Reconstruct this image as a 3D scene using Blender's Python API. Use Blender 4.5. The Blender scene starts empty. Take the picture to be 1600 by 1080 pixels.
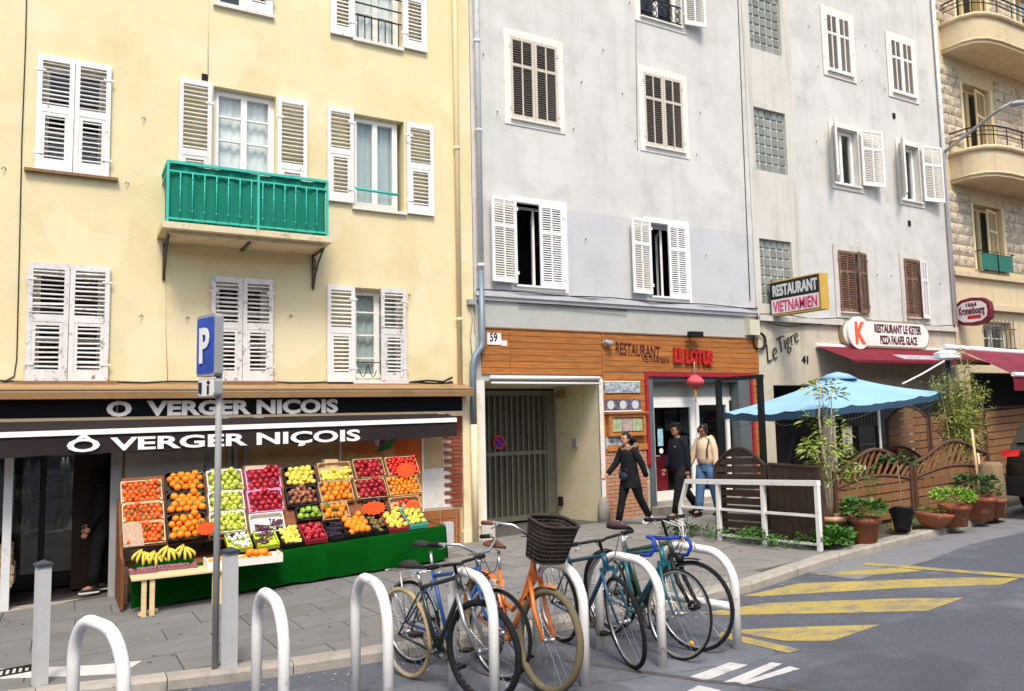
import bpy, math, random
from mathutils import Vector, Matrix
rnd = random.Random(7)
RAD = math.radians
S = bpy.context.scene
COL = S.collection

# ------------------------------------------------------------------ camera, sky, sun, exposure
FPX, YAW, PITCH, ROLL = 1217.0, RAD(29.5), RAD(5.1), RAD(1.2)
CAM = Vector((0, -12.4, 2.4))
_f = Vector((math.sin(YAW)*math.cos(PITCH), math.cos(YAW)*math.cos(PITCH), math.sin(PITCH)))
_r0 = Vector((math.cos(YAW), -math.sin(YAW), 0)); _u0 = _r0.cross(_f)
_r = math.cos(ROLL)*_r0 - math.sin(ROLL)*_u0
_u = math.sin(ROLL)*_r0 + math.cos(ROLL)*_u0
cd = bpy.data.cameras.new('camera'); cam = bpy.data.objects.new('camera', cd); COL.objects.link(cam)
cd.sensor_fit = 'HORIZONTAL'; cd.sensor_width = 36; cd.lens = 36*FPX/1600; cd.clip_start = .05; cd.clip_end = 2000
mw = Matrix((( _r.x,_u.x,-_f.x,CAM.x),(_r.y,_u.y,-_f.y,CAM.y),(_r.z,_u.z,-_f.z,CAM.z),(0,0,0,1)))
cam.matrix_world = mw; S.camera = cam

SUN_EL, SUN_AZ = RAD(56), RAD(200)          # azimuth measured clockwise from +Y
w = bpy.data.worlds.new('World'); S.world = w; w.use_nodes = True
nt = w.node_tree; bg = nt.nodes['Background']; sky = nt.nodes.new('ShaderNodeTexSky')
sky.sky_type = 'NISHITA'; sky.sun_disc = False; sky.sun_elevation = SUN_EL; sky.sun_rotation = SUN_AZ
sky.air_density = 1.0; sky.dust_density = 3.0; sky.ozone_density = 1.0
nt.links.new(sky.outputs[0], bg.inputs[0]); bg.inputs[1].default_value = 0.125
sl = bpy.data.lights.new('sun', 'SUN'); so = bpy.data.objects.new('sun', sl); COL.objects.link(so)
sl.energy = 1.5; sl.angle = RAD(15); sl.color = (1, .94, .85)
sdir = Vector((math.sin(SUN_AZ)*math.cos(SUN_EL), math.cos(SUN_AZ)*math.cos(SUN_EL), math.sin(SUN_EL)))
so.rotation_euler = sdir.to_track_quat('Z', 'Y').to_euler()
S.view_settings.view_transform = 'Standard'; S.view_settings.look = 'None'
S.view_settings.gamma = 1; S.view_settings.use_curve_mapping = False
S.view_settings.exposure = 0.97
S.render.engine = 'CYCLES'

# ------------------------------------------------------------------ helpers
SLX, SLY = .037, -.05                        # the street climbs to the right and towards the camera
def G(x, y): return SLX*x + SLY*y            # pavement level
def GR(x, y): return G(x, y) - .10           # road level
def AT(px, py, x=None, y=None, z=None, g=None):
    """point where the line of sight through photo pixel meets a known plane of the place"""
    d = _f*FPX + _r*(px-800) - _u*(py-540)
    if x is not None: t = (x-CAM.x)/d.x
    elif y is not None: t = (y-CAM.y)/d.y
    elif z is not None: t = (z-CAM.z)/d.z
    else: t = (g + SLX*CAM.x + SLY*CAM.y - CAM.z)/(d.z - SLX*d.x - SLY*d.y)
    return CAM + d*t

class MB:
    def __init__(s): s.v=[]; s.f=[]; s.sm=[]; s.mi=[]
    def add(s, vs, fs, smooth=False, mi=0):
        b=len(s.v); s.v += [tuple(v) for v in vs]
        for f in fs: s.f.append(tuple(b+i for i in f)); s.sm.append(smooth); s.mi.append(mi)
        return s
    def quad(s, a,b,c,d, mi=0): return s.add((a,b,c,d),((0,1,2,3),),mi=mi)
    def box(s, x0,x1,y0,y1,z0,z1, mi=0):
        return s.add(((x0,y0,z0),(x1,y0,z0),(x1,y1,z0),(x0,y1,z0),(x0,y0,z1),(x1,y0,z1),(x1,y1,z1),(x0,y1,z1)),
            ((3,2,1,0),(4,5,6,7),(0,1,5,4),(1,2,6,5),(2,3,7,6),(3,0,4,7)), mi=mi)
    def bar(s, p, q, w, h, up=(0,0,1), mi=0):
        p=Vector(p); q=Vector(q); d=(q-p).normalized(); up=Vector(up)
        if abs(d.dot(up))>.98: up=Vector((0,1,0)) if abs(d.y)<.9 else Vector((1,0,0))
        a=d.cross(up).normalized(); b=a.cross(d).normalized(); a*=w/2; b*=h/2
        return s.add((p-a-b,p+a-b,p+a+b,p-a+b,q-a-b,q+a-b,q+a+b,q-a+b),
            ((3,2,1,0),(4,5,6,7),(0,1,5,4),(1,2,6,5),(2,3,7,6),(3,0,4,7)), mi=mi)
    def tube(s, pts, r, n=8, closed=False, cap=True, mi=0):
        pts=[Vector(p) for p in pts]; N=len(pts); rs=r if isinstance(r,(list,tuple)) else [r]*N
        d0=(pts[1]-pts[0]).normalized(); ref=Vector((0,0,1)) if abs(d0.z)<.9 else Vector((0,1,0))
        rings=[]; a=None
        for i,p in enumerate(pts):
            if closed: d=(pts[(i+1)%N]-pts[i-1]).normalized()
            elif i==0: d=d0
            elif i==N-1: d=(pts[-1]-pts[-2]).normalized()
            else: d=((pts[i+1]-p).normalized()+(p-pts[i-1]).normalized()).normalized()
            if a is None: a=d.cross(ref).normalized()
            else: a=(a-d*a.dot(d)).normalized()
            b=d.cross(a)
            rings.append([p+(a*math.cos(2*math.pi*k/n)+b*math.sin(2*math.pi*k/n))*rs[i] for k in range(n)])
        vs=[v for rg in rings for v in rg]; fs=[]
        for i in range(N if closed else N-1):
            j=(i+1)%N
            for k in range(n): fs.append((i*n+k, i*n+(k+1)%n, j*n+(k+1)%n, j*n+k))
        s.add(vs,fs,True,mi)
        if cap and not closed:
            b=len(s.v)-len(vs); s.f.append(tuple(b+k for k in reversed(range(n)))); s.f.append(tuple(b+(N-1)*n+k for k in range(n)))
            s.sm+= [False,False]; s.mi+=[mi,mi]
        return s
    def lathe(s, prof, c=(0,0,0), n=16, mi=0, sx=1, sy=1, smooth=True):
        c=Vector(c); vs=[]; fs=[]
        for r,z in prof:
            for k in range(n):
                a=2*math.pi*k/n; vs.append(c+Vector((r*math.cos(a)*sx,r*math.sin(a)*sy,z)))
        for i in range(len(prof)-1):
            for k in range(n): fs.append((i*n+k,i*n+(k+1)%n,(i+1)*n+(k+1)%n,(i+1)*n+k))
        s.add(vs,fs,smooth,mi)
        b=len(s.v)-len(vs)
        s.f.append(tuple(b+k for k in reversed(range(n)))); s.f.append(tuple(b+(len(prof)-1)*n+k for k in range(n))); s.sm+=[False,False]; s.mi+=[mi,mi]
        return s
    def sphere(s, c, r, sc=(1,1,1), nu=10, nv=6, mi=0):
        c=Vector(c); vs=[c+Vector((0,0,-r*sc[2]))]; fs=[]
        for i in range(1,nv):
            t=-math.pi/2+math.pi*i/nv
            for k in range(nu):
                a=2*math.pi*k/nu; vs.append(c+Vector((r*sc[0]*math.cos(t)*math.cos(a), r*sc[1]*math.cos(t)*math.sin(a), r*sc[2]*math.sin(t))))
        vs.append(c+Vector((0,0,r*sc[2]))); L=len(vs)-1
        for k in range(nu): fs.append((0,1+(k+1)%nu,1+k)); fs.append((L,1+(nv-2)*nu+k,1+(nv-2)*nu+(k+1)%nu))
        for i in range(nv-2):
            for k in range(nu): fs.append((1+i*nu+k,1+i*nu+(k+1)%nu,1+(i+1)*nu+(k+1)%nu,1+(i+1)*nu+k))
        return s.add(vs,fs,True,mi)
    def prism(s, poly, ext, mi=0):
        ext=Vector(ext); a=[Vector(p) for p in poly]; n=len(a); vs=a+[p+ext for p in a]
        nrm=Vector((0,0,0))
        for i in range(n): nrm+=a[i].cross(a[(i+1)%n])
        fs=[tuple(range(n)), tuple(reversed(range(n,2*n)))]+[(i,n+i,n+(i+1)%n,(i+1)%n) for i in range(n)]
        if nrm.dot(ext)>0: fs=[tuple(reversed(f)) for f in fs]
        return s.add(vs,fs,mi=mi)
    def xf(s, M):
        s.v=[tuple(M@Vector(v)) for v in s.v]; return s
    def mesh(s, name, mats):
        me=bpy.data.meshes.new(name); me.from_pydata(s.v,[],s.f)
        me.polygons.foreach_set('use_smooth', s.sm); me.polygons.foreach_set('material_index', s.mi)
        for m in (mats if isinstance(mats,(list,tuple)) else [mats]): me.materials.append(M[m] if isinstance(m,str) else m)
        me.update(); return me

def tag(o, label=None, cat=None, group=None, kind=None):
    if label: o['label']=label
    if cat: o['category']=cat
    if group: o['group']=group
    if kind: o['kind']=kind
    return o
def link(name, data, parent=None):
    o=bpy.data.objects.new(name,data); COL.objects.link(o)
    if parent is not None: o.parent=parent
    return o
def thing(name, label, cat, loc, rotz=0, group=None):
    o=link(name,None); o.location=loc; o.rotation_euler=(0,0,rotz); o.empty_display_size=.1
    return tag(o,label,cat,group)
def part(mb, name, mats, parent, world=True, kind=None, label=None):
    """part in world numbers under an unrotated Empty (world=True) or in local numbers"""
    o=link(name, mb.mesh(name,mats), parent)
    if world and parent is not None and parent.type=='EMPTY': o.matrix_parent_inverse=Matrix.Translation(-Vector(parent.location))
    return tag(o,label,None,None,kind)
def solo(mb, name, mats, label=None, cat=None, group=None, kind=None):
    """a thing that is one mesh; its origin is moved to the middle of its base"""
    xs=[v[0] for v in mb.v]; ys=[v[1] for v in mb.v]; zs=[v[2] for v in mb.v]
    c=Vector(((min(xs)+max(xs))/2,(min(ys)+max(ys))/2,min(zs)))
    mb.v=[tuple(Vector(v)-c) for v in mb.v]
    o=link(name, mb.mesh(name,mats)); o.location=c
    return tag(o,label,cat,group,kind)
def piece(name, me, parent, loc, rot=(0,0,0), scale=(1,1,1), world=True):
    o=link(name, me, parent); o.location=loc; o.rotation_euler=rot; o.scale=scale
    if world and parent.type=='EMPTY': o.matrix_parent_inverse=Matrix.Translation(-Vector(parent.location))
    return o
def text_mb(body, size, weight=0.0, ext=.004, sx=1.0, shear=0.0, align='LEFT', spacing=1.0):
    cu=bpy.data.curves.new('t','FONT'); cu.body=body; cu.size=size; cu.offset=weight; cu.extrude=ext; cu.shear=shear
    cu.align_x=align; cu.space_character=spacing; cu.resolution_u=3
    o=bpy.data.objects.new('t',cu); COL.objects.link(o)
    dg=bpy.context.evaluated_depsgraph_get(); me=bpy.data.meshes.new_from_object(o.evaluated_get(dg))
    mb=MB(); mb.add([(v.co.x*sx,v.co.y,v.co.z) for v in me.vertices],[tuple(p.vertices) for p in me.polygons])
    bpy.data.objects.remove(o); bpy.data.meshes.remove(me); return mb
def facing(mb, x, y, z):   # text lying in XY -> upright on a wall that faces -Y
    return mb.xf(Matrix.Translation((x,y,z))@Matrix.Rotation(math.pi/2,4,'X'))
def fit_text(body, p0, p1, h, weight=0, ext=.004, shear=0):
    """text from p0 to p1 (baseline, both on one upright plane), cap height h"""
    p0=Vector(p0); p1=Vector(p1); mb=text_mb(body,h/.7,weight,ext,shear=shear)
    xs=[v[0] for v in mb.v]; a,b=min(xs),max(xs); k=(p1-p0).length/(b-a)
    d=(p1-p0).normalized(); up=Vector((0,0,1)); up=(up-d*up.dot(d)).normalized(); n=d.cross(up)
    mb.v=[tuple(p0+d*((v[0]-a)*k)+up*v[1]+n*v[2]) for v in mb.v]; return mb

# ------------------------------------------------------------------ materials
M={}
def srgb(h):
    h=h.lstrip('#'); c=[int(h[i:i+2],16)/255 for i in (0,2,4)]
    return tuple(x/12.92 if x<=.04045 else ((x+.055)/1.055)**2.4 for x in c)
def mk(name, col, rough=.8, metal=0, var=.08, scale=6, bump=0, bscale=40, spec=.35, stain=None, sscale=3, slo=.55, shi=.7,
       streak=None, stlo=.5, sthi=.75, objrand=0, stretch=(1,1,1), emit=0, coat=0, sheen=0, fine=0, fscale=150, bump2=0, b2scale=3, crack=0, cscale=.55, patch=None):
    if isinstance(col,str): col=srgb(col)
    m=bpy.data.materials.new(name); m.use_nodes=True; n=m.node_tree.nodes; L=m.node_tree.links; p=n['Principled BSDF']
    tc=n.new('ShaderNodeTexCoord'); mp=n.new('ShaderNodeMapping'); mp.inputs['Scale'].default_value=stretch; L.new(tc.outputs['Object'],mp.inputs[0]); V=mp.outputs[0]
    if objrand:
        oi=n.new('ShaderNodeObjectInfo'); ad=n.new('ShaderNodeVectorMath'); ad.operation='ADD'; sc=n.new('ShaderNodeVectorMath'); sc.operation='SCALE'
        cx=n.new('ShaderNodeCombineXYZ'); 
        for i in range(3): L.new(oi.outputs['Random'],cx.inputs[i])
        L.new(cx.outputs[0],sc.inputs[0]); sc.inputs['Scale'].default_value=37.0; L.new(sc.outputs[0],ad.inputs[0]); L.new(V,ad.inputs[1]); V=ad.outputs[0]
    def noise(s,det=4,vec=None,rg=.55):
        t=n.new('ShaderNodeTexNoise'); t.inputs['Scale'].default_value=s; t.inputs['Detail'].default_value=det; t.inputs['Roughness'].default_value=rg; L.new(vec or V,t.inputs['Vector']); return t.outputs['Fac']
    def mix(fac,a,b,mode='MIX'):
        x=n.new('ShaderNodeMix'); x.data_type='RGBA'; x.blend_type=mode
        if isinstance(fac,(int,float)): x.inputs[0].default_value=fac
        else: L.new(fac,x.inputs[0])
        for i,c in ((6,a),(7,b)):
            if isinstance(c,tuple): x.inputs[i].default_value=(*c[:3],1)
            else: L.new(c,x.inputs[i])
        return x.outputs[2]
    def ramp(fac,lo,hi):
        r=n.new('ShaderNodeMapRange'); r.inputs['From Min'].default_value=lo; r.inputs['From Max'].default_value=hi; r.clamp=True; L.new(fac,r.inputs['Value']); return r.outputs[0]
    c=mix(ramp(noise(scale),.3,.7), tuple(x*(1-var) for x in col), tuple(min(1,x*(1+var)) for x in col))
    if fine: c=mix(ramp(noise(fscale,2),.35,.65), mix(fine,c,(0,0,0)), c)
    if stain:
        if isinstance(stain,str): stain=srgb(stain)
        c=mix(ramp(noise(sscale,8,rg=.65),slo,shi),c,stain)
    if streak:
        if isinstance(streak,str): streak=srgb(streak)
        m2=n.new('ShaderNodeMapping'); m2.inputs['Scale'].default_value=(2.2,2.2,.16); L.new(tc.outputs['Object'],m2.inputs[0])
        f=ramp(noise(2.2,6,m2.outputs[0]),stlo,sthi); f2=n.new('ShaderNodeMath'); f2.operation='MULTIPLY'; L.new(f,f2.inputs[0]); f2.inputs[1].default_value=.6
        c=mix(f2.outputs[0],c,streak)
    if patch:
        c=mix(ramp(noise(.45,3),.60,.615),c,srgb(patch)) if False else mix(ramp(noise(.7,2,rg=.4),.58,.60),c,mix(.45,c,srgb(patch)))
    if crack:
        nz=n.new('ShaderNodeTexNoise'); nz.inputs['Scale'].default_value=1.7; nz.inputs['Detail'].default_value=5; L.new(V,nz.inputs['Vector'])
        va=n.new('ShaderNodeVectorMath'); va.operation='MULTIPLY_ADD'; va.inputs[1].default_value=(.55,.55,.55); L.new(nz.outputs['Color'],va.inputs[0]); L.new(V,va.inputs[2])
        vo=n.new('ShaderNodeTexVoronoi'); vo.feature='DISTANCE_TO_EDGE'; vo.inputs['Scale'].default_value=cscale; L.new(va.outputs[0],vo.inputs['Vector'])
        f=ramp(vo.outputs['Distance'],.007,.002); g_=ramp(noise(.35,2),.52,.6); f2=n.new('ShaderNodeMath'); f2.operation='MULTIPLY'; L.new(f,f2.inputs[0]); L.new(g_,f2.inputs[1])
        f3=n.new('ShaderNodeMath'); f3.operation='MULTIPLY'; L.new(f2.outputs[0],f3.inputs[0]); f3.inputs[1].default_value=crack
        c=mix(f3.outputs[0],c,tuple(x*.35 for x in col))
    if objrand:
        hs=n.new('ShaderNodeHueSaturation'); mr=n.new('ShaderNodeMapRange'); L.new(oi.outputs['Random'],mr.inputs['Value']); mr.inputs['To Min'].default_value=1-objrand; mr.inputs['To Max'].default_value=1+objrand
        L.new(mr.outputs[0],hs.inputs['Value']); L.new(c,hs.inputs['Color']); c=hs.outputs[0]
    L.new(c,p.inputs['Base Color'])
    p.inputs['Roughness'].default_value=rough; p.inputs['Metallic'].default_value=metal; p.inputs['Specular IOR Level'].default_value=spec
    if coat: p.inputs['Coat Weight'].default_value=coat; p.inputs['Coat Roughness'].default_value=.1
    if sheen: p.inputs['Sheen Weight'].default_value=sheen
    if bump or bump2:
        h=None
        b=n.new('ShaderNodeBump'); b.inputs['Strength'].default_value=max(bump,bump2); b.inputs['Distance'].default_value=.02
        if bump and bump2:
            a=n.new('ShaderNodeMath'); a.operation='ADD'; L.new(noise(bscale,5),a.inputs[0]); L.new(noise(b2scale,3),a.inputs[1]); h=a.outputs[0]
        else: h=noise(bscale if bump else b2scale,5)
        L.new(h,b.inputs['Height']); L.new(b.outputs[0],p.inputs['Normal'])
    if emit: p.inputs['Emission Color'].default_value=(*col,1); p.inputs['Emission Strength'].default_value=emit
    M[name]=m; return m
def mkglass(name, tint=(.75,.8,.8), rough=.02, refl=1.0):
    m=bpy.data.materials.new(name); m.use_nodes=True; n=m.node_tree.nodes; L=m.node_tree.links; n.remove(n['Principled BSDF'])
    t=n.new('ShaderNodeBsdfTransparent'); t.inputs[0].default_value=(*tint,1); g=n.new('ShaderNodeBsdfGlossy'); g.inputs['Roughness'].default_value=rough
    g.inputs['Color'].default_value=(refl,refl,refl,1)
    ge=n.new('ShaderNodeNewGeometry'); dt=n.new('ShaderNodeVectorMath'); dt.operation='DOT_PRODUCT'; L.new(ge.outputs['Normal'],dt.inputs[0]); L.new(ge.outputs['Incoming'],dt.inputs[1])
    def ma(op,a,b=None):
        x=n.new('ShaderNodeMath'); x.operation=op
        for i,v in ((0,a),(1,b)):
            if v is None: continue
            if isinstance(v,(int,float)): x.inputs[i].default_value=v
            else: L.new(v,x.inputs[i])
        return x.outputs[0]
    fz=ma('ADD',ma('MULTIPLY',ma('POWER',ma('SUBTRACT',1.0,ma('ABSOLUTE',dt.outputs['Value'])),5.0),.96),.04)     # Schlick reflectance, same from both sides of the pane
    mx=n.new('ShaderNodeMixShader'); L.new(fz,mx.inputs[0]); L.new(t.outputs[0],mx.inputs[1]); L.new(g.outputs[0],mx.inputs[2])
    L.new(mx.outputs[0],n['Material Output'].inputs[0]); M[name]=m
mk('plaster_yellow','#E3D5A9',.9,var=.035,scale=1.3,bump=.12,bscale=55,stain='#D6C08C',sscale=1.1,slo=.5,shi=.82,streak='#C9B78C',stlo=.58,sthi=.88,crack=0,patch='#E8DDB8',fine=.05,fscale=60)
mk('plaster_grey','#CFCDC6',.9,var=.05,scale=1.5,bump=.15,bscale=50,stain='#B7B5AD',sscale=1.6,slo=.5,shi=.76,streak='#B0ADA5',stlo=.54,sthi=.85,crack=.12,patch='#D8D6CF',fine=.05,fscale=60)
mk('plaster_lilac','#C3C2C1',.9,var=.04,scale=1.5,bump=.12,bscale=50,stain='#B2B1B0',sscale=1.6,slo=.5,shi=.8,streak='#A3A2A0',stlo=.56,sthi=.85)
mk('plaster_band','#B5B6AE',.9,var=.07,scale=1.5,bump=.15,bscale=50,stain='#9C9B92',sscale=1.5,slo=.5,shi=.8)
mk('plaster_pale','#CFCBC0',.9,var=.06,scale=1.2,bump=.15,bscale=50,stain='#B8B3A5',sscale=1.2,slo=.48,shi=.8,streak='#97907F',stlo=.5,sthi=.75,crack=.15)
mk('plaster_beige','#C9BFA8',.9,var=.07,scale=2,bump=.2,bscale=45,stain='#A99B80',sscale=2,slo=.5,shi=.78,streak='#8F836D',stlo=.52,sthi=.85)
mk('plaster_cream','#E6D9B4',.9,var=.05,scale=2,bump=.12,bscale=45,stain='#C9B98F',sscale=2.4,slo=.52,shi=.8,streak='#A89974',stlo=.55,sthi=.85)
mk('plaster_tan','#C9AC7C',.9,var=.06,scale=2,bump=.12,bscale=50,stain='#B0926A',sscale=2,slo=.5,shi=.85,streak='#8E7350',stlo=.55,sthi=.9)
mk('surround_white','#E3DFD4',.85,var=.05,scale=4,bump=.1,stain='#BDB6A6',sscale=5,slo=.55,shi=.8)
mk('shutter_worn','#E9E6E0',.75,var=.05,scale=9,bump=.2,bscale=80,stain='#6E655C',sscale=7,slo=.64,shi=.71,objrand=.09)
mk('shutter_peeling','#DEDAD4',.85,var=.07,scale=9,bump=.3,bscale=60,stain='#8A8178',sscale=11,slo=.56,shi=.66,objrand=.12)
mk('shutter_cream','#E4DFD2',.7,var=.04,scale=9,stain='#A79F90',sscale=9,slo=.6,shi=.75)
mk('shutter_beige','#C9BFAE',.75,var=.05,scale=9,stain='#85796A',sscale=9,slo=.58,shi=.75)
mk('shutter_white','#EFEDE8',.6,var=.03,scale=9,stain='#B9B4A9',sscale=9,slo=.66,shi=.8)
mk('louvre_dark','#6F655C',.8,var=.12,scale=12)
mk('shutter_brown','#7B5D4C',.85,var=.15,scale=9,stain='#A58B78',sscale=9,slo=.55,shi=.7)
mk('frame_white','#EDEBE4',.5,var=.03,scale=8,stain='#C4BEB0',sscale=8,slo=.6,shi=.85)
mk('dark_room',(.012,.012,.013),.9); mk('interior','#3A3532',.9,var=.2)  # dark_room: the darkness of unlit rooms put into the colour
mk('lace','#C2CBC7',.9,var=.25,scale=60,fine=.25,fscale=90)
mk('curtain','#F0EEE8',.9,var=.1,scale=12,stretch=(6,6,.4))
mk('iron_black','#23211F',.6,.4,var=.2,scale=20); mk('iron_grey','#5D5A52',.65,.4,var=.2,scale=15,stain='#7D5B3C',sscale=18,slo=.62,shi=.7)
mk('teal_cloth','#027862',.8,var=.12,scale=3,bump=.25,bscale=300,stretch=(3,3,.5)); mk('teal_metal','#3FB9A5',.5,var=.06,stain='#1F8C7B',sscale=10,slo=.6,shi=.7)
mk('slab_stone','#D9CBA8',.9,var=.08,scale=5,bump=.2,stain='#8B7F66',sscale=5,slo=.52,shi=.75)
mk('wood_strip','#8A6A4C',.8,var=.2,scale=10,stretch=(1,1,6))
mk('pipe_cream','#E6D3A4',.6,var=.04,scale=4); mk('pipe_white','#D7D8D6',.55,var=.05,scale=4,stain='#A9A9A5',sscale=6,slo=.55,shi=.8); mk('pipe_slate','#7C8A92',.45,.2,var=.06,scale=5)
mk('cable','#2A2826',.7); mk('cable_white','#D8D6CF',.6)
mk('cladding','#A9692F',.62,var=.3,scale=5,stretch=(.5,4,7),bump=.15,bscale=30,stain='#8B4F1F',sscale=4,slo=.55,shi=.8,objrand=.1,spec=.4)
mk('brick_pink','#B88A6D',.88,var=.12,scale=12,bump=.3,bscale=60,objrand=.1); mk('mortar','#C2B29C',.95,var=.08,scale=20,bump=.2,bscale=90)
mk('brick_red','#8E4C35',.88,var=.14,scale=12,bump=.3,bscale=60,objrand=.14)
mk('tile_brown','#9A6138',.6,var=.1,scale=10,objrand=.08)
mk('stone_boss','#C6B89F',.92,var=.2,scale=7,bump=.7,bscale=16,stain='#8C7C66',sscale=9,slo=.5,shi=.65,objrand=.12,bump2=.6,b2scale=7)
mk('gate_metal','#77786B',.5,.3,var=.12,scale=6); mk('gate_sheet','#5A564B',.5,.3,var=.3,scale=2,stretch=(6,6,.4))
mk('paint_red','#9E2433',.5,var=.1,scale=9); mk('frame_slate','#5E6566',.55,var=.06,scale=6)
mk('letter_red','#B3261F',.5,var=.06); mk('letter_black','#1C1512',.6); mk('letter_maroon','#4A1A16',.6); mk('letter_white','#EDEBE6',.5,var=.02); mk('letter_silver','#D4D5D2',.4,.2,var=.04)
mk('asphalt','#646770',.92,var=.12,scale=.5,bump=.5,bscale=140,fine=.42,fscale=75,stain='#787A81',sscale=.8,slo=.5,shi=.68,crack=.7,cscale=.4,patch='#46474C')
mk('paver','#787775',.88,var=.1,scale=2.2,bump=.2,bscale=110,fine=.1,fscale=120,stain='#6C6964',sscale=1.7,slo=.5,shi=.75,objrand=.07)
mk('paver_light','#87847E',.88,var=.1,scale=2.2,bump=.2,bscale=110,fine=.1,fscale=120,stain='#746F68',sscale=1.7,slo=.5,shi=.75,objrand=.06)
mk('joint','#55524D',.95,var=.15,scale=8); mk('kerb','#A39C90',.9,var=.1,scale=6,bump=.35,bscale=60,stain='#7F776B',sscale=4,slo=.52,shi=.75,objrand=.08)
mk('soil','#5B5143',.95,var=.25,scale=14,bump=.6,bscale=40)
mk('road_yellow','#BBA65C',.9,var=.16,scale=2,fine=.3,fscale=60,stain='#7A766A',sscale=4,slo=.46,shi=.66,bump=.3,bscale=140)
mk('road_white','#CFCDC8',.9,var=.08,scale=6,fine=.22,fscale=120,stain='#8C8A88',sscale=9,slo=.55,shi=.7,bump=.3,bscale=140)
mk('white_paint','#EFEDE8',.45,var=.03,scale=6,stain='#A79E8E',sscale=9,slo=.60,shi=.72,fine=.06,fscale=90,coat=.1)
mk('bollard_grey','#BFC0BE',.5,var=.05,scale=6,stain='#8F9191',sscale=9,slo=.6,shi=.75); mk('bollard_cap','#39404A',.5,var=.1)
mk('steel_grey','#9A9B99',.5,0,var=.06,scale=6); mk('blue_sign','#1E63C4',.35,var=.03)
mk('plaster_ochre','#D0BE9A',.9,var=.06,scale=2,bump=.12,bscale=50,stain='#B49C74',sscale=2,slo=.5,shi=.85,streak='#8E7858',stlo=.55,sthi=.85); mkglass('glass',(.92,.95,.95)); mkglass('glass_dark',(.35,.38,.38))

# ------------------------------------------------------------------ ground
def kerb_y(x):
    P=[(-12,-2.0),(-3,-3.9),(-.04,-4.80),(1.31,-5.39),(2.22,-5.66),(4.2,-6.02),(6.2,-6.2),(8.2,-5.80),(10.1,-5.63),(13.1,-5.41),(30,-4.6),(60,-3)]
    if x<=P[0][0]: return P[0][1]
    for (a,b),(c,d) in zip(P,P[1:]):
        if x<=c: return b+(d-b)*(x-a)/(c-a)
    return P[-1][1]
KW=.2
mb=MB(); E=90
mb.quad((-E,-E,GR(-E,-E)),(E,-E,GR(E,-E)),(E,6,GR(E,6)),(-E,6,GR(-E,6)))
road=link('road',mb.mesh('road','asphalt')); tag(road,kind='structure')
pav=link('pavement',None); tag(pav,kind='structure')
mb=MB(); xs=[-12+.5*i for i in range(125)]
for a,b in zip(xs,xs[1:]):
    mb.quad((a,kerb_y(a)+KW,G(a,kerb_y(a)+KW)-.012),(b,kerb_y(b)+KW,G(b,kerb_y(b)+KW)-.012),(b,2.2,G(b,2.2)-.012),(a,2.2,G(a,2.2)-.012))
part(mb,'bedding','joint',pav)
# paving slabs, each one its own sheet of stone
row=0; y=-.02
rows=[]; 
while y>-6.2:
    hgt=rnd.choice((.62,.8,.8)); rows.append((y,y-hgt)); y-=hgt
for ri,(ya,yb) in enumerate(rows):
    x=-2.3+.4*(ri%2)
    while x<13:
        ln=.8 if x<5 else .62
        x0,x1=x+.006,x+ln-.006; x+=ln
        if x0>8.5 and ya<-2.3: continue
        k0,k1=kerb_y(x0)+KW+.01,kerb_y(x1)+KW+.01
        if ya-.05<max(k0,k1): continue
        y0a,y0b=max(yb+.006,k0),max(yb+.006,k1); y1=ya-.006; dz=rnd.uniform(-.002,.002)
        m=MB(); P=[(x0,y0a),(x1,y0b),(x1,y1),(x0,y1)]
        m.prism([(a,b,G(a,b)+dz) for a,b in P],(0,0,-.03))
        part(m,'slab','paver' if x0<4.6 else 'paver_light',pav)
terr=MB(); terr.quad((8.5,-5.5,G(8.5,-5.5)-.003),(22,-5.1,G(22,-5.1)-.003),(22,-2.3,G(22,-2.3)-.003),(8.5,-2.3,G(8.5,-2.3)-.003))
part(terr,'planting_bed','soil',pav)
kerb=link('kerb',None); tag(kerb,kind='structure')
x=-4.0
while x<26:
    ln=.95 if x<14 else 2; x0,x1=x+.004,x+ln-.004; x+=ln
    a,b=kerb_y(x0),kerb_y(x1); m=MB(); e=.025
    prof=lambda X,Y:[(X,Y-.0,GR(X,Y)-.05),(X,Y,G(X,Y)-e),(X,Y+e,G(X,Y)+.002),(X,Y+KW,G(X,Y+KW)+.002),(X,Y+KW,GR(X,Y)-.05)]
    p,q=prof(x0,a),prof(x1,b); m.add(p+q,[(0,1,2,3,4),(9,8,7,6,5)]+[(i,5+i,5+(i+1)%5,(i+1)%5) for i in range(5)])
    m.f=[tuple(reversed(f)) for f in m.f]
    part(m,'kerb_stone','kerb',kerb)
# gutter strip of paler worn asphalt along the kerb on the right
mark=link('road_marking',None); tag(mark,kind='structure')
def paint(name,pix,mat,dz=.005):
    m=MB(); pts=[AT(px,py,g=-.10) for px,py in pix]; m.prism([(p.x,p.y,p.z+dz) for p in pts],(0,0,-.003)); part(m,name,mat,mark)
paint('tar_seam',[(880,1030),(1100,1062),(1290,1082),(1288,1085),(1098,1066),(878,1033)],'joint')
m=MB()
for k in range(170):
    x=rnd.uniform(-1.5,8.2); y=rnd.uniform(-5.2,-.4); r_=rnd.uniform(.008,.022); m.lathe([(r_,0),(r_*.7,.0012)],(x,y,G(x,y)+.003),7)
mk('gum','#4F4C48',.9); part(m,'gum_spots','gum',pav,kind='stuff')
paint('stripe',[(1272,899),(1355,890),(1405,888),(1442,892),(1380,898)],'road_yellow')
paint('stripe',[(1160,932),(1250,912),(1500,903),(1592,904),(1565,914),(1400,920),(1190,932)],'road_yellow')
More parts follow.
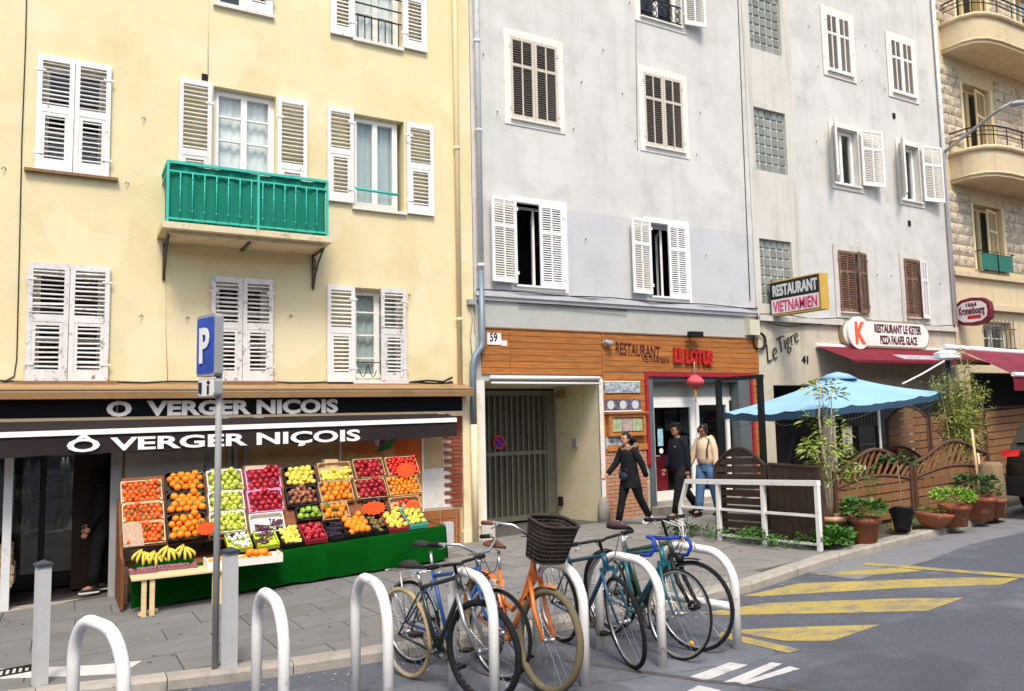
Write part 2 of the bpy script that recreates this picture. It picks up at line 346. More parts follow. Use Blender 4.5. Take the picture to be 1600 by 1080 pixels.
paint('stripe',[(1100,958),(1200,943),(1400,936),(1505,935),(1450,955),(1330,958),(1120,962)],'road_yellow')
paint('stripe',[(1130,986),(1260,980),(1375,977),(1300,1002),(1225,1002)],'road_yellow')
paint('edge_line',[(1128,988),(1252,1016),(1232,1021),(1122,996)],'road_yellow')
paint('edge_line',[(1352,880),(1600,899),(1600,904),(1345,883)],'road_yellow',.008)
paint('letter_stroke',[(1140,1036),(1168,1040),(1104,1064),(1074,1060)],'road_white')
paint('letter_stroke',[(1205,1036),(1222,1038),(1160,1067),(1130,1067)],'road_white')
paint('letter_stroke',[(1234,1042),(1249,1046),(1163,1071),(1155,1068)],'road_white')
paint('letter_stroke',[(1092,1072),(1128,1080),(1110,1095),(1050,1092)],'road_white')
m=MB(); xs=[7.6+.5*i for i in range(40)]
for a,b in zip(xs,xs[1:]):
    wd=lambda x:.75+.06*math.sin(x*2.3)
    m.quad((a,kerb_y(a)-wd(a),GR(a,kerb_y(a)-wd(a))+.003),(b,kerb_y(b)-wd(b),GR(b,kerb_y(b)-wd(b))+.003),(b,kerb_y(b)-.004,GR(b,kerb_y(b))+.003),(a,kerb_y(a)-.004,GR(a,kerb_y(a))+.003))
mk('asphalt_worn','#8A8A8C',.92,var=.1,scale=2,bump=.4,bscale=140,fine=.25,fscale=170,stain='#6A6A6C',sscale=2,slo=.5,shi=.7)
part(m,'gutter','asphalt_worn',mark)
# drain grate and tactile strip in the pavement
m=MB(); a=AT(0,1017,g=0); b=AT(45,1010,g=0)
gx0,gx1,gy0,gy1=-.62,-.22,-3.92,-3.68
for i in range(9): xx=gx0+(gx1-gx0)*i/8; m.bar((xx,gy0,G(xx,gy0)+.006),(xx,gy1,G(xx,gy1)+.006),.022,.012)
m.bar((gx0,gy0,G(gx0,gy0)+.006),(gx1,gy0,G(gx1,gy0)+.006),.03,.012); m.bar((gx0,gy1,G(gx0,gy1)+.006),(gx1,gy1,G(gx1,gy1)+.006),.03,.012)
part(m,'drain_grate','iron_black',pav)
m=MB(); pts=[AT(*p,g=0) for p in ((0,1046),(150,1040),(222,1033),(190,1053),(130,1056),(0,1061))]; m.prism([(p.x,p.y,p.z+.004) for p in pts],(0,0,-.004))
mk('tactile','#CFCBC4',.85,var=.06,scale=8,bump=.4,bscale=90,stain='#9A958C',sscale=5,slo=.55,shi=.75); part(m,'tactile_strip','tactile',pav)

# ------------------------------------------------------------------ buildings: shared builders
def wall_mb(x0,x1,z0,z1,holes,y=0,depth=.3,mb=None,y_back=None):
    """upright wall facing -Y with real openings and their reveals"""
    mb=mb or MB(); X=sorted({x0,x1,*[h[i] for h in holes for i in (0,1)]}); Z=sorted({z0,z1,*[h[i] for h in holes for i in (2,3)]})
    X=[x for x in X if x0<=x<=x1]; Z=[z for z in Z if z0<=z<=z1]
    for a,b in zip(X,X[1:]):
        for c,d in zip(Z,Z[1:]):
            mx,mz=(a+b)/2,(c+d)/2
            if any(h[0]<mx<h[1] and h[2]<mz<h[3] for h in holes): continue
            mb.quad((a,y,c),(b,y,c),(b,y,d),(a,y,d))
    for h in holes:
        a,b,c,d=max(h[0],x0),min(h[1],x1),max(h[2],z0),min(h[3],z1)
        if a>=b or c>=d: continue
        Y=y+depth
        mb.quad((a,y,c),(a,y,d),(a,Y,d),(a,Y,c)); mb.quad((b,y,d),(b,y,c),(b,Y,c),(b,Y,d)); mb.quad((a,y,d),(b,y,d),(b,Y,d),(a,Y,d)); mb.quad((b,y,c),(a,y,c),(a,Y,c),(b,Y,c))
    return mb
def rect(tl, br, y=0):
    p=AT(*tl,y=y); q=AT(*br,y=y); return [p.x,q.x,q.z,p.z]
def window(B,x0,x1,z0,z1,y=.2,mat='frame_white',bars=(1/3,2/3),cas=2,behind=None,fw=.05,low=None):
    """casement window in an opening: frame > panes"""
    fr=MB(); fr.box(x0,x0+fw,y-.04,y+.03,z0,z1); fr.box(x1-fw,x1,y-.04,y+.03,z0,z1); fr.box(x0+fw,x1-fw,y-.04,y+.03,z1-fw,z1); fr.box(x0+fw,x1-fw,y-.04,y+.03,z0,z0+fw)
    W=(x1-x0-2*fw)/cas; panes=[]
    for i in range(cas):
        a=x0+fw+W*i; b=a+W; s=.045
        fr.box(a,a+s,y-.055,y+.02,z0+fw,z1-fw); fr.box(b-s,b,y-.055,y+.02,z0+fw,z1-fw); fr.box(a+s,b-s,y-.055,y+.02,z1-fw-s,z1-fw); fr.box(a+s,b-s,y-.055,y+.02,z0+fw,z0+fw+s*1.6)
        zs=[z0+fw+s*1.6]+[z0+(z1-z0)*t for t in bars]+[z1-fw-s]
        for t in bars: fr.box(a+s,b-s,y-.045,y+.01,z0+(z1-z0)*t-.012,z0+(z1-z0)*t+.012)
        for c,d in zip(zs,zs[1:]): panes.append((a+s,b-s,c+.012,d-.012))
    o=part(fr,'window',mat,B)
    for a,b,c,d in panes: part(MB().box(a-.004,b+.004,y-.012,y-.006,c-.004,d+.004),'pane','glass',o)
    if behind: part(wavy(x0+.06,x1-.06,z0+.05,z1-.05,y+.07),'curtain',behind,o)
    return o
def wavy(x0,x1,z0,z1,y,n=24,amp=.015):
    m=MB(); vs=[]
    for i in range(n+1):
        x=x0+(x1-x0)*i/n; yy=y+amp*math.sin(i*1.7)+amp*.5*math.sin(i*.9); vs+=[(x,yy,z0),(x,yy,z1)]
    return m.add(vs,[(2*i,2*i+2,2*i+3,2*i+1) for i in range(n)],True)
_slat={}
def slat_mesh(L,mat,wd=.046,th=.012):
    k=(round(L,2),mat,wd)
    if k not in _slat:
        m=MB(); m.box(-L/2,L/2,-wd/2,wd/2,-th/2,th/2); m.xf(Matrix.Rotation(RAD(30),4,'X')); _slat[k]=m.mesh('slat',mat)
    return _slat[k]
def shutter_n(B,hx,z0,w,h,mat,y=-.045,ang=0,side=1,single=True,wear=0,zmin=None):
    """old leaf with wide louvres above and a narrower louvred panel below; side=1 leaf extends to +x from the hinge"""
    m=MB(); st=.062; t=.036; H=h
    X=lambda a,b:(a,b) if side>0 else (-b,-a)
    def bx(a,b,c,d,y0=-t/2,y1=t/2): p,q=X(a,b); m.box(p,q,y0,y1,c,d)
    zm=.50*H; bx(0,st,0,H); bx(w-st,w,0,H); bx(st,w-st,H-.085,H); bx(st,w-st,zm,zm+.10); bx(st,w-st,0,.075)
    i=.045; bx(st+.002,st+i,.075,zm,-t/2+.006,t/2-.006); bx(w-st-i,w-st-.002,.075,zm,-t/2+.006,t/2-.006); bx(st+i,w-st-i,.075,.16,-t/2+.006,t/2-.006); bx(st+i,w-st-i,zm-.05,zm,-t/2+.006,t/2-.006)
    for zz in (.14*H,.86*H): bx(-.035,.10,zz-.016,zz+.016,-t/2-.008,-t/2)      # strap hinges
    o=part(m,'shutter',mat,B,world=False); bl=Vector(B.location)
    o.location=Vector((hx,y,z0))-bl; o.rotation_euler=(0,0,ang)
    def row(c,d,a,b):
        n=max(3,round((d-c)/.066)); L=b-a; xc=(a+b)/2*side; jm=MB()
        for k in range(n):
            z=c+(d-c)*(k+.5)/n; tilt=rnd.gauss(0,.05+wear*.1); sag=rnd.gauss(0,.004+.012*wear)
            if single:
                s=link('slat',slat_mesh(L,mat),o); s.location=(xc,0,z+sag*.3); s.rotation_euler=(tilt,sag,0)
            else:
                q=MB().box(-L/2,L/2,-.026,.026,-.0055,.0055).xf(Matrix.Translation((xc,0,z))@Matrix.Rotation(RAD(42)+tilt,4,'X')); jm.add(q.v,q.f)
        if not single: part(jm,'louvres',mat,o,kind='stuff')
    row(zm+.10,H-.085,st,w-st); row(.16,zm-.05,st+i,w-st-i)
    return o
def shutter_p(B,hx,z0,w,h,mat,lmat=None,y=-.04,ang=0,side=1,cols=2):
    """louvred leaf split by a mullion and a rail at two thirds height"""
    m=MB(); st=.055; t=.036
    X=lambda a,b:(a,b) if side>0 else (-b,-a)
    def bx(a,b,c,d,y0=-t/2,y1=t/2): p,q=X(a,b); m.box(p,q,y0,y1,c,d)
    zm=.64*h; bx(0,st,0,h); bx(w-st,w,0,h); bx(st,w-st,h-.06,h); bx(st,w-st,zm,zm+.055); bx(st,w-st,0,.085)
    if cols==2: bx(w/2-.014,w/2+.014,.085,zm,-t/2+.003,t/2-.003); bx(w/2-.014,w/2+.014,zm+.055,h-.06,-t/2+.003,t/2-.003)
    for zz in (.12*h,.88*h): bx(-.03,.04,zz-.03,zz+.03,-t/2-.008,-t/2)
    o=part(m,'shutter',mat,B,world=False); o.location=Vector((hx,y,z0))-Vector(B.location); o.rotation_euler=(0,0,ang)
    jm=MB(); a,b=X(st,w-st); xc=(a+b)/2; L=b-a
    for c,d in ((.085,zm),(zm+.055,h-.06)):
        n=max(4,round((d-c)/.045))
        for k in range(n):
            q=MB().box(-L/2,L/2,-.017,.017,-.004,.004).xf(Matrix.Translation((xc,.002,c+(d-c)*(k+.5)/n))@Matrix.Rotation(RAD(45),4,'X')); jm.add(q.v,q.f)
    part(jm,'louvres',lmat or mat,o,kind='stuff')
    return o
def surround(B,x0,x1,z0,z1,wd=.13,mat='surround_white',sill=True,pr=.018):
    m=MB(); m.box(x0-wd,x0,-pr,.0,z0-wd*.9,z1+wd); m.box(x1,x1+wd,-pr,0,z0-wd*.9,z1+wd); m.box(x0,x1,-pr,0,z1,z1+wd); m.box(x0,x1,-pr,0,z0-wd*.9,z0-.03)
    o=part(m,'surround',mat,B)
    if sill: part(MB().box(x0-.02,x1+.02,-.07,.02,z0-.03,z0),'sill',mat,o)
    return o
def hooks(B,pts,mat='iron_black'):
    for px,py in pts:
        p=AT(px,py,y=0); m=MB(); m.tube([(p.x-.04,-.05,p.z-.015),(p.x-.02,-.04,p.z+.02),(p.x,-.02,p.z+.022),(p.x+.015,0.01,p.z-.01)],.006,5)
        part(m,'shutter_catch',mat,B)
def pipe(name,pts,r,mat,label,collars=()):
    m=MB(); m.tube(pts,r,10)
    for c in collars: m.lathe([(r+.004,-.03),(r+.014,-.025),(r+.014,.025),(r+.004,.03)],c,10)
    return solo(m,name,mat,label,'drainpipe')
# ------------------------------------------------------------------ yellow building
A=thing('yellow_building','pale yellow plaster building with white louvred shutters above the fruit shop','building',(0,.2,0))
def inset(r,d=.05): return [r[0]+d,r[1]-d,r[2]+d,r[3]-d]
W1=rect((60,85),(170,278)); W2=rect((45,410),(168,596)); W5=rect((330,432),(425,596))
p=AT(334,134,y=0); q=AT(431,155,y=0); W3=[p.x,q.x,5.22,p.z]
p=AT(552,177,y=0); q=AT(632,334,y=0); W4=[p.x,q.x,q.z+.02,p.z]
p=AT(553,449,y=0); q=AT(634,597,y=0); W6=[p.x,q.x,q.z+.02,p.z]
p=AT(336,13,y=0); q=AT(425,27,y=0); W7=[p.x,q.x,q.z+.02,q.z+1.9]
p=AT(553,63,y=0); q=AT(627,80,y=0); W8=[p.x,q.x,q.z+.04,q.z+1.95]
ZS=2.80
hA=[inset(W1),inset(W2),inset(W5),W3,W4,W6,W7,W8]
part(wall_mb(-8,6.24,ZS,15,hA),'wall','plaster_yellow',A)
part(MB().quad((6.24,0,-.5),(6.24,8,-.5),(6.24,8,15),(6.24,0,15)),'side_wall','plaster_yellow',A)
part(MB().quad((-8,1.3,2.6),(6.2,1.3,2.6),(6.2,1.3,15),(-8,1.3,15)),'unlit_backing','dark_room',A)  # near-black sheet behind the openings, room shade painted as its colour
part(MB().box(-8,6.24,0,8,15,15.2),'roof_slab','slab_stone',A)
def pair_n(r,mat,wear=0,single=True):
    w=(r[1]-r[0])/2-.004
    shutter_n(A,r[0],r[2],w,r[3]-r[2],mat,side=1,wear=wear,single=single); shutter_n(A,r[1],r[2],w,r[3]-r[2],mat,side=-1,wear=wear,single=single)
pair_n(W1,'shutter_worn',.2); pair_n(W2,'shutter_peeling',.8); pair_n(W5,'shutter_peeling',.3)
for r in (W1,W2,W5): window(A,*inset(r),bars=(.35,.68))
def leaf(pxa,pxb,zlo,zhi,mat,side,**k):
    a=AT(*pxa,y=0).x; b=AT(*pxb,y=0).x
    return shutter_n(A,a if side>0 else b,zlo,b-a,zhi-zlo,mat,side=side,**k)
# balcony door and its two leaves folded back on the wall
window(A,*W3,y=.16,bars=(.42,.66,.82),behind='curtain'); z3=AT(280,122,y=0).z
leaf((280,122),(331,135),W3[2],z3,'shutter_worn',-1); leaf((433,152),(479,160),W3[2],AT(433,152,y=0).z,'shutter_worn',1)
window(A,W4[0],W4[1]-.08,W4[2],W4[3],y=.16,bars=(),behind='lace')
leaf((510,166),(551,174),AT(510,314,y=0).z,AT(510,166,y=0).z,'shutter_worn',-1); leaf((634,192),(675,197),AT(634,334,y=0).z,AT(634,192,y=0).z,'shutter_worn',1)
window(A,W6[0],W6[1],W6[2],W6[3],y=.22,bars=(.25,.5,.75),behind='lace')
leaf((510,445),(553,449),AT(510,597,y=0).z,AT(510,445,y=0).z,'shutter_worn',-1); shutter_n(A,W6[1],W6[2]-.02,(W6[1]-W6[0])/2,W6[3]-W6[2]+.04,'shutter_peeling',side=-1,wear=.3)
window(A,*W7,bars=(.3,.6)); shutter_n(A,W7[1],W7[2]-.02,(W7[1]-W7[0])/2,1.9,'shutter_worn',side=-1,single=False)
window(A,*W8,bars=(.3,.6),behind='curtain')
a=AT(515,53,y=0); shutter_n(A,W8[0],a.z,W8[0]-a.x,1.9,'shutter_worn',side=-1,single=False); b=AT(665,84,y=0); shutter_n(A,W8[1]+.01,b.z,b.x-W8[1],1.9,'shutter_worn',side=1,single=False)
m=MB()
for k in range(4): zz=W8[2]+.42+.22*k; m.bar((W8[0],-.03,zz),(W8[1],-.03,zz),.02,.02)
for k in range(7): xx=W8[0]+(W8[1]-W8[0])*(k+.5)/7; m.bar((xx,-.03,W8[2]),(xx,-.03,W8[2]+.42),.015,.015)
part(m,'window_guard','iron_black',A)
for r,ov in ((W1,.12),(W2,.12),(W5,.06)): part(MB().box(r[0]-ov,r[1]+ov,-.085,.0,r[2]-.045,r[2]-.006),'sill','wood_strip',A)
for r in (W4,W6,W7,W8): part(MB().box(r[0]-.03,r[1]+.03,-.06,.19,r[2]-.05,r[2]-.002),'sill','surround_white',A)
m=MB(); a=AT(553,294,y=-.04); b=AT(623,305,y=-.04); m.tube([a,b],.025,8); part(m,'window_bar','teal_metal',A)
m=MB(); x0,x1=W6[0]+.03,(W6[0]+W6[1])/2-.02; zz=W6[2]
m.bar((x0,-.02,zz+.3),(x1,-.02,zz+.3),.015,.015)
for s in (1,-1): m.tube([((x0+x1)/2+s*t*(x1-x0)*.36,-.02,zz+.28-.22*math.sin(t*2.6)) for t in (0,.2,.4,.6,.8,1)],.008,5)
part(m,'window_guard','iron_black',A)
for bx in ((320,122),): 
    p=AT(*bx,y=0); part(MB().box(p.x-.045,p.x+.045,-.012,.0,p.z-.06,p.z+.06),'vent_hole','dark_room',A)
m=MB(); m.tube([AT(x,y,y=-.012) for x,y in ((42,-40),(40,60),(34,220),(30,400),(26,560),(22,588),(5,597))],.008,5); part(m,'cable','cable',A)
m=MB(); m.tube([AT(x,y,y=-.012) for x,y in ((326,-20),(325,60),(325,118))],.006,5); m.tube([AT(x,y,y=-.012) for x,y in ((258,432),(259,520),(262,598))],.005,5); part(m,'cable','slab_stone',A)
hooks(A,[(8,265),(200,288),(226,187),(222,495),(294,498),(455,495),(640,462)],'iron_grey')
# balcony: slab, brackets, railing, cloth
yb=-.78; xa,xb=1.03,3.44; zt=AT(262,347,y=yb+.06).z
part(MB().box(xa,xb,yb,.0,zt-.09,zt),'balcony_slab','slab_stone',A)
part(MB().box(xa+.1,xb-.1,yb+.14,.0,zt-.15,zt-.092),'balcony_joist','slab_stone',A)
for xx in (xa+.1,(xa+xb)/2,xb-.1):
    m=MB(); long=xx!=(xa+xb)/2; z0=zt-.16; d=.55 if long else .2
    m.bar((xx,0,z0),(xx,yb+.15,z0),.035,.05); 
    if long:
        m.bar((xx,-.02,z0-d),(xx,-.02,z0),.035,.04); m.tube([(xx,-.03,z0-d+.02),(xx,-.16,z0-.33),(xx,-.34,z0-.16),(xx,yb+.2,z0-.03)],.018,6)
        m.tube([(xx,-.10+.07*math.cos(t),z0-.16+.09*math.sin(t)) for t in [k*.6 for k in range(11)]],.011,5)
    part(m,'balcony_bracket','iron_grey',A)
r0,r1,ry=xa+.07,xb-.07,yb+.06; rt=AT(262,252,y=ry).z
m=MB(); P=[(r0,0,rt),(r0,ry,rt),(r1,ry,rt),(r1,0,rt)]
for zz,rr in ((rt,.02),(rt-.13,.012),(zt+.06,.014)):
    for p,q in zip(P,P[1:]): m.bar((p[0],p[1],zz),(q[0],q[1],zz),rr*2,rr*2)
for xx in (r0,(r0+r1)/2+.1,r1): m.bar((xx,ry,zt),(xx,ry,rt),.036,.036)
rail=part(m,'balcony_railing','teal_metal',A)
for k in range(1,14):
    xx=r0+(r1-r0)*k/14
    m=MB(); m.tube([(xx,ry-.012,zt+.06),(xx,ry-.012,rt-.13)],.0085,6)
    for zz in (zt+.18,zt+.48,rt-.22): m.sphere((xx,ry-.012,zz),.017,nu=6,nv=4)
    part(m,'baluster','teal_metal',rail)
m=MB(); n=60; vs=[]
for i in range(n+1):
    x=r0+.02+(r1-r0-.04)*i/n; yy=ry+.03+.012*math.sin(i*.75)+.008*math.sin(i*1.9); dz=.012*math.sin(i*.33)
    vs+=[(x,yy,zt+.02),(x,yy-.006*math.sin(i*.4),(zt+rt)/2),(x,yy,rt-.015+dz)]
m.add(vs,[f for i in range(n) for f in ((3*i,3*i+3,3*i+4,3*i+1),(3*i+1,3*i+4,3*i+5,3*i+2))],True)
for xx,s in ((r0+.03,1),(r1-.03,-1)):
    vs=[]; 
    for i in range(13): y_=ry+.03-(ry+.05)*i/12; vs+=[(xx+.01*math.sin(i*1.2),y_,zt+.02),(xx+.008*math.sin(i),y_,rt-.02)]
    m.add(vs,[(2*i,2*i+2,2*i+3,2*i+1) for i in range(12)],True)
part(m,'privacy_cloth','teal_cloth',rail)
# ground floor of the yellow building: the fruit shop front
DX0,DX1=-2.2,.52
part(wall_mb(-8,6.24,-.6,ZS,[(DX0,DX1,-.6,2.15)],depth=.25),'shop_wall','plaster_tan',A)
rm=MB(); rz=G(-1,0)
rm.quad((-4.5,.25,rz-.002),(2.2,.25,rz-.002),(2.2,3.5,rz-.002),(-4.5,3.5,rz-.002)); rm.quad((-4.5,3.5,rz),(2.2,3.5,rz),(2.2,3.5,2.6),(-4.5,3.5,2.6)); rm.quad((-4.5,.25,2.6),(2.2,.25,2.6),(2.2,3.5,2.6),(-4.5,3.5,2.6)); rm.quad((2.2,.25,rz),(2.2,.25,2.6),(2.2,3.5,2.6),(2.2,3.5,rz)); rm.quad((-4.5,.25,rz),(-4.5,.25,2.6),(-4.5,3.5,2.6),(-4.5,3.5,rz))
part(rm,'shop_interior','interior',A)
m=MB(); m.box(DX1-.02,DX1+.12,-.07,.05,-.1,2.2); m.box(DX0,DX1-.02,-.05,.05,2.12,2.2); part(m,'door_frame','steel_grey',A)
p=AT(12,800,y=.05); part(MB().box(p.x-.05,p.x+.05,.0,.1,rz,2.12),'door_post','pipe_white',A)
part(MB().box(DX0,DX1-.02,-.02,.25,rz-.3,rz+.02),'threshold','kerb',A)
m=MB(); mk('panel_grey','#8E9396',.6,var=.05); m.box(.68,1.75,-.03,-.002,1.75,2.3); m.box(1.75,1.86,-.03,-.002,.4,2.3); part(m,'wall_panel','panel_grey',A)
m=MB(); mk('panel_pale','#A7A49C',.7,var=.06); m.box(.68,1.72,-.045,-.032,.4,1.98); part(m,'wall_panel','panel_pale',A)
m=MB()
for px in (358,368,383): p=AT(px,715,y=-.05); m.bar((p.x,-.05,.4),(p.x,-.05,2.35),.05,.06)
part(m,'shutter_guide','panel_grey',A)
p=AT(660,780,y=0); q=AT(702,805,y=0); r=AT(662,733,y=0)
part(MB().box(p.x+.02,q.x,-.02,-.002,.85,r.z),'white_panel','surround_white',A)
p0=AT(662,800,y=0).x
m=MB(); tw=.16; k=0
for r_ in range(5):
    x=p0-.3
    while x<5.88:
        part(MB().box(x+.006,min(x+.29,5.9),-.03,-.002,.0+r_*tw+.02,.0+r_*tw+tw+.012),'plinth_tile','tile_brown',A); x+=.3
part(MB().box(p0-.31,5.92,-.012,-.001,-.2,.86),'plinth_backing','mortar',A)
# brick quoin: courses alternate long and short
qx1=5.95; z=.86; k=0; qb={}
part(MB().box(5.6,qx1-.004,-.012,-.0015,.86,2.78),'quoin_mortar','mortar',A)
while z<2.7:
    L=.34 if k%2 else .2; xx=qx1-L
    m=qb.get(L) or MB().box(-L/2+.006,L/2-.006,-.036,0,0,.058).mesh('brick','brick_red'); qb[L]=m
    piece('brick',m,A,(xx+L/2+rnd.uniform(-.008,.008),-.001,z)); z+=.068; k+=1
part(MB().box(5.6,qx1-.36,-.018,-.002,.86,2.78),'white_strip','plaster_cream',A)
# pier at the party wall
m=MB(); m.box(5.96,6.30,-.06,.0,-.3,2.78); m.box(5.93,6.34,-.10,-.001,-.3,.42); part(m,'corner_pier','plaster_cream',A)
pipe('drainpipe',[(5.92,-.07,15),(5.92,-.07,2.85)],.045,'pipe_cream','thin cream drainpipe on the yellow wall beside the party line',[(5.92,-.07,zz) for zz in (4.1,7.2,10.3)])
# ------------------------------------------------------------------ grey building with the vietnamese restaurant
B=thing('grey_building','tall pale grey plaster building above the timber clad Vietnamese restaurant','building',(9.8,.2,.35))
G1=rect((796,56),(873,199)); G2=rect((1004,112),(1069,239))
p=AT(803,315,y=0); q=AT(881,451,y=0); G3=[p.x,q.x,q.z,p.z]; p=AT(1012,347,y=0); q=AT(1075,467,y=0); G4=[p.x,q.x,q.z,p.z]
p=AT(1000,22,y=0); q=AT(1064,44,y=0); G5=[p.x,q.x,q.z,q.z+1.9]
XB0,XB1=6.25,13.33; ZM=6.36; ZC=4.58; ZB=3.97
hs=[inset(G1),inset(G2),inset(G3,.02),inset(G4,.02),G5]
part(wall_mb(XB0,XB1,ZM,16,hs),'wall','plaster_grey',B); part(wall_mb(XB0,XB1,ZC,ZM,hs),'painted_band','plaster_lilac',B)
part(MB().quad((XB0,1.3,4),(XB1,1.3,4),(XB1,1.3,16),(XB0,1.3,16)),'unlit_backing','dark_room',B)  # backing sheet coloured as dark as the unlit rooms
part(MB().box(XB0,XB1,0,8,16,16.2),'roof_slab','slab_stone',B)
for r,mt,lm in ((G1,'shutter_beige','louvre_dark'),(G2,'shutter_beige','louvre_dark')):
    w=(r[1]-r[0])/2-.004; shutter_p(B,r[0],r[2],w,r[3]-r[2],mt,lm,y=-.0,side=1); shutter_p(B,r[1],r[2],w,r[3]-r[2],mt,lm,y=-.0,side=-1); surround(B,*r,wd=.14)
for r,px in ((G3,762),(G4,980)):
    surround(B,*r,wd=.1,mat='frame_white'); w=(r[1]-r[0])/2
    shutter_p(B,r[1],r[2],w,r[3]-r[2],'shutter_white',y=-.03,side=-1)
    shutter_p(B,r[0]-.01,r[2]+.02,w+.02,r[3]-r[2],'shutter_white','shutter_cream',y=-.09,ang=RAD(6),side=-1)
    f=MB(); y0=.2; f.box(r[0],r[0]+.05,y0,y0+.06,r[2],r[3]); f.box(r[0]+.05,r[1],y0,y0+.06,r[3]-.06,r[3]); f.box(r[1]-.05,r[1],y0,y0+.06,r[2],r[3]-.06)
    wnd=part(f,'window','frame_white',B)
    f=MB(); W_=.48; f.box(0,.05,0,.045,0,r[3]-r[2]-.08); f.box(W_-.05,W_,0,.045,0,r[3]-r[2]-.08); f.box(.05,W_-.05,0,.045,0,.07); f.box(.05,W_-.05,0,.045,r[3]-r[2]-.14,r[3]-r[2]-.08)
    f.xf(Matrix.Translation(((r[0]+r[1])/2+.02,y0,r[2]+.01))@Matrix.Rotation(RAD(62),4,'Z')); part(f,'open_casement','frame_white',wnd)
    part(MB().box(r[0]-.02,r[1]+.02,-.05,.18,r[2]-.04,r[2]-.002),'sill','frame_white',B)
surround(B,*G5,wd=.14); window(B,*G5,bars=(.3,.6)); shutter_p(B,G5[1]+.02,G5[2]+.05,.55,1.85,'shutter_white','shutter_cream',y=-.1,ang=RAD(-10),side=1)
m=MB(); x0,x1=G5[0]+.03,G5[1]-.03; zz=G5[2]
m.bar((x0,-.05,zz+.42),(x1,-.05,zz+.42),.025,.025); m.bar((x0,-.05,zz+.04),(x1,-.05,zz+.04),.02,.02)
for k in range(5):
    cx=x0+(x1-x0)*(k+.5)/5
    for s in (1,-1): m.tube([(cx+s*.075*math.sin(t*2.2),-.05,zz+.05+.36*t/3) for t in (0,.5,1,1.5,2,2.5,3)],.011,5)
    m.tube([(cx+.05*math.cos(t),-.05,zz+.23+.06*math.sin(t)) for t in [j*.7 for j in range(10)]],.009,5)
part(m,'window_guard','iron_black',B)
hooks(B,[(777,176),(896,203),(992,222),(1088,243),(942,80),(983,6),(755,87),(908,130),(972,148),(1094,177),(1078,40),(915,375),(1103,400)])
m=MB(); m.tube([AT(x,y,y=-.01) for x,y in ((1153,0),(1160,180),(1166,330),(1172,470))],.012,5); m.tube([AT(x,y,y=-.008) for x,y in ((994,20),(994,100),(996,235))],.006,5); part(m,'cable','iron_grey',B)
# cornice with cables, band
m=MB(); m.box(XB0,XB1,-.09,0,ZC-.03,ZC+.06); m.box(XB0,XB1,-.05,-.001,ZC-.10,ZC-.03); part(m,'cornice','plaster_lilac',B)
m=MB(); m.tube([(XB0+k*.5,-.10+.02*math.sin(k*2.1),ZC+.075+.012*math.sin(k*1.3)) for k in range(15)],.012,5); m.tube([(XB0+.9+k*.5,-.06,ZC-.13+.02*math.sin(k*.9)) for k in range(6)],.012,5); part(m,'cable','cable',B)
PX0,PX1=6.42,8.93; RX0,RX1=10.12,12.98; PZ=3.02; RZ=3.14
part(wall_mb(XB0,XB1,-.6,ZC-.1,[(PX0,PX1,-.6,PZ),(RX0,RX1,-.6,RZ)],depth=.02),'ground_floor_wall','plaster_band',B)
m=MB(); yg=1.62
m.quad((PX1,.0,-.2),(PX1,yg,-.2),(PX1,yg,PZ),(PX1,.0,PZ)); m.quad((PX0,yg,-.2),(PX0,.0,-.2),(PX0,.0,PZ),(PX0,yg,PZ)); m.quad((PX0,0,PZ),(PX1,0,PZ),(PX1,yg,PZ-.08),(PX0,yg,PZ-.08))
part(m,'passage_wall','plaster_cream',B)
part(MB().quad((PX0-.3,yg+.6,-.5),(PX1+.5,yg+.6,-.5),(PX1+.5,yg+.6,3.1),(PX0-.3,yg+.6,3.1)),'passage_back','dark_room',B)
part(MB().box(PX1,PX1+.12,-.02,.0,.2,PZ+.05),'opening_trim','surround_white',B); part(MB().box(6.24,PX0,-.025,.0,-.2,PZ),'opening_trim','surround_white',B)
# guard stones at the passage mouth
for xx in (PX1+.02,):
    m=MB(); m.lathe([(.12,-.1),(.115,.25),(.085,.4),(.04,.47)],(xx,-.03,G(xx,0)),10); part(m,'guard_stone','kerb',B)
m=MB(); xx=PX0-.05; m.box(xx-.12,xx+.14,-.16,-.03,-.1,.5); part(m,'guard_stone','plaster_pale',B)
# electrical bits on the passage wall
m=MB(); p=AT(899,692,x=PX1-.02); m.box(PX1-.05,PX1-.002,p.y-.07,p.y+.07,p.z-.09,p.z+.09); part(m,'intercom','steel_grey',B)
m=MB(); p=AT(877,783,x=PX1-.02); m.box(PX1-.07,PX1-.002,p.y-.05,p.y+.05,p.z-.09,p.z+.09); part(m,'socket_box','iron_black',B)
m=MB(); m.lathe([(.07,-.08),(.1,0),(.07,.08)],(PX1-.12,1.2,PZ-.22),10); part(m,'passage_lamp','wood_strip',B)
m=MB(); m.tube([(PX0+.1,-.05,PZ+.06),(PX1,-.05,PZ+.06)],.035,8); m.tube([(PX0+.1,-.10,PZ-.04),(PX1-.02,-.10,PZ-.05)],.02,8); part(m,'blind_roller','frame_white',B)
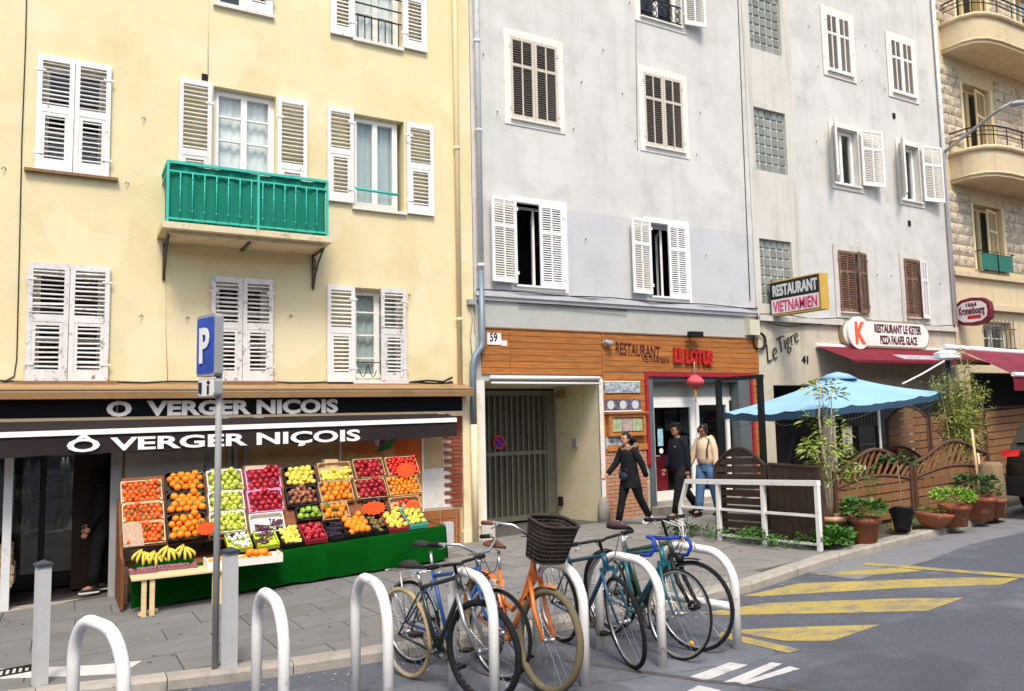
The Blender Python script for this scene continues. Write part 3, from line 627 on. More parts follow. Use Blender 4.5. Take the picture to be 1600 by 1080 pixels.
# gate: ribbed sheet with bars
gt=MB(); gx0,gx1=6.5,8.88; gz0=G(7.6,1.5)+.05; gz1=PZ-.12
gt.box(gx0,gx1,yg-.06,yg,gz0,gz0+.1); gt.box(gx0,gx1,yg-.06,yg,gz1-.1,gz1); gt.box(gx0,gx1,yg-.065,yg-.005,1.58,1.66); gt.box(gx1-.2,gx1,yg-.07,yg,gz0+.1,gz1-.1); gt.box(gx0,gx0+.1,yg-.07,yg,gz0+.1,gz1-.1)
gate=thing('metal_gate','grey green barred metal gate with a no parking disc in the passage','gate',((gx0+gx1)/2,yg,gz0))
part(gt,'gate_frame','gate_metal',gate); part(MB().box(gx0+.1,gx1-.2,yg-.0,yg+.03,gz0+.1,gz1-.1),'gate_sheet','gate_sheet',gate)
n=16
for k in range(n):
    xx=gx0+.17+(gx1-.2-gx0-.2)*k/(n-1)
    part(MB().box(xx-.018,xx+.018,yg-.055,yg-.002,gz0+.1,1.58),'bar','gate_metal',gate); part(MB().box(xx-.018,xx+.018,yg-.055,yg-.002,1.66,gz1-.1),'bar','gate_metal',gate)
c=AT(780,691,y=yg-.08); mk('disc_red','#C4363F',.4); mk('disc_blue','#3A2E8C',.4)
m=MB(); m.lathe([(.145,-.008),(.145,.008)],(0,0,0),24,0); m.lathe([(.105,.009),(.105,.012)],(0,0,0),24,1)
m.bar((-.075,.075,.014),(.075,-.075,.014),.035,.004,up=(0,0,1),mi=0); m.xf(Matrix.Translation(c)@Matrix.Rotation(math.pi/2,4,'X')); part(m,'no_parking_disc',['disc_red','disc_blue'],gate)
# timber cladding, plank by plank
def planks(xa,xb,za,zb,n,splits,skip=None,y=-.03):
    hgt=(zb-za)/n
    for i in range(n):
        xs=[xa]+[s+rnd.uniform(-.01,.01) for s in splits]+[xb]
        for a,b in zip(xs,xs[1:]):
            z0,z1=za+hgt*i+.004,za+hgt*(i+1)-.004
            if skip and skip(a,b,z0,z1): continue
            part(MB().box(a+.003,b-.003,y+rnd.uniform(-.003,.003),-.003,z0,z1),'plank','cladding',B)
planks(6.37,9.02,PZ+.12,ZB,7,[6.95]); 
planks(9.06,XB1-.02,RZ+.07,ZB,7,[11.3])
planks(9.06,RX0-.04,1.66,RZ+.05,11,[]); planks(RX1+.04,XB1-.02,1.3,RZ+.05,14,[])
part(MB().box(9.025,9.055,-.045,-.002,1.6,ZB),'trim_strip','cladding',B); part(MB().box(6.37,XB1,-.05,-.002,ZB,ZB+.025),'trim_strip','wood_strip',B)
# brick plinth left of the door
bz0=G(9.5,0)-.02; rowh=.0735
part(MB().box(9.0,RX0-.03,-.012,-.001,bz0-.3,1.66),'brick_mortar','mortar',B); bm=MB().box(-.107,.107,-.03,0,0,rowh-.011).mesh('brick','brick_pink'); bh=MB().box(-.05,.05,-.03,0,0,rowh-.011).mesh('brick','brick_pink')
z=bz0; k=0
while z<1.6:
    xs=9.02+(0 if k%2 else .115); xe=RX0-.03
    if k%2==0: piece('brick',bh,B,(9.075,-.002,z))
    while xs+.22<=xe+.01: piece('brick',bm,B,(xs+.11,-.002+rnd.uniform(-.002,.002),z)); xs+=.228
    if xe-xs>.09: piece('brick',bh,B,(xs+.052,-.002,z))
    z+=rowh; k+=1
z=bz0+.1; k=0
while z<1.25:
    piece('brick',bh,B,(RX1+.1,-.002,z)); piece('brick',bm,B,(RX1+.24,-.002,z)) ; z+=rowh; k+=1
# entrance: red architrave, slate frame, recess
m=MB(); m.box(RX0-.07,RX1+.07,-.07,.0,RZ-.02,RZ+.06); m.box(RX0-.07,RX0,-.07,0,1.35,RZ-.02); m.box(RX1,RX1+.07,-.07,0,.9,RZ-.02); part(m,'red_architrave','paint_red',B)
yd=.24; gz=G(11.5,0); SZ=gz+.17
m=MB(); m.box(RX0,RX0+.14,-.03,yd,gz-.1,RZ-.02); m.box(RX1-.34,RX1,-.03,yd-.02,gz-.1,RZ-.02); m.box(RX0+.14,RX1-.34,.0,yd,RZ-.12,RZ-.02); part(m,'entrance_frame','frame_slate',B)
part(MB().box(RX0,RX1,-.22,.02,gz-.2,gz+.09),'door_step','kerb',B); part(MB().box(RX0,RX1,.02,3,gz-.2,SZ),'entrance_floor','kerb',B)
m=MB(); y0=yd; dz1=2.62
m.box(RX0+.14,RX1-.34,y0,y0+.06,dz1+.08,RZ-.12); part(m,'transom_panel','panel_pale',B)
def framed(name,xa,xb,za,zb,y,fw,parent,glass='glass'):
    f=MB(); f.box(xa,xa+fw,y-.03,y+.03,za,zb); f.box(xb-fw,xb,y-.03,y+.03,za,zb); f.box(xa+fw,xb-fw,y-.03,y+.03,zb-fw,zb); f.box(xa+fw,xb-fw,y-.03,y+.03,za,za+fw*1.4)
    o=part(f,name,'frame_white',parent); part(MB().box(xa+fw,xb-fw,y-.004,y+.004,za+fw*1.4,zb-fw),'pane',glass,o); return o
dxm=RX0+.2+1.25
dr=framed('glass_door',RX0+.2,dxm,SZ,dz1,y0-.02,.13,B); framed('side_window',dxm+.02,RX1-.42,SZ,dz1,y0-.02,.09,B)
m=MB(); m.box(RX0+.14,RX1-.34,y0-.03,y0+.04,dz1+.002,dz1+.08); part(m,'door_lintel','frame_white',B)
m=MB(); m.tube([(RX0+.27,y0-.09,1.5),(RX0+.40,y0-.09,1.5)],.014,6); m.box(RX0+.25,RX0+.29,y0-.09,y0-.05,1.38,1.56); part(m,'door_handle','steel_grey',dr)
mk('sticker_blue','#9CC3CF',.5,var=.3,scale=20); m=MB(); m.box(RX0+.42,RX0+.56,y0-.03,y0-.026,1.7,2.05); part(m,'door_notice','sticker_blue',dr)
m=MB(); m.lathe([(.055,0),(.055,.003)],(0,0,0),16).xf(Matrix.Translation((RX0+.5,y0-.028,1.6))@Matrix.Rotation(math.pi/2,4,'X')); part(m,'door_sticker','letter_white',dr)
rm=MB(); a,b,c,d=RX0+.0,RX1,y0+.05,4.5
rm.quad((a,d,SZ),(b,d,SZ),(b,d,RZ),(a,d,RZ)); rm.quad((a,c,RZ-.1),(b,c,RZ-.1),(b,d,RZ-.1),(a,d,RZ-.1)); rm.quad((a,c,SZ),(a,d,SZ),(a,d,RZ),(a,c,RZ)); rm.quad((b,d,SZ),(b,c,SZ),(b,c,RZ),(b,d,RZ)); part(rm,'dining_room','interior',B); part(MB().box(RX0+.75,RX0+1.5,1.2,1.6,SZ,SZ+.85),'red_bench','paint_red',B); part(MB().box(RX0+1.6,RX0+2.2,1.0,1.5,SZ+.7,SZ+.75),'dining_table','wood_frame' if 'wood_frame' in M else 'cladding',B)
# writing on the cladding
o=part(fit_text('RESTAURANT',AT(962,553,y=-.035),AT(1031,560,y=-.035),.24,.004),'lettering','letter_maroon',B)
part(fit_text('VIETNAMIEN',AT(1003,565,y=-.035),AT(1045,569,y=-.035),.13,-.002),'lettering','letter_maroon',B)
part(fit_text('LE LOTUS',AT(1053,565,y=-.07),AT(1113,570,y=-.07),.28,.022,.03),'lettering','letter_red',B)
# house number tiles
m=MB(); p=AT(761,520,y=-.04); q=AT(783,539,y=-.04); m.box(p.x,q.x,-.05,-.034,q.z,p.z); o=part(m,'number_tile','letter_white',B); part(fit_text('59',(p.x+.05,-.053,q.z+.06),(q.x-.08,-.053,q.z+.06),.15,.004,.002),'number','letter_black',o)
part(MB().box(q.x+.005,q.x+.12,-.045,-.034,q.z-.02,q.z+.08),'number_tile','surround_white',B)
# ------------------------------------------------------------------ pale building with glass blocks
Cc=thing('pale_building','pale plaster building with glass block stair windows and brown first floor shutters','building',(17,.2,.6))
XC0,XC1=13.34,20.84
C1=rect((1288,18),(1332,121)); C2=rect((1389,58),(1430,154)); C3=rect((1300,197),(1344,294)); C4=rect((1404,224),(1440,318)); C5=rect((1308,391),(1355,490)); C6=rect((1411,404),(1450,498))
gb=[rect((1168,-22),(1221,89)),rect((1177,166),(1231,273)),rect((1186,372),(1240,478))]
for g in gb: g[1]=g[0]+1.05; g[2]=g[3]-1.5
hs=[inset(C1),inset(C2),C3,C4,inset(C5,.03),inset(C6,.03)]+gb; ZC2=4.44
sp=14.95
part(wall_mb(XC0,sp,ZC2,16.4,hs,depth=.12),'wall','plaster_pale',Cc); part(wall_mb(sp,XC1,ZC2,16.4,hs,y=.015),'wall','plaster_grey',Cc)
part(MB().quad((XC0,1.3,4),(XC1,1.3,4),(XC1,1.3,16),(XC0,1.3,16)),'unlit_backing','dark_room',Cc); part(MB().box(XC0,XC1,.02,8,16.4,16.6),'roof_slab','slab_stone',Cc)  # backing sheet carries the rooms' darkness in its colour
mk('glass_block','#868A80',.25,var=.25,scale=1.2,spec=.4,objrand=.2,coat=.15); bw=.19
for g in gb:
    gw=(g[1]-g[0])/5; gh=(g[3]-g[2])/7; gm=MB(); s=.012
    part(MB().quad((g[0],.09,g[2]),(g[1],.09,g[2]),(g[1],.09,g[3]),(g[0],.09,g[3])),'block_grout','surround_white',Cc)
    blk=MB(); e=.02; a,b=gw/2-s,gh/2-s
    blk.add([(-a,.0,-b),(a,.0,-b),(a,.0,b),(-a,.0,b),(-a+e,-.03,-b+e),(a-e,-.03,-b+e),(a-e,-.03,b-e),(-a+e,-.03,b-e)],[(4,5,6,7),(0,1,5,4),(1,2,6,5),(2,3,7,6),(3,0,4,7)]); me=blk.mesh('glass_block','glass_block')
    for i in range(5):
        for j in range(7): piece('glass_block',me,Cc,(g[0]+gw*(i+.5),.088,g[2]+gh*(j+.5)))
for r in (C1,C2):
    w=(r[1]-r[0])/2-.004; shutter_p(Cc,r[0],r[2],w,r[3]-r[2],'shutter_white','shutter_beige',y=.0,side=1); shutter_p(Cc,r[1],r[2],w,r[3]-r[2],'shutter_white','shutter_beige',y=.0,side=-1); surround(Cc,*r,wd=.16,pr=.01)
for r in (C3,C4):
    w=.52; window(Cc,*r,bars=(),y=.2); surround(Cc,*r,wd=.14,pr=.01)
    shutter_p(Cc,r[0]-.01,r[2]+.05,w,r[3]-r[2],'shutter_white','shutter_cream',y=-.06,ang=RAD(42),side=-1); shutter_p(Cc,r[1]+.02,r[2]+.05,.72,r[3]-r[2],'shutter_white','shutter_cream',y=-.09,ang=RAD(-9),side=1)
for i,r in enumerate((C5,C6)):
    w=(r[1]-r[0])*(.62 if i==0 else .66); surround(Cc,*r,wd=.16,mat='plaster_pale',pr=.008); shutter_p(Cc,r[0],r[2],w,r[3]-r[2],'shutter_brown',y=-.02,side=1)
    shutter_p(Cc,r[1]+.05,r[2]-.02,(r[1]-r[0])*.5,r[3]-r[2],'shutter_brown' if i==0 else 'shutter_white',y=-.03,ang=RAD(15),side=-1)
hooks(Cc,[(1263,42),(1278,105),(1352,72),(1370,80),(1346,127),(1442,158),(1382,140),(1275,222),(1380,248),(1370,430),(1392,432),(1468,444)],'iron_grey')
for px,py in ((1397,181),(1421,349)): p=AT(px,py,y=0); part(MB().box(p.x-.05,p.x+.05,-.01,.016,p.z-.07,p.z+.07),'vent_hole','dark_room',Cc)
m=MB(); m.box(XC0,XC1,-.10,.0,ZC2-.05,ZC2+.06); part(m,'cornice','plaster_pale',Cc)
m=MB(); m.tube([(XC0+.4*k,-.09+.03*math.sin(k*1.7),ZC2+.09+.03*math.sin(k*1.1)) for k in range(19)],.012,5); m.tube([(13.6+.3*k,-.08,ZC2-.1-.05*math.sin(k*.9)) for k in range(7)],.014,5); part(m,'cable','cable',Cc)
hC=[(13.75,15.7,-.3,2.95),(16.35,20.3,-.3,2.75)]
part(wall_mb(XC0,XC1,-.6,ZC2-.05,hC,depth=.3),'ground_floor_wall','plaster_beige',Cc)
m=MB(); m.quad((13.6,1.5,-.2),(20.4,1.5,-.2),(20.4,1.5,3),(13.6,1.5,3)); part(m,'restaurant_interior','interior',Cc)
for a,b in ((16.4,17.6),(17.62,18.9),(18.92,20.25)): framed('shop_window',a,b,.9,2.7,.2,.07,Cc)
# "Le Tigre" wrought script and the number
part(fit_text('Le',AT(1200,567,y=-.03),AT(1217,560,y=-.03),.42,-.012,.01,shear=.35),'script_lettering','letter_black',Cc)
part(fit_text('Tigre',AT(1221,551,y=-.03),AT(1250,533,y=-.03),.36,-.010,.01,shear=.35),'script_lettering','letter_black',Cc)
part(fit_text('41',AT(1253,567,y=-.015),AT(1263,568,y=-.015),.17,.008),'number','letter_black',Cc)
# ------------------------------------------------------------------ stone and render building at the far right
D=thing('stone_building','ochre building with rough stone panels and rounded balconies at the right','building',(24,.2,.8))
XD0,XD1=20.86,33
dw=[(22.1,23.55,6.2,8.1),(25.2,26.9,6.2,8.1),(22.0,23.4,9.35,11.65),(25.2,26.9,9.35,11.65),(22.0,23.6,13.1,15.4),(25.2,26.9,13.1,15.4),(22.2,23.6,3.85,4.75),(21.4,27,-.6,3.3)]  # last opening also stands for wall shaded by the large awning
part(wall_mb(XD0,XD1,-.6,16.5,dw,depth=.45,y=.0),'wall','plaster_ochre',D); part(MB().quad((XD0,1.6,0),(XD1,1.6,0),(XD1,1.6,16),(XD0,1.6,16)),'unlit_backing','dark_room',D)  # black backing sheet gives the openings their painted darkness
stm=[]
for v in range(6):
    b=MB(); n=3; vs=[]; L,H=.40,.285
    for j in range(n+1):
        for i in range(n+1):
            ed=i in (0,n) or j in (0,n); vs.append((-L/2+L*i/n,-.012 if ed else -.045-rnd.uniform(0,.035),-H/2+H*j/n))
    b.add(vs,[(j*4+i,j*4+i+1,j*4+i+5,j*4+i+4) for j in range(n) for i in range(n)],True)
    b.add([(-L/2,0,-H/2),(L/2,0,-H/2),(L/2,0,H/2),(-L/2,0,H/2),(-L/2,-.012,-H/2),(L/2,-.012,-H/2),(L/2,-.012,H/2),(-L/2,-.012,H/2)],[(0,1,5,4),(1,2,6,5),(2,3,7,6),(3,0,4,7)]); stm.append(b.mesh('stone','stone_boss'))
def stones(xa,xb,za,zb):
    part(MB().box(xa,xb,-.006,-.001,za,zb),'stone_bedding','mortar',D); rows=max(1,round((zb-za)/.3)); h=(zb-za)/rows
    for r_ in range(rows):
        x=xa; first=True
        while x<xb-.08:
            L=rnd.uniform(.34,.56) if not(first and r_%2) else rnd.uniform(.2,.3); first=False
            L=min(L,xb-x); 
            if xb-x-L<.12: L=xb-x
            piece('stone',rnd.choice(stm),D,(x+L/2,-.006,za+h*(r_+.5)),scale=((L-.02)/.40,1,(h-.02)/.285)); x+=L
for za,zb in ((6.25,8.35),(9.7,12.0),(13.3,16.2)):
    stones(XD0+.05,22.0 if za<9 else 21.9,za,zb); stones(23.65,25.1,za,zb)
m=MB(); m.box(XD0,XD1,-.12,0,5.95,6.08); m.box(XD0+.3,XD1,-.16,0,5.05,5.2); part(m,'string_course','plaster_ochre',D)
def balcony(z0,z1,rail):
    pl=[(21.15,0),(21.15,-.55),(21.3,-.85),(21.6,-1.02),(22.1,-1.1),(25,-1.1),(30,-1.1)]; m=MB()
    n=len(pl); vs=[]
    for x,y in pl: vs+=[(x,y,z0),(x,y,z1)]
    m.add(vs,[(2*i,2*i+2,2*i+3,2*i+1) for i in range(n-1)],True)
    m.add([(x,y,z0) for x,y in pl]+[(30,0,z0)],[tuple(reversed(range(n+1)))]); m.add([(x,y,z1-.12) for x,y in pl]+[(30,0,z1-.12)],[tuple(range(n+1))])
    for x0,y0 in ((0,0),):
        m.tube([(x,y-.03,z1) for x,y in pl],.07,6); m.tube([(x,y-.02,z0+.1) for x,y in pl],.035,6)
    o=part(m,'balcony','plaster_ochre',D); r=MB(); sc=lambda k:[(21.2+(x-21.15)*1.0,y*.95,z1+k) for x,y in pl]
    for k,rr in ((.62,.022),(.38,.014),(.5,.012)): r.tube(sc(k),rr,6)
    for i,(x,y) in enumerate(pl): r.tube([(21.2+(x-21.15),y*.95,z1),(21.2+(x-21.15),y*.95,z1+.62)],.015,6)
    for x in (22.9,23.7,24.4,25.8,26.6): r.tube([(x,-1.045,z1),(x,-1.045,z1+.62)],.015,6)
    part(r,'balcony_railing','iron_black',o)
balcony(8.55,9.35,True); balcony(12.3,13.1,True)
for r in dw[:6]:
    f=MB(); f.box(r[0],r[0]+.09,.25,.33,r[2],r[3]); f.box(r[1]-.09,r[1],.25,.33,r[2],r[3]); f.box(r[0]+.09,r[1]-.09,.25,.33,r[3]-.09,r[3]); f.box((r[0]+r[1])/2-.05,(r[0]+r[1])/2+.05,.24,.33,r[2],r[3]-.09)
    o=part(f,'window','pipe_cream',D); part(MB().box(r[0]+.09,r[1]-.09,.29,.3,r[2],r[3]-.09),'pane','glass',o)
    shutter_p(D,r[1]-.05,r[2]+.02,(r[1]-r[0])*.5,r[3]-r[2]-.1,'pipe_cream',y=.12,ang=RAD(10),side=-1,cols=1)
    fr=MB(); fr.box(r[0]-.1,r[0],-.03,.0,r[2],r[3]); fr.box(r[1],r[1]+.1,-.03,0,r[2],r[3]); part(fr,'jamb','pipe_cream',D)
m=MB(); mk('green_cloth','#2E6F5E',.8,var=.15,scale=8); m.add(wavy(22.12,23.7,6.2,6.68,-.14,20,.012).v,[(2*i,2*i+2,2*i+3,2*i+1) for i in range(20)],True); part(m,'rail_cloth','green_cloth',D)
m=MB(); m.tube([(22.05,0,6.72),(22.05,-.17,6.72),(23.75,-.17,6.72),(23.75,0,6.72)],.018,6); m.tube([(22.9,-.17,6.1),(22.9,-.17,6.72)],.012,6); part(m,'window_guard','iron_black',D)
m=MB(); r=dw[6]
for k in range(8): xx=r[0]+(r[1]-r[0])*k/7; m.tube([(xx,-.07,r[2]-.1),(xx,-.07,r[3]+.08)],.013,6)
m.bar((r[0]-.12,-.07,4.55),(r[1]+.12,-.07,4.55),.03,.03); m.bar((r[0]-.12,-.07,4.0),(r[1]+.12,-.07,4.0),.03,.03); part(m,'window_bars','iron_grey',D)
window(D,r[0],r[1],r[2],r[3],y=.25,bars=(.5,))
pipe('drainpipe',[(6.36,-.08,16),(6.36,-.08,5.0)],.055,'pipe_white','white upper drainpipe at the edge of the grey wall',[(6.36,-.08,zz) for zz in (5.1,7.6,9.3,11.2)])
p=AT(735,566,y=-.1)
pipe('drainpipe',[(6.36,-.08,5.0),(6.36,-.08,3.75),(6.34,-.09,3.62),(6.18,-.13,3.45),(6.14,-.13,3.3),(6.14,-.13,2.25)],.058,'pipe_slate','slate grey drainpipe with a dog leg between yellow pier and timber cladding')
pipe('drainpipe',[(6.14,-.13,2.25),(6.14,-.13,G(6.1,0))],.06,'plaster_cream','cream painted foot of the drainpipe on the corner pier')
pipe('drainpipe',[(20.8,-.07,16),(20.8,-.07,4.6)],.05,'pipe_white','slim white drainpipe between pale building and stone building')
# ------------------------------------------------------------------ fruit shop front: hood, sign, awning
mk('hood_brown','#A07F57',.7,var=.08,scale=2,stain='#7C6040',sscale=3,slo=.52,shi=.8); mk('sign_navy','#070B12',.35,var=.2,scale=1.5,spec=.2); mk('bar_tan','#A89878',.5,.3,var=.08)
mk('awning_brown','#241B1B',.85,var=.08,scale=3,bump=.1,bscale=200); mk('strip_white','#F2F0EA',.6,var=.02)
hd=MB()
for xa,xb in ((-8,6.03),): hd.prism([(xa,-.002,2.97),(xa,-.36,2.87),(xa,-.38,2.83),(xa,-.36,2.74),(xa,-.002,2.74)],(xb-xa,0,0))
hood=thing('canopy_hood','long brown sheet metal hood running above the dark shop sign','hood',(-1,-.2,2.74)); part(hd,'hood_sheet','hood_brown',hood); part(MB().bar((-8,-.375,2.87),(6.035,-.375,2.87),.02,.02),'hood_edge','bar_tan',hood)
m=MB(); m.tube([(-1.2+.35*k,-.03,2.985+.012*math.sin(k*1.9)) for k in range(21)],.014,5); m.tube([(5.0,-.05,2.99),(5.3,-.06,3.02),(5.6,-.05,3.0),(5.78,-.05,3.08)],.018,5); part(m,'cable','cable',A)
sg=thing('shop_sign','dark navy sign board reading O VERGER NIÇOIS in pale raised letters','sign',(-1,-.1,2.47))
for a,b in ((-8,.55),(.556,5.9)): part(MB().box(a,b,-.16,-.002,2.49,2.735),'sign_panel','sign_navy',sg)
part(MB().box(.548,.558,-.165,-.15,2.49,2.735),'joint_strip','steel_grey',sg)
yS=-.17
mkL=lambda t,a,b,h,m_,w: part(fit_text(t,a,b,h,w,.012),'lettering',m_,sg)
pa=AT(166,650,y=yS); pb=AT(528,643.5,y=yS); mkL('O  VERGER NIÇOIS',pa,pb,.195,'strip_white',.012)
aw=thing('shop_awning','dark brown fabric shop awning with a white strip and lettered valance','awning',(2,-.4,2.0))
part(MB().box(-8,5.9,-.24,-.002,2.405,2.487),'awning_cassette','bar_tan',aw)
for px in (350,405,690): p=AT(px,652,y=-.25); m=MB(); m.box(p.x-.09,p.x+.06,-.29,-.242,2.41,2.46); part(m,'bracket','steel_grey',aw)
yv=-.6; L0=AT(0,680,y=yv); R0=AT(713,656,y=yv); L1=AT(0,716,y=yv); R1=AT(710,682,y=yv); sl0=(R0.z-L0.z)/(R0.x-L0.x); sl1=(R1.z-L1.z)/(R1.x-L1.x)
zf=lambda x:L0.z+sl0*(x-L0.x); zv=lambda x:L1.z+sl1*(x-L1.x); XA,XB_=-8,R0.x
part(MB().quad((XA,-.2,2.45),(XB_,-.2,2.46),(XB_,yv,zf(XB_)+.03),(XA,yv,zf(XA)+.03)),'awning_fabric','awning_brown',aw)
m=MB(); m.add([(XA,yv-.02,zf(XA)-.035),(XB_,yv-.02,zf(XB_)-.035),(XB_,yv-.02,zf(XB_)+.035),(XA,yv-.02,zf(XA)+.035),(XA,yv+.03,zf(XA)-.035),(XB_,yv+.03,zf(XB_)-.035),(XB_,yv+.03,zf(XB_)+.035),(XA,yv+.03,zf(XA)+.035)],[(0,1,2,3),(5,4,7,6),(3,2,6,7),(4,5,1,0),(1,5,6,2),(4,0,3,7)]); part(m,'front_bar','strip_white',aw)
m=MB(); vs=[]; n=70
for i in range(n+1):
    x=XA+(XB_-XA)*i/n; vs+=[(x,yv+.005,zf(x)-.036),(x,yv-.005+.012*math.sin(i*.8),zv(x)+.006*math.sin(i*1.3))]
m.add(vs,[(2*i+1,2*i+3,2*i+2,2*i) for i in range(n)],True); part(m,'valance','awning_brown',aw)
pa=AT(104,706.5,y=yv-.022); pb=AT(563,688,y=yv-.022); part(fit_text('Ô VERGER NIÇOIS',pa,pb,.165,.007,.002),'lettering','strip_white',aw)
# display fridge with a lit tube inside the dark shop
mk('fridge_black','#121418',.35,var=.2); mk('tube_light',(1,.97,.9),.5,emit=6); mk('goods','#8C8F7A',.7,var=.6,scale=9)
fr=thing('display_fridge','black glass fronted display fridge standing inside the dark shop','fridge',(-1.0,1.6,0))
fx=[AT(45,800,y=1.3).x-.6,AT(66,800,y=1.3).x,AT(125,800,y=1.3).x]; m=MB(); m.box(fx[0],fx[2],1.3,1.95,0,.2); m.box(fx[0],fx[2],1.3,1.95,2.05,2.2); m.box(fx[0],fx[2],1.9,1.95,.2,2.05)
for x in fx: m.box(x-.03,x+.03,1.3,1.9,.2,2.05)
for z in (.75,1.25,1.65): m.box(fx[0]+.03,fx[2]-.03,1.4,1.9,z,z+.02)
part(m,'cabinet','fridge_black',fr)
for a,b in zip(fx,fx[1:]): part(MB().box(a+.04,b-.04,1.285,1.295,.22,2.04),'glass_door','glass',fr)
p=AT(80,722,y=1.5); q=AT(118,721,y=1.5); m=MB(); m.tube([(p.x,1.45,2.0),(q.x,1.45,2.0)],.016,8); part(m,'light_tube','tube_light',fr)
for k in range(26):
    x=rnd.uniform(fx[0]+.1,fx[2]-.1); z=rnd.choice((.77,1.27,1.67)); m=MB(); m.lathe([(.035,0),(.04,.1),(.038,.15),(.015,.19),(.014,.22)],(x,1.6+rnd.uniform(-.1,.15),z),8); part(m,'bottle','goods',fr)
cab=MB(); cab.box(.05,.5,.9,2.6,G(0,0),2.3); solo(cab,'wooden_cabinet',mk('wood_dark','#2A1810',.6,var=.3,scale=4,stretch=(4,4,.4)),'dark reddish timber cupboard inside the shop beside the door jamb','cabinet')
# ------------------------------------------------------------------ the stall
mk('turf_cloth','#045A14',1,spec=.08,var=.15,scale=3,bump=.8,bscale=400,fine=.35,fscale=260,); mk('rack_wood','#7C4A2A',.75,var=.2,scale=4,stretch=(1,1,5)); mk('pine','#DCC193',.7,var=.12,scale=4,stretch=(1,5,5)); mk('crate_wood','#D8BC93',.75,var=.15,scale=6,stretch=(1,4,4),objrand=.06)
mk('crate_black','#191716',.5,var=.2); mk('crate_pink','#E39AC0',.6,var=.06,objrand=.04); mk('crate_white','#E5DFD2',.7,var=.05,objrand=.04); mk('crate_card','#B99A70',.85,var=.08,scale=5,objrand=.06); mk('crate_lime','#BFD13A',.6,var=.1); mk('crate_red','#A32A3A',.6,var=.25,scale=9); mk('crate_teal','#4FB7AE',.6,var=.1)
YT=-1.63
ztop=lambda x:.515+.053*x
ATs=lambda px,py,p0,n: (lambda d: CAM+d*((Vector(p0)-CAM).dot(n)/d.dot(n)))(_f*FPX+_r*(px-800)-_u*(py-540))
st=thing('fruit_stall','long fruit stall draped in green artificial turf under the awning','market stall',(2.8,-1.2,.1))
m=MB(); x0,x1=.69,4.9; vs=[]; n=64
for i in range(n+1):
    x=x0+(x1-x0)*i/n; yy=YT+.012*math.sin(i*.7)+.008*math.sin(i*1.7); s=-.012 if i>n*.56 else 0
    vs+=[(x,yy+.10,ztop(x)+.004),(x,yy+.012,ztop(x)),(x,yy,ztop(x)-.02),(x,yy+s,(ztop(x)+G(x,YT))/2),(x,yy+s*1.5+.01*math.sin(i*.5),G(x,YT)+.035+.008*math.sin(i*.9))]
m.add(vs,[(5*i+j+1,5*i+5+j+1,5*i+5+j,5*i+j) for i in range(n) for j in range(4)],True)
vs=[]
for i in range(13):
    y=YT+(1.1)*i/12; vs+=[(x1+.01*math.sin(i*1.3),y,ztop(x1)),(x1+.03+.012*math.sin(i),y,G(x1,y)+.04)]
m.add(vs,[(2*i,2*i+1,2*i+3,2*i+2) for i in range(12)],True)
part(m,'turf_cloth','turf_cloth',st)
part(MB().add([(x0,YT+.02,ztop(x0)-.01),(x1,YT+.02,ztop(x1)-.01),(x1,-.5,ztop(x1)-.01),(x0,-.5,ztop(x0)-.01)],[(0,1,2,3)]),'table_top','rack_wood',st)
tilt=RAD(50); P0=(0,-1.2,.80); uu=Vector((1,0,.02)).normalized(); vv=Vector((0,math.cos(tilt),math.sin(tilt))); nn=uu.cross(vv).normalized()
tilt2=RAD(24); Q0=(0,-1.56,.53); u2=Vector((1,0,.053)).normalized(); v2=Vector((0,math.cos(tilt2),math.sin(tilt2))); v2=(v2-u2*v2.dot(u2)).normalized(); n2=u2.cross(v2).normalized()
m=MB(); a=Vector((.62,-1.2,.80+.012)); b=Vector((4.58,-1.2,.80+.09)); m.add([a-nn*.03,b-nn*.03,b+vv*1.12-nn*.03,a+vv*1.12-nn*.03],[(0,1,2,3)]); part(m,'rack_board','rack_wood',st)
m=MB(); m.prism([(.58,-1.50,G(.6,-1.5)+.02),(.58,-.15,G(.6,0)+.02),(.58,-.15,1.35),(.58,-.5,1.3),(.58,-1.22,.72),(.58,-1.5,.72)],(.035,0,0)); part(m,'side_board','rack_wood',st)
for xx in (.66,2.0,3.4,4.85): part(MB().bar((xx,-.9,G(xx,-.9)),(xx,-.9,ztop(xx)-.02),.06,.06),'stall_leg','pine',st)
# fruit meshes
mk('f_orange','#F08A12',.45,var=.1,scale=9,bump=.15,bscale=300,objrand=.1,spec=.5); mk('f_clementine','#E8651C',.45,var=.12,scale=9,bump=.12,bscale=300,objrand=.12,spec=.5); mk('f_green','#B8C24A',.35,var=.12,scale=12,objrand=.1,spec=.5); mk('f_lime','#8FB03C',.35,var=.12,scale=12,objrand=.1,spec=.5); mk('f_red','#A81F2C',.3,var=.25,scale=16,objrand=.22,spec=.5); mk('f_yellow','#E3CE52',.4,var=.1,scale=12,objrand=.1,spec=.5); mk('f_blush','#8E5A3E',.4,var=.35,scale=14,objrand=.2,spec=.5); mk('f_kiwi','#75663A',.8,var=.2,scale=20,objrand=.15); mk('f_tomato','#CF2A1B',.25,var=.08,scale=12,objrand=.1,spec=.6); mk('f_dark','#2A1F33',.4,var=.3,scale=20,objrand=.25); mk('f_purple','#5B2A4C',.4,var=.3,scale=20,objrand=.25); mk('f_white','#E6E0DB',.7,var=.1,scale=12,objrand=.08); mk('stem_brown','#4A3420',.8); mk('leaf_green','#3F6B24',.6,var=.2,scale=10,objrand=.15)
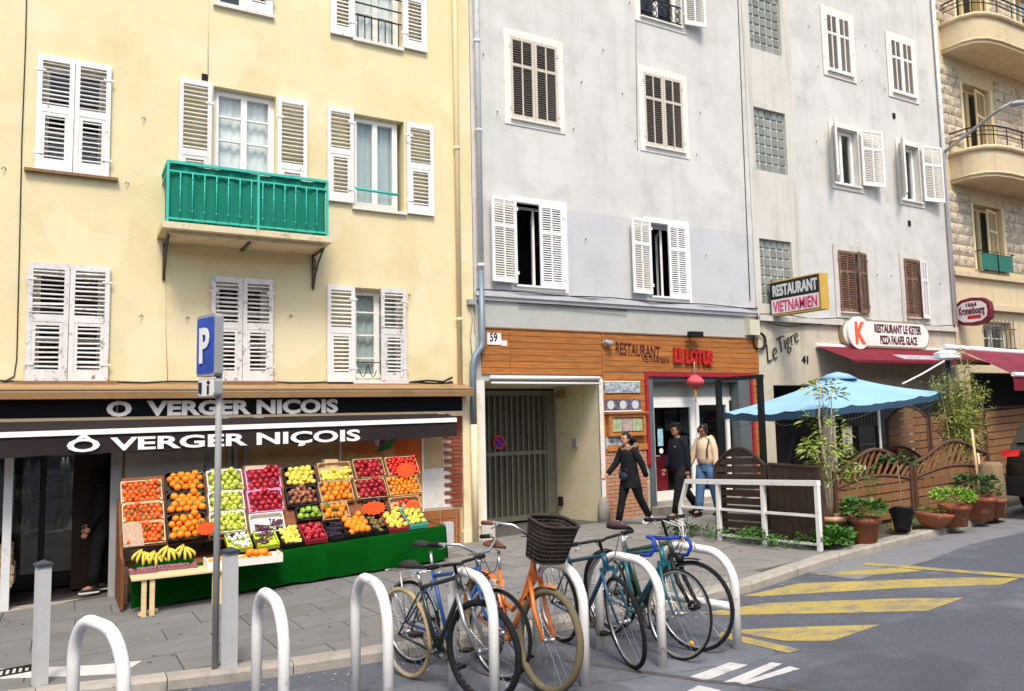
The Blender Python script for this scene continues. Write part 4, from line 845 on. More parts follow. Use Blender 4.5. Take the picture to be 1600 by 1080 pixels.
def fruit_mesh(kind,mat,shape):
    m=MB()
    if shape=='apple':
        pr=[(.05,-.86),(.45,-.92),(.8,-.66),(.98,-.1),(1,.2),(.86,.66),(.5,.86),(.2,.76),(.04,.62)]; m.lathe([(r*.046,z*.043) for r,z in pr],(0,0,0),10); m.tube([(0,0,.026),(.005,.002,.055)],.004,4,mi=1)
    elif shape=='orange': m.sphere((0,0,0),.049,(1,1,.95),12,8); m.lathe([(.007,0),(.004,.004)],(0,0,.044),5,mi=1)
    elif shape=='small': m.sphere((0,0,0),.035,(1,1,.86),10,6); m.lathe([(.005,0),(.003,.003)],(0,0,.028),5,mi=1)
    elif shape=='lemon': m.lathe([(.004,-.05),(.012,-.042),(.028,-.024),(.033,0),(.028,.024),(.012,.042),(.004,.05)],(0,0,0),10); m.xf(Matrix.Rotation(1.4,4,'Y'))
    elif shape=='pear': m.lathe([(.01,-.045),(.032,-.036),(.037,-.012),(.028,.015),(.016,.04),(.006,.054)],(0,0,0),10); m.tube([(0,0,.05),(.006,0,.068)],.003,4,mi=1); m.xf(Matrix.Rotation(1.0,4,'X'))
    elif shape=='kiwi': m.sphere((0,0,0),.03,(1.3,1,1),10,6)
    elif shape=='garlic': m.lathe([(.01,-.025),(.03,-.018),(.034,0),(.02,.02),(.006,.04)],(0,0,0),9)
    return m.mesh(kind,[mat,'stem_brown'])
FM={k:fruit_mesh(*v) for k,v in dict(orange=('orange','f_orange','orange'),clementine=('clementine','f_clementine','small'),green_apple=('apple','f_green','apple'),lime_apple=('apple','f_lime','apple'),red_apple=('apple','f_red','apple'),yellow_apple=('apple','f_yellow','apple'),blush_pear=('pear','f_blush','pear'),kiwi=('kiwi','f_kiwi','kiwi'),lemon=('lemon','f_yellow','lemon'),tomato=('tomato','f_tomato','small'),pear=('pear','f_yellow','pear'),garlic=('garlic','f_white','garlic'),avocado=('avocado','f_dark','pear'),small_orange=('clementine','f_orange','small')).items()}
FW=dict(orange='large orange',clementine='small red orange clementine',green_apple='pale green apple',lime_apple='bright green apple',red_apple='glossy red apple',yellow_apple='yellow apple',blush_pear='brownish blush pear',kiwi='brown kiwi',lemon='yellow lemon',tomato='red tomato',pear='yellow pear',garlic='white garlic bulb',avocado='dark avocado',small_orange='small bright orange clementine')
FR=dict(orange=.049,clementine=.035,small_orange=.035,tomato=.035,kiwi=.034,lemon=.036,garlic=.034)
def grape_bunch(n,mat,Mx,label,group,spread=(.1,.07),name='grape_bunch'):
    m=MB()
    for k in range(n):
        t=rnd.random(); a=rnd.uniform(0,6.28); r=(1-t*.6)
        m.sphere((spread[0]*(t*2-1)*.9+rnd.gauss(0,.008),spread[1]*r*math.cos(a)*.8,.02+.03*r*abs(math.sin(a))),.0125,nu=6,nv=4)
    o=link(name,m.mesh(name,mat)); o.matrix_world=Mx; tag(o,label,'grapes',group); return o
def crate(quad,mat,fruit,nx,ny,where,front=False,fill=1.0,lip=.075,label=None,fruit2=None,part_fill=None):
    pxa,ya,pxb,yb=quad; U,V,N,O=(u2,v2,n2,Q0) if front else (uu,vv,nn,P0)
    bl=ATs(pxa,yb,O,N); br=ATs(pxb,yb,O,N); tl=ATs(pxa,ya,O,N)
    W=(br-bl).dot(U)-.012; H=(tl-bl).dot(V)-.012; c=bl+U*(W/2+.006)
    Mx=Matrix(((U.x,V.x,N.x,c.x),(U.y,V.y,N.y,c.y),(U.z,V.z,N.z,c.z),(0,0,0,1)))
    t=.012; m=MB(); w2=W/2; s=.0
    m.box(-w2,w2,0,H,0,.01); m.box(-w2,-w2+t,t,H-t,.01,lip); m.box(w2-t,w2,t,H-t,.01,lip); m.box(-w2,w2,0,t,.01,lip*(.85)); m.box(-w2,w2,H-t,H,.01,lip*1.15)
    for sx in (-1,1):
        for yy in (t+.012,H-t-.012): m.box(sx*(w2-t-.012)-.012,sx*(w2-t-.012)+.012,yy-.012,yy+.012,.01,lip*1.25)
    o=link('fruit_crate',m.mesh('fruit_crate',mat)); o.matrix_world=Mx; tag(o,label or f'{where}, holding {(FW[fruit].split()[-1]+"s") if fruit else "grapes"}','crate')
    if not fruit: return Mx,W,H
    R=FR.get(fruit,.045); g=f'{FW[fruit]}s in the {where}'; lab=f'{FW[fruit]} lying in the {where}'
    iw,ih=W-2*t-2*R,H-2*t-2*R; nx=max(2,int(iw/(2*R*.93)+.4)+1); ny=max(2,int(ih/(2*R*.80)+.5)+1)
    for j in range(ny):
        for i in range(nx):
            if part_fill and not part_fill(i/max(1,nx-1),j/max(1,ny-1)): continue
            if rnd.random()>fill: continue
            off=.5 if j%2 else 0
            if off and i==nx-1: continue
            x=-iw/2+iw*(i+off)/max(1,nx-1)+rnd.uniform(-.005,.005); y=t+R+ih*j/max(1,ny-1)+rnd.uniform(-.005,.005)
            f=link(FM[fruit].name,FM[fruit]); f.matrix_world=Mx@Matrix.Translation((x,y,R+.014+rnd.uniform(0,.03)))@Matrix.Rotation(rnd.uniform(0,6.28),4,'Z')@Matrix.Rotation(rnd.uniform(.3,1.3),4,'X'); f.scale=[f.scale[0]*rnd.uniform(.86,1.1)]*3
            tag(f,lab,FM[fruit].name,g)
            if rnd.random()<.22 and 0<i<nx-1 and fill>.5:
                f=link(FM[fruit].name,FM[fruit]); f.matrix_world=Mx@Matrix.Translation((x+R,y+R*.6,R*2.5+.01))@Matrix.Rotation(rnd.uniform(0,6.28),4,'Z')@Matrix.Rotation(rnd.uniform(.3,1.3),4,'X'); tag(f,lab,FM[fruit].name,g)
    if fruit in ('clementine','orange') and not front:
        lm=MB()
        for k in range(7):
            c0=Vector((rnd.uniform(-iw/2,iw/2),t+R+rnd.uniform(0,ih),R*2+.03)); a=rnd.uniform(0,6.28); d_=Vector((math.cos(a),math.sin(a),.2)); sd=Vector((-d_.y,d_.x,0))*.016; lm.add([c0,c0+d_*.035+sd,c0+d_*.075,c0+d_*.035-sd],[(0,1,2,3)])
        lo=link('loose_leaves',lm.mesh('loose_leaves','leaf_green')); lo.matrix_world=Mx; tag(lo,'green leaves scattered on the '+where,'leaves',kind='stuff')
    return Mx,W,H
ordn=('top','middle','bottom')
def column(quads,mats,fruits,where,**k):
    return [crate(q,mats[min(i,len(mats)-1)],fruits[i],0,0,where(i),**k) for i,q in enumerate(quads)]
column([(188,758,255,792),(190,793,258,823),(192,824,260,858)],['crate_wood'],['clementine']*3,lambda i:f'{ordn[i]} pale wood crate, leftmost column')
column([(257,743,321,775),(259,776,324,809),(261,810,326,850)],['crate_black'],['orange']*3,lambda i:f'{ordn[i]} black crate, second column from left',fill=.93)
column([(324,741,382,774),(326,775,384,806),(328,807,387,838)],['crate_white'],['green_apple']*3,lambda i:f'{ordn[i]} white crate behind the sign pole')
column([(385,738,441,771),(388,772,445,806)],['crate_pink'],['red_apple']*2,lambda i:f'{("upper","lower")[i]} pink edged crate')
Mx,W,H=crate((391,808,447,838),'crate_white',None,0,0,'white foam tray under the pink edged crates')
for k in range(2): grape_bunch(70,'f_purple',Mx@Matrix.Translation((-.08+.2*k,.08+.07*k,.03)),'bunch of purple grapes in the white foam tray','purple grapes in the foam tray')
column([(445,734,497,765),(448,766,500,796),(463,797,505,818)],['crate_black'],['yellow_apple','blush_pear','lime_apple'],lambda i:f'{ordn[i]} black crate right of the pink crates')
crate((499,728,553,757),'crate_card','lemon',0,0,'top card crate of the lemon column',part_fill=lambda u,v:v<.75)
crate((501,758,555,790),'crate_card','orange',0,0,'middle card crate of the lemon column'); crate((503,791,548,817),'crate_card','orange',0,0,'bottom card crate of the lemon column',fill=.85)
crate((555,722,604,752),'crate_card','red_apple',0,0,'upper card crate left of the tomatoes'); crate((557,754,608,784),'crate_card','red_apple',0,0,'lower card crate left of the tomatoes'); crate((570,786,606,806),'crate_black','avocado',0,0,'small black crate by the price star')
crate((606,719,657,749),'crate_card','tomato',0,0,'top crate at the rack\'s right end'); crate((608,750,660,780),'crate_card','small_orange',0,0,'middle crate at the rack\'s right end'); crate((610,782,660,804),'crate_card','tomato',0,0,'bottom crate at the rack\'s right end',fill=.4)
F=True
crate((357,838,398,866),'crate_lime','garlic',0,0,'lime green box, front row left end',front=F,fill=.6)
Mx,W,H=crate((402,834,440,861),'crate_lime',None,0,0,'lime yellow box in the front row',front=F)
for k in range(3): grape_bunch(60,'f_purple',Mx@Matrix.Translation((-.07+.07*k,.1+.12*k,.04)),'bunch of purple grapes in the lime yellow front box','purple grapes in the lime yellow box')
crate((441,830,479,858),'crate_black','lemon',0,0,'black front box beside the purple grapes',front=F); crate((476,826,516,852),'crate_red','red_apple',0,0,'red printed box in the front row',front=F)
Mx,W,H=crate((516,821,546,848),'crate_black',None,0,0,'black box of dark grapes in the front row',front=F)
for k in range(3): grape_bunch(70,'f_dark',Mx@Matrix.Translation((-.05+.05*k,.1+.12*k,.04)),'bunch of black grapes in the black front box','black grapes in the front row')
crate((543,815,587,843),'crate_black','orange',0,0,'black box of oranges in the front row',front=F); crate((584,811,611,838),'crate_black','kiwi',0,0,'narrow black box in the front row',front=F,fill=.8); crate((607,806,644,834),'crate_red','yellow_apple',0,0,'red front box near the right end',front=F); crate((640,800,672,828),'crate_teal','pear',0,0,'teal box ending the front row',front=F)
# orange price stars
mk('star_orange','#FF5A22',.7,var=.08,scale=20)
def star(px,py,rx,rz,y,label):
    c=AT(px,py,y=y); pts=[]
    for k in range(28):
        a=2*math.pi*k/28; r=1 if k%2 else .82; pts.append((c.x+rx*r*math.cos(a)*rnd.uniform(.94,1.06),y,c.z+rz*r*math.sin(a)))
    o=MB(); o.prism(pts,(0,.006,0)); ob=solo(o,'price_card','star_orange',label,'price card')
star(584,794,.2,.105,-1.28,'orange starburst price card between avocados and bottom oranges'); star(635,735,.17,.13,-.86,'orange starburst price card on the tomatoes'); star(645,794,.14,.12,-1.22,'orange starburst price card at the lower right of the rack'); star(322,826,.13,.09,-1.3,'red orange price card among the oranges beside the sign pole')
mk('card_print','#D9B79C',.8,var=.1,scale=30,fine=.25,fscale=60); m=MB(); p=AT(193,855,y=-1.25); m.add([(p.x,-1.26,p.z),(p.x+.24,-1.26,p.z),(p.x+.2,-1.22,p.z+.27),(p.x-.02,-1.22,p.z+.27)],[(0,1,2,3)]); m.add([(p.x,-1.253,p.z),(p.x+.24,-1.253,p.z),(p.x+.2,-1.213,p.z+.27),(p.x-.02,-1.213,p.z+.27)],[(3,2,1,0)]); solo(m,'price_card','card_print','hand written cardboard price sheet leaning on the bottom clementines','price card')
# crates on top of the rack
for px,py,w in ((400,733,.34),(515,723,.2),(345,738,.3)):
    p=AT(px,py,y=-.45); m=MB(); m.box(p.x-w/2,p.x+w/2,-.55,-.3,p.z-.14,p.z+.05); 
    for k in range(3): m.box(p.x-w/2-.006,p.x+w/2+.006,-.558,-.55,p.z-.13+.06*k,p.z-.09+.06*k)
    solo(m,'wooden_box','crate_wood','flat pine box on top of the rack '+{400:'above the red apples',515:'above the lemons',345:'behind the sign pole'}[px],'box')
# vegetable poster on the wall
p=AT(533,684,y=-.03); q=AT(660,800,y=-.03); x0,x1,z1,z0=p.x,q.x,2.4,q.z
ps=thing('vegetable_poster','poster of carrots, cabbage and pumpkin on the wall behind the rack','poster',((x0+x1)/2,-.03,z0))
mk('po_ground','#C99A5C',.7,var=.25,scale=6); mk('po_orange','#D9672F',.7,var=.12,scale=4); mk('po_carrot','#D87B4E',.7,var=.15,scale=8); mk('po_green','#3E7F3C',.7,var=.3,scale=9,stretch=(1,1,5)); mk('po_purple','#6A4685',.7,var=.3,scale=14); mk('po_white','#E2DAE0',.7); mk('po_red','#B8442C',.7,var=.3,scale=10); mk('po_dark','#2C2E22',.8)
part(MB().box(x0,x1,-.034,-.006,z0,z1),'poster_sheet','po_ground',ps); part(MB().box(x0-.03,x0,-.04,-.004,z0,z1),'poster_edge','strip_white',ps); part(MB().box(x1,x1+.03,-.04,-.004,z0,z1),'poster_edge','strip_white',ps)
def ell(cx,cz,rx,rz,dy,mat,name,rot=0,n=22):
    pts=[]
    for k in range(n):
        a=2*math.pi*k/n; u,v=rx*math.cos(a),rz*math.sin(a); X=cx+u*math.cos(rot)-v*math.sin(rot); Z=cz+u*math.sin(rot)+v*math.cos(rot); pts.append((min(max(X,x0+.004),x1-.004),-.034-dy,min(max(Z,z0+.004),z1-.004)))
    o=MB(); o.add(pts,[tuple(range(n))]); part(o,name,mat,ps)
W_=x1-x0
ell(x1-.16,1.85,.34,.46,.002,'po_orange','pumpkin_print'); ell(x0+.55,2.10,.22,.2,.003,'po_purple','cabbage_print'); ell(x0+.6,2.06,.05,.15,.0034,'po_white','cabbage_print'); ell(x0+.2,2.14,.14,.1,.003,'po_red','tomato_print'); ell(x0+.36,2.17,.09,.09,.0031,'po_red','tomato_print')
for k in range(4): ell(x0+.35+.04*k,1.98-.05*k,.27,.035,.0036+.0002*k,'po_carrot','carrot_print',rot=.06-.07*k)
for k in range(7): ell(x0+.83+.03*k,2.02+.02*k,.34,.022,.0046+.0002*k,'po_green','leek_print',rot=.62+.05*k)
# ------------------------------------------------------------------ low front table: bananas, grape packs, crate of oranges
tb=thing('pine_trestle','low pine trestle in front of the stall carrying packs of grapes','trestle',(1.2,-1.9,.1)); zt=.66
tz=lambda x:AT(300,893,y=-2.08).z
ZT=AT(230,903,y=-2.1).z
m=MB(); m.box(.66,1.75,-2.12,-1.66,ZT-.02,ZT); part(m,'board','pine',tb)
for px in (222,236,): p=AT(px,960,g=0); part(MB().bar((p.x,-2.08,G(p.x,-2.08)),(p.x,-2.08,ZT-.02),.055,.03),'leg','pine',tb)
p=AT(347,945,g=0); part(MB().bar((p.x+.0,-2.06,G(p.x,-2.06)),(p.x+.0,-2.06,ZT-.02),.05,.03),'leg','pine',tb); part(MB().bar((p.x-.08,-2.06,G(p.x,-2.06)),(p.x-.08,-2.06,ZT-.02),.05,.03),'leg','pine',tb)
p=AT(222,962,g=0); part(MB().bar((p.x-.03,-2.06,G(p.x,-2.06)+.03),(p.x+.16,-1.9,G(p.x,-1.9)+.03),.05,.04),'foot_rail','pine',tb)
mk('pack_film','#7E4A57',.2,var=.35,scale=30,spec=.7,coat=.8); packs=[(213,893),(233,891),(222,884),(243,883),(262,887),(279,884),(296,882),(270,880)]
for i,(px,py) in enumerate(packs):
    p=AT(px,py,z=ZT+.03); m=MB(); m.box(-.085,.085,-.06,.06,0,.05)
    for k in range(14): m.sphere((rnd.uniform(-.07,.07),rnd.uniform(-.045,.045),.05),.017,nu=6,nv=4)
    o=link('grape_pack',m.mesh('grape_pack','pack_film')); o.location=(p.x,min(-1.72,max(-2.06,p.y)),ZT+.001); o.rotation_euler=(0,0,rnd.uniform(-.15,.15)); tag(o,'clear pack of dark red grapes on the low pine trestle','grape pack','grape packs on the trestle')
mk('banana','#D9C24C',.5,var=.12,scale=14,stain='#7A7A2A',sscale=12,slo=.58,shi=.75,objrand=.06)
for i,(px,py) in enumerate(((223,868),(243,870),(263,862),(288,860))):
    p=AT(px,py,y=-1.52); o=thing('banana_bunch',('leftmost hand of yellow bananas above the grape packs','second hand of bananas from the brown side board','hand of greener bananas third from the left','hand of bananas beside the white orange crate')[i],'bananas',(p.x,-1.52,p.z-.1))
    for k in range(5):
        a=(k-2)*.5; pts=[]
        for t in range(7): u=t/6; pts.append((math.sin(a)*(.012+.13*math.sin(u*1.9)),-.02-.07*math.sin(u*2.2)*math.cos(a),.16-.19*u+.02*math.cos(k)+.03*abs(k-2)*u))
        part(MB().tube(pts,[.006,.014,.018,.019,.018,.013,.005],7),'banana','banana',o,world=False)
    part(MB().box(p.x-.1,p.x+.1,-1.62,-1.45,p.z-.16,p.z-.1),'banana_tray','turf_cloth',o)
p=AT(338,868,z=ZT+.05); m=MB(); CW,CH=.46,.32
m.box(-CW,CW,-CH/2,CH/2,0,.015); m.box(-CW,CW,-CH/2,-CH/2+.015,.015,.09); m.box(-CW,CW,CH/2-.015,CH/2,.015,.09); m.box(-CW,-CW+.015,-CH/2+.015,CH/2-.015,.015,.11); m.box(CW-.015,CW,-CH/2+.015,CH/2-.015,.015,.11)
o=link('fruit_crate',m.mesh('fruit_crate','crate_white')); o.location=(2.08-.12,-1.86,ZT+.002); tag(o,'white wooden crate of loose oranges at the end of the pine trestle','crate'); oc=Vector(o.location)
for k in range(20):
    x=rnd.uniform(-.4,.4); hgt=.06+(.07 if k>12 else 0); x=x if k<=12 else rnd.uniform(.0,.3)
    f=link('orange',FM['orange']); f.location=oc+Vector((-.4+.8*((k*.381)%1),rnd.uniform(-.1,.1),hgt)) if k<=12 else oc+Vector((x,rnd.uniform(-.07,.07),hgt)); tag(f,'loose orange in the white crate on the trestle end','orange','oranges in the white trestle crate')
# crates on a trolley at the left edge
tr=thing('crate_trolley','small wheeled trolley at the left edge carrying two pale crates','trolley',(-1.0,-1.4,G(-1,-1.4)))
p=AT(8,945,g=0); tx,ty=p.x-.25,p.y; gz_=G(tx,ty); tr.location=(tx,ty,gz_)
m=MB(); m.bar((-.35,0,.3),(.33,0,.3),.5,.04); part(m,'deck','pine',tr,world=False)
for sx in (-1,1):
    m=MB(); m.bar((sx*.28,-.15,.05),(sx*.28,-.15,.28),.05,.05); part(m,'leg','pine',tr,world=False)
    m=MB(); m.lathe([(.05,-.02),(.05,.02)],(0,0,0),12).xf(Matrix.Translation((sx*.28,-.15,.05))@Matrix.Rotation(math.pi/2,4,'Y')); part(m,'castor','iron_black',tr,world=False)
for k in range(2):
    z=gz_+.325+k*.26; m=MB(); t=.015; m.box(-.35,.35,-.24,.24,0,.015)
    for z0_,z1_ in ((.03,.1),(.13,.23)): m.box(-.35,.35,-.24,-.225,z0_,z1_); m.box(-.35,.35,.225,.24,z0_,z1_); m.box(-.35,-.335,-.225,.225,z0_,z1_); m.box(.335,.35,-.225,.225,z0_,z1_)
    for sx in (-1,1):
        for sy in (-1,1): m.box(sx*.32-.013,sx*.32+.013,sy*.21-.013,sy*.21+.013,.015,.25)
    o=link('fruit_crate',m.mesh('fruit_crate','crate_wood')); o.location=(tx-.03*k,ty,z); tag(o,('lower','upper')[k]+' pale crate on the trolley at the left edge','crate')
# ------------------------------------------------------------------ projecting and flat signs
def onplane(tl,tr,bl,y): return AT(*tl,y=y),AT(*tr,y=y),AT(*bl,y=y)
SX=13.75; mk('sign_black','#22252A',.5,var=.15,scale=4); mk('sign_yellow','#C9A24A',.6,var=.1); mk('sign_pinkwhite','#E6D8D8',.5,var=.05); mk('letter_pink','#C22E63',.5); mk('sign_cream','#E9E6DC',.5,var=.03); mk('letter_plum','#5A2430',.5); mk('letter_orange','#E0603A',.5); mk('sign_maroon','#6B1226',.4,var=.08); mk('awning_crimson','#741625',.8,var=.12,scale=4,stain='#6A1422',sscale=3,slo=.5,shi=.8); mk('awning_plum','#7E2C3E',.8,var=.14,scale=3,stain='#5C1626',sscale=2,slo=.45,shi=.75)
a=AT(1185,447,x=SX); b=AT(1280,428,x=SX); c=AT(1185,495,x=SX); d=AT(1280,483,x=SX); y0,y1=-.25,b.y; z1=b.z; z0=(c.z+d.z)/2
sgn=thing('projecting_sign','projecting box sign reading RESTAURANT over VIETNAMIEN','sign',(SX,(y0+y1)/2,z0))
m=MB(); m.box(SX-.0,SX+.22,y1,y0+.2,z0,z1); part(m,'sign_box','sign_black',sgn)
part(MB().box(SX-.012,SX-.001,y1+.03,y0+.17,z0+.02,z0+.34),'lower_panel','sign_pinkwhite',sgn)
m=MB(); m.box(SX-.02,SX+.225,y1-.03,y1,z0-.02,z1+.02); part(m,'edge_trim','sign_yellow',sgn); part(MB().box(SX-.02,SX+.23,y1,y0+.2,z1,z1+.025),'rim','sign_yellow',sgn); part(MB().box(SX-.02,SX+.23,y1,y0+.2,z0-.025,z0),'rim','sign_yellow',sgn)
part(fit_text('RESTAURANT',(SX-.01,y0+.12,z0+.42),(SX-.01,y1+.06,z0+.42),.24,.012,.006),'lettering','letter_silver',sgn)
part(fit_text('VIETNAMIEN',(SX-.016,y0+.12,z0+.06),(SX-.016,y1+.08,z0+.06),.24,.004,.003),'lettering','letter_pink',sgn)
m=MB(); m.tube([(SX+.1,0,z0+.1),(SX+.1,y0+.2,z0+.1)],.02,6); m.tube([(SX+.1,0,z1+.1),(SX+.1,y0+.2,z1-.1)],.015,6); part(m,'wall_bracket','iron_black',sgn)
# electricity cabinet and coil of cable beside the cladding
p=AT(1175,512,y=-.08); m=MB(); m.box(p.x-.14,p.x+.16,-.16,-.002,p.z-.17,p.z+.17); mk('box_cream','#CFC9AE',.6,var=.05); eb=solo(m,'meter_box','box_cream','small cream meter box at the top right corner of the cladding','meter box')
p=AT(1187,533,y=-.06); m=MB(); 
for k in range(3): m.tube([(p.x+(.17+.015*k)*math.cos(t),-.04-.015*k,p.z+(.17+.012*k)*math.sin(t)) for t in [j*.45 for j in range(14)]],.011,5,closed=True)
m.tube([(p.x,-.05,p.z+.17),(p.x-.02,-.05,p.z+.5),(p.x-.05,-.05,p.z+.8)],.011,5); solo(m,'cable_coil','cable','coil of black cable hanging beside the pale wall','cable')
p=AT(738,473,y=-.04); m=MB(); m.box(p.x-.1,p.x+.06,-.1,-.002,p.z-.04,p.z+.05); m.tube([(p.x-.03,-.04,p.z-.04),(p.x+.0,-.04,p.z-.3),(p.x-.05,-.04,p.z-.6),(p.x-.02,-.04,p.z-1.0)],.008,5); solo(m,'junction_box','steel_grey','little grey junction box beside the drainpipes','junction box')
p=AT(1086,523,y=-.2); m=MB(); m.tube([(p.x,0,p.z-.05),(p.x,-.15,p.z)],.02,6); m.box(p.x-.16,p.x+.16,-.28,-.14,p.z-.05,p.z+.06); solo(m,'spot_lamp','iron_black','small black spot lamp over the red lettering','lamp')
p=AT(950,536,y=-.1); m=MB(); m.lathe([(.03,-.1),(.07,.05),(.03,.1)],(0,0,0),10).xf(Matrix.Translation((p.x,-.12,p.z))@Matrix.Rotation(1.9,4,'Y')); m.tube([(p.x-.1,0,p.z),(p.x-.1,-.12,p.z)],.012,5); solo(m,'wall_lamp','steel_grey','small chrome lamp at the left of the cladding sign','lamp')
# Keter board: rounded board with a disc
yk=-.12; p=AT(1316,505,y=yk); q=AT(1452,538,y=yk); zc=(AT(1384,508,y=yk).z+AT(1384,537,y=yk).z)/2; hh=.34; x0,x1=AT(1316,520,y=yk).x,AT(1452,525,y=yk).x
kt=thing('restaurant_board','cream oval ended board reading RESTAURANT LE KETER PIZZA FALAFEL GLACE','sign',((x0+x1)/2,yk,zc-hh))
def stadium(xa,xb,zc,h,y): 
    pts=[]; r=h
    for k in range(13): t=math.pi/2+math.pi*k/12; pts.append((xa+r+r*math.cos(t),y,zc+r*math.sin(t)))
    for k in range(13): t=-math.pi/2+math.pi*k/12; pts.append((xb-r+r*math.cos(t),y,zc+r*math.sin(t)))
    return pts
m=MB(); m.prism(stadium(x0,x1,zc,hh,yk),(0,.1,0)); part(m,'board','bar_tan',kt); m=MB(); m.prism(stadium(x0+.04,x1-.04,zc,hh-.04,yk-.008),(0,.01,0)); part(m,'board_face','sign_cream',kt)
dc=AT(1342,520,y=yk-.06); m=MB(); m.lathe([(.4,-.03),(.4,.03)],(0,0,0),28).xf(Matrix.Translation((dc.x,yk-.05,dc.z))@Matrix.Rotation(math.pi/2,4,'X')); dsk=part(m,'disc','sign_cream',kt)
part(fit_text('K',(dc.x-.17,yk-.085,dc.z-.25),(dc.x+.22,yk-.085,dc.z-.25),.5,.03),'letter','letter_orange',dsk)
tx0=AT(1362,520,y=yk).x; part(fit_text('RESTAURANT LE KETER',(tx0+.1,yk-.012,zc+.04),(x1-.35,yk-.012,zc+.04),.2,.012,.002),'lettering','letter_plum',kt); part(fit_text('PIZZA FALAFEL GLACE',(tx0+.3,yk-.012,zc-.24),(x1-.55,yk-.012,zc-.24),.2,.012,.002),'lettering','letter_plum',kt)
# crimson awning below it
ka=thing('crimson_awning','crimson awning with a faded printed patch below the oval ended board','awning',(18.3,-.5,2.4))
z1=AT(1270,540,y=-.02).z; xl=AT(1270,540,y=-.02).x; yf=-1.0; p=AT(1320,562,y=yf); q=AT(1478,560,y=yf); zf_=p.z
m=MB(); m.add([(xl+.1,-.02,z1),(20.75,-.02,z1),(20.6,yf,zf_),(xl+.1,yf,zf_)],[(0,1,2,3)]); part(m,'fabric','awning_crimson',ka)
m=MB(); m.box(xl+.1,20.6,yf-.01,yf+.01,zf_-.05,zf_+.01); part(m,'front_bar','awning_crimson',ka)
mk('faded_print','#A9A3AC',.8,var=.25,scale=9,stain='#8E1B2E',sscale=12,slo=.55,shi=.62); m=MB(); m.add([(17.3,-.25,z1-.25*(z1-zf_)+.004),(19.0,-.25,z1-.25*(z1-zf_)+.004),(19.0,-.85,z1-.85*(z1-zf_)+.004),(17.3,-.85,z1-.85*(z1-zf_)+.004)],[(0,1,2,3)]); part(m,'faded_patch','faded_print',ka)
m=MB(); m.tube([(xl+.1,-.02,z1+.0),(20.7,-.02,z1)],.05,8); part(m,'roller','frame_white',ka)
# big crimson awning at the right
yb_=-1.1; ba=thing('large_awning','large crimson terrace awning with white front rail at the right edge','awning',(24,-2,2.4))
A0=AT(1497,545,y=-1.0); A1=AT(1640,556,y=-1.0); B0=AT(1583,585,y=-3.0); B1=AT(1700,590,y=-3.0)
m=MB(); m.add([A0,A1,B1,B0],[(0,3,2,1)]); part(m,'fabric','awning_plum',ba); m=MB(); m.tube([A0+Vector((-.6,0,.03)),A1+Vector((0,0,.03))],.07,8); part(m,'head_rail','strip_white',ba)
m=MB(); m.tube([B0,B1],.05,8); part(m,'front_bar','strip_white',ba); m=MB(); m.quad(B0,B1,B1-Vector((0,0,.35)),B0-Vector((0,0,.35))); part(m,'valance','awning_crimson',ba)
C0=AT(1410,600,y=-1.6); m=MB(); m.tube([A0+Vector((0,0,-.1)),AT(1440,585,y=-1.5),C0],.02,6); part(m,'folding_arm','strip_white',ba)
# oval beer sign
mk('sign_pale','#DCD3CF',.4,var=.06); ks=thing('oval_beer_sign','maroon rounded hexagonal beer sign reading Kronenbourg on the ochre wall','sign',(20.9,-.6,4.4)); xs_=20.95
c=AT(1519,487,x=xs_); ya,yb2=AT(1491,487,x=xs_).y,AT(1547,487,x=xs_).y; hw=abs(yb2-ya)/2; cy=(ya+yb2)/2; hz=.38
def lens(w,h,x): return [(x,cy+s*w*u,c.z+h*v) for s,u,v in ((-1,1,.0),(-1,.94,.55),(-1,.6,.9),(-1,0,1),(1,.6,.9),(1,.94,.55),(1,1,0),(1,.94,-.55),(1,.6,-.9),(1,0,-1),(-1,.6,-.9),(-1,.94,-.55))]
m=MB(); m.prism(lens(hw,hz,xs_),(.2,0,0)); part(m,'sign_box','sign_maroon',ks); m=MB(); m.prism(lens(hw*.86,hz*.76,xs_-.008),(.01,0,0)); part(m,'sign_face','sign_pale',ks)
part(fit_text('Kronenbourg',(xs_-.012,cy+hw*.72,c.z-.06),(xs_-.012,cy-hw*.72,c.z-.06),.2,.01,.002),'lettering','letter_plum',ks); part(fit_text('1664',(xs_-.012,cy+hw*.3,c.z+.14),(xs_-.012,cy-hw*.3,c.z+.14),.1,.006,.002),'lettering','letter_plum',ks)
m=MB(); m.box(xs_-.01,xs_-.006,cy-hw*.5,cy+hw*.25,c.z-.2,c.z-.1); part(m,'red_band','letter_red',ks); m=MB(); m.tube([(xs_+.1,0,c.z+.1),(xs_+.1,cy+hw,c.z+.1)],.03,6); part(m,'wall_bracket','iron_black',ks)
# street lamp on the wall of the stone building
ly=-.05; lm=thing('street_lamp','grey wall mounted street lamp with a long raking arm at the upper right','street lamp',(20.9,-.1,8.6)); p0=AT(1475,238,y=-.05); p1=Vector((23.2,-2.6,0)); 
p1=AT(1560,172,y=-2.4); p2=AT(1580,160,y=-2.5); m=MB(); m.tube([p0,p0+(p1-p0)*.5,p1,p2],[.045,.04,.035,.03],8); part(m,'arm','steel_grey',lm)
m=MB(); m.sphere((0,0,0),.33,(1.0,.5,.28),14,8); m.xf(Matrix.Translation(p2+Vector((.3,-.02,.0)))@Matrix.Rotation(-.15,4,'Y')); part(m,'lamp_head','steel_grey',lm); m=MB(); m.sphere((0,0,0),.26,(1.0,.5,.3),14,6); m.xf(Matrix.Translation(p2+Vector((.3,-.02,-.05)))); part(m,'lamp_lens','sign_cream',lm)
m=MB(); m.box(p0.x-.08,p0.x+.08,-.08,-.002,p0.z-.2,p0.z+.1); part(m,'wall_plate','steel_grey',lm)
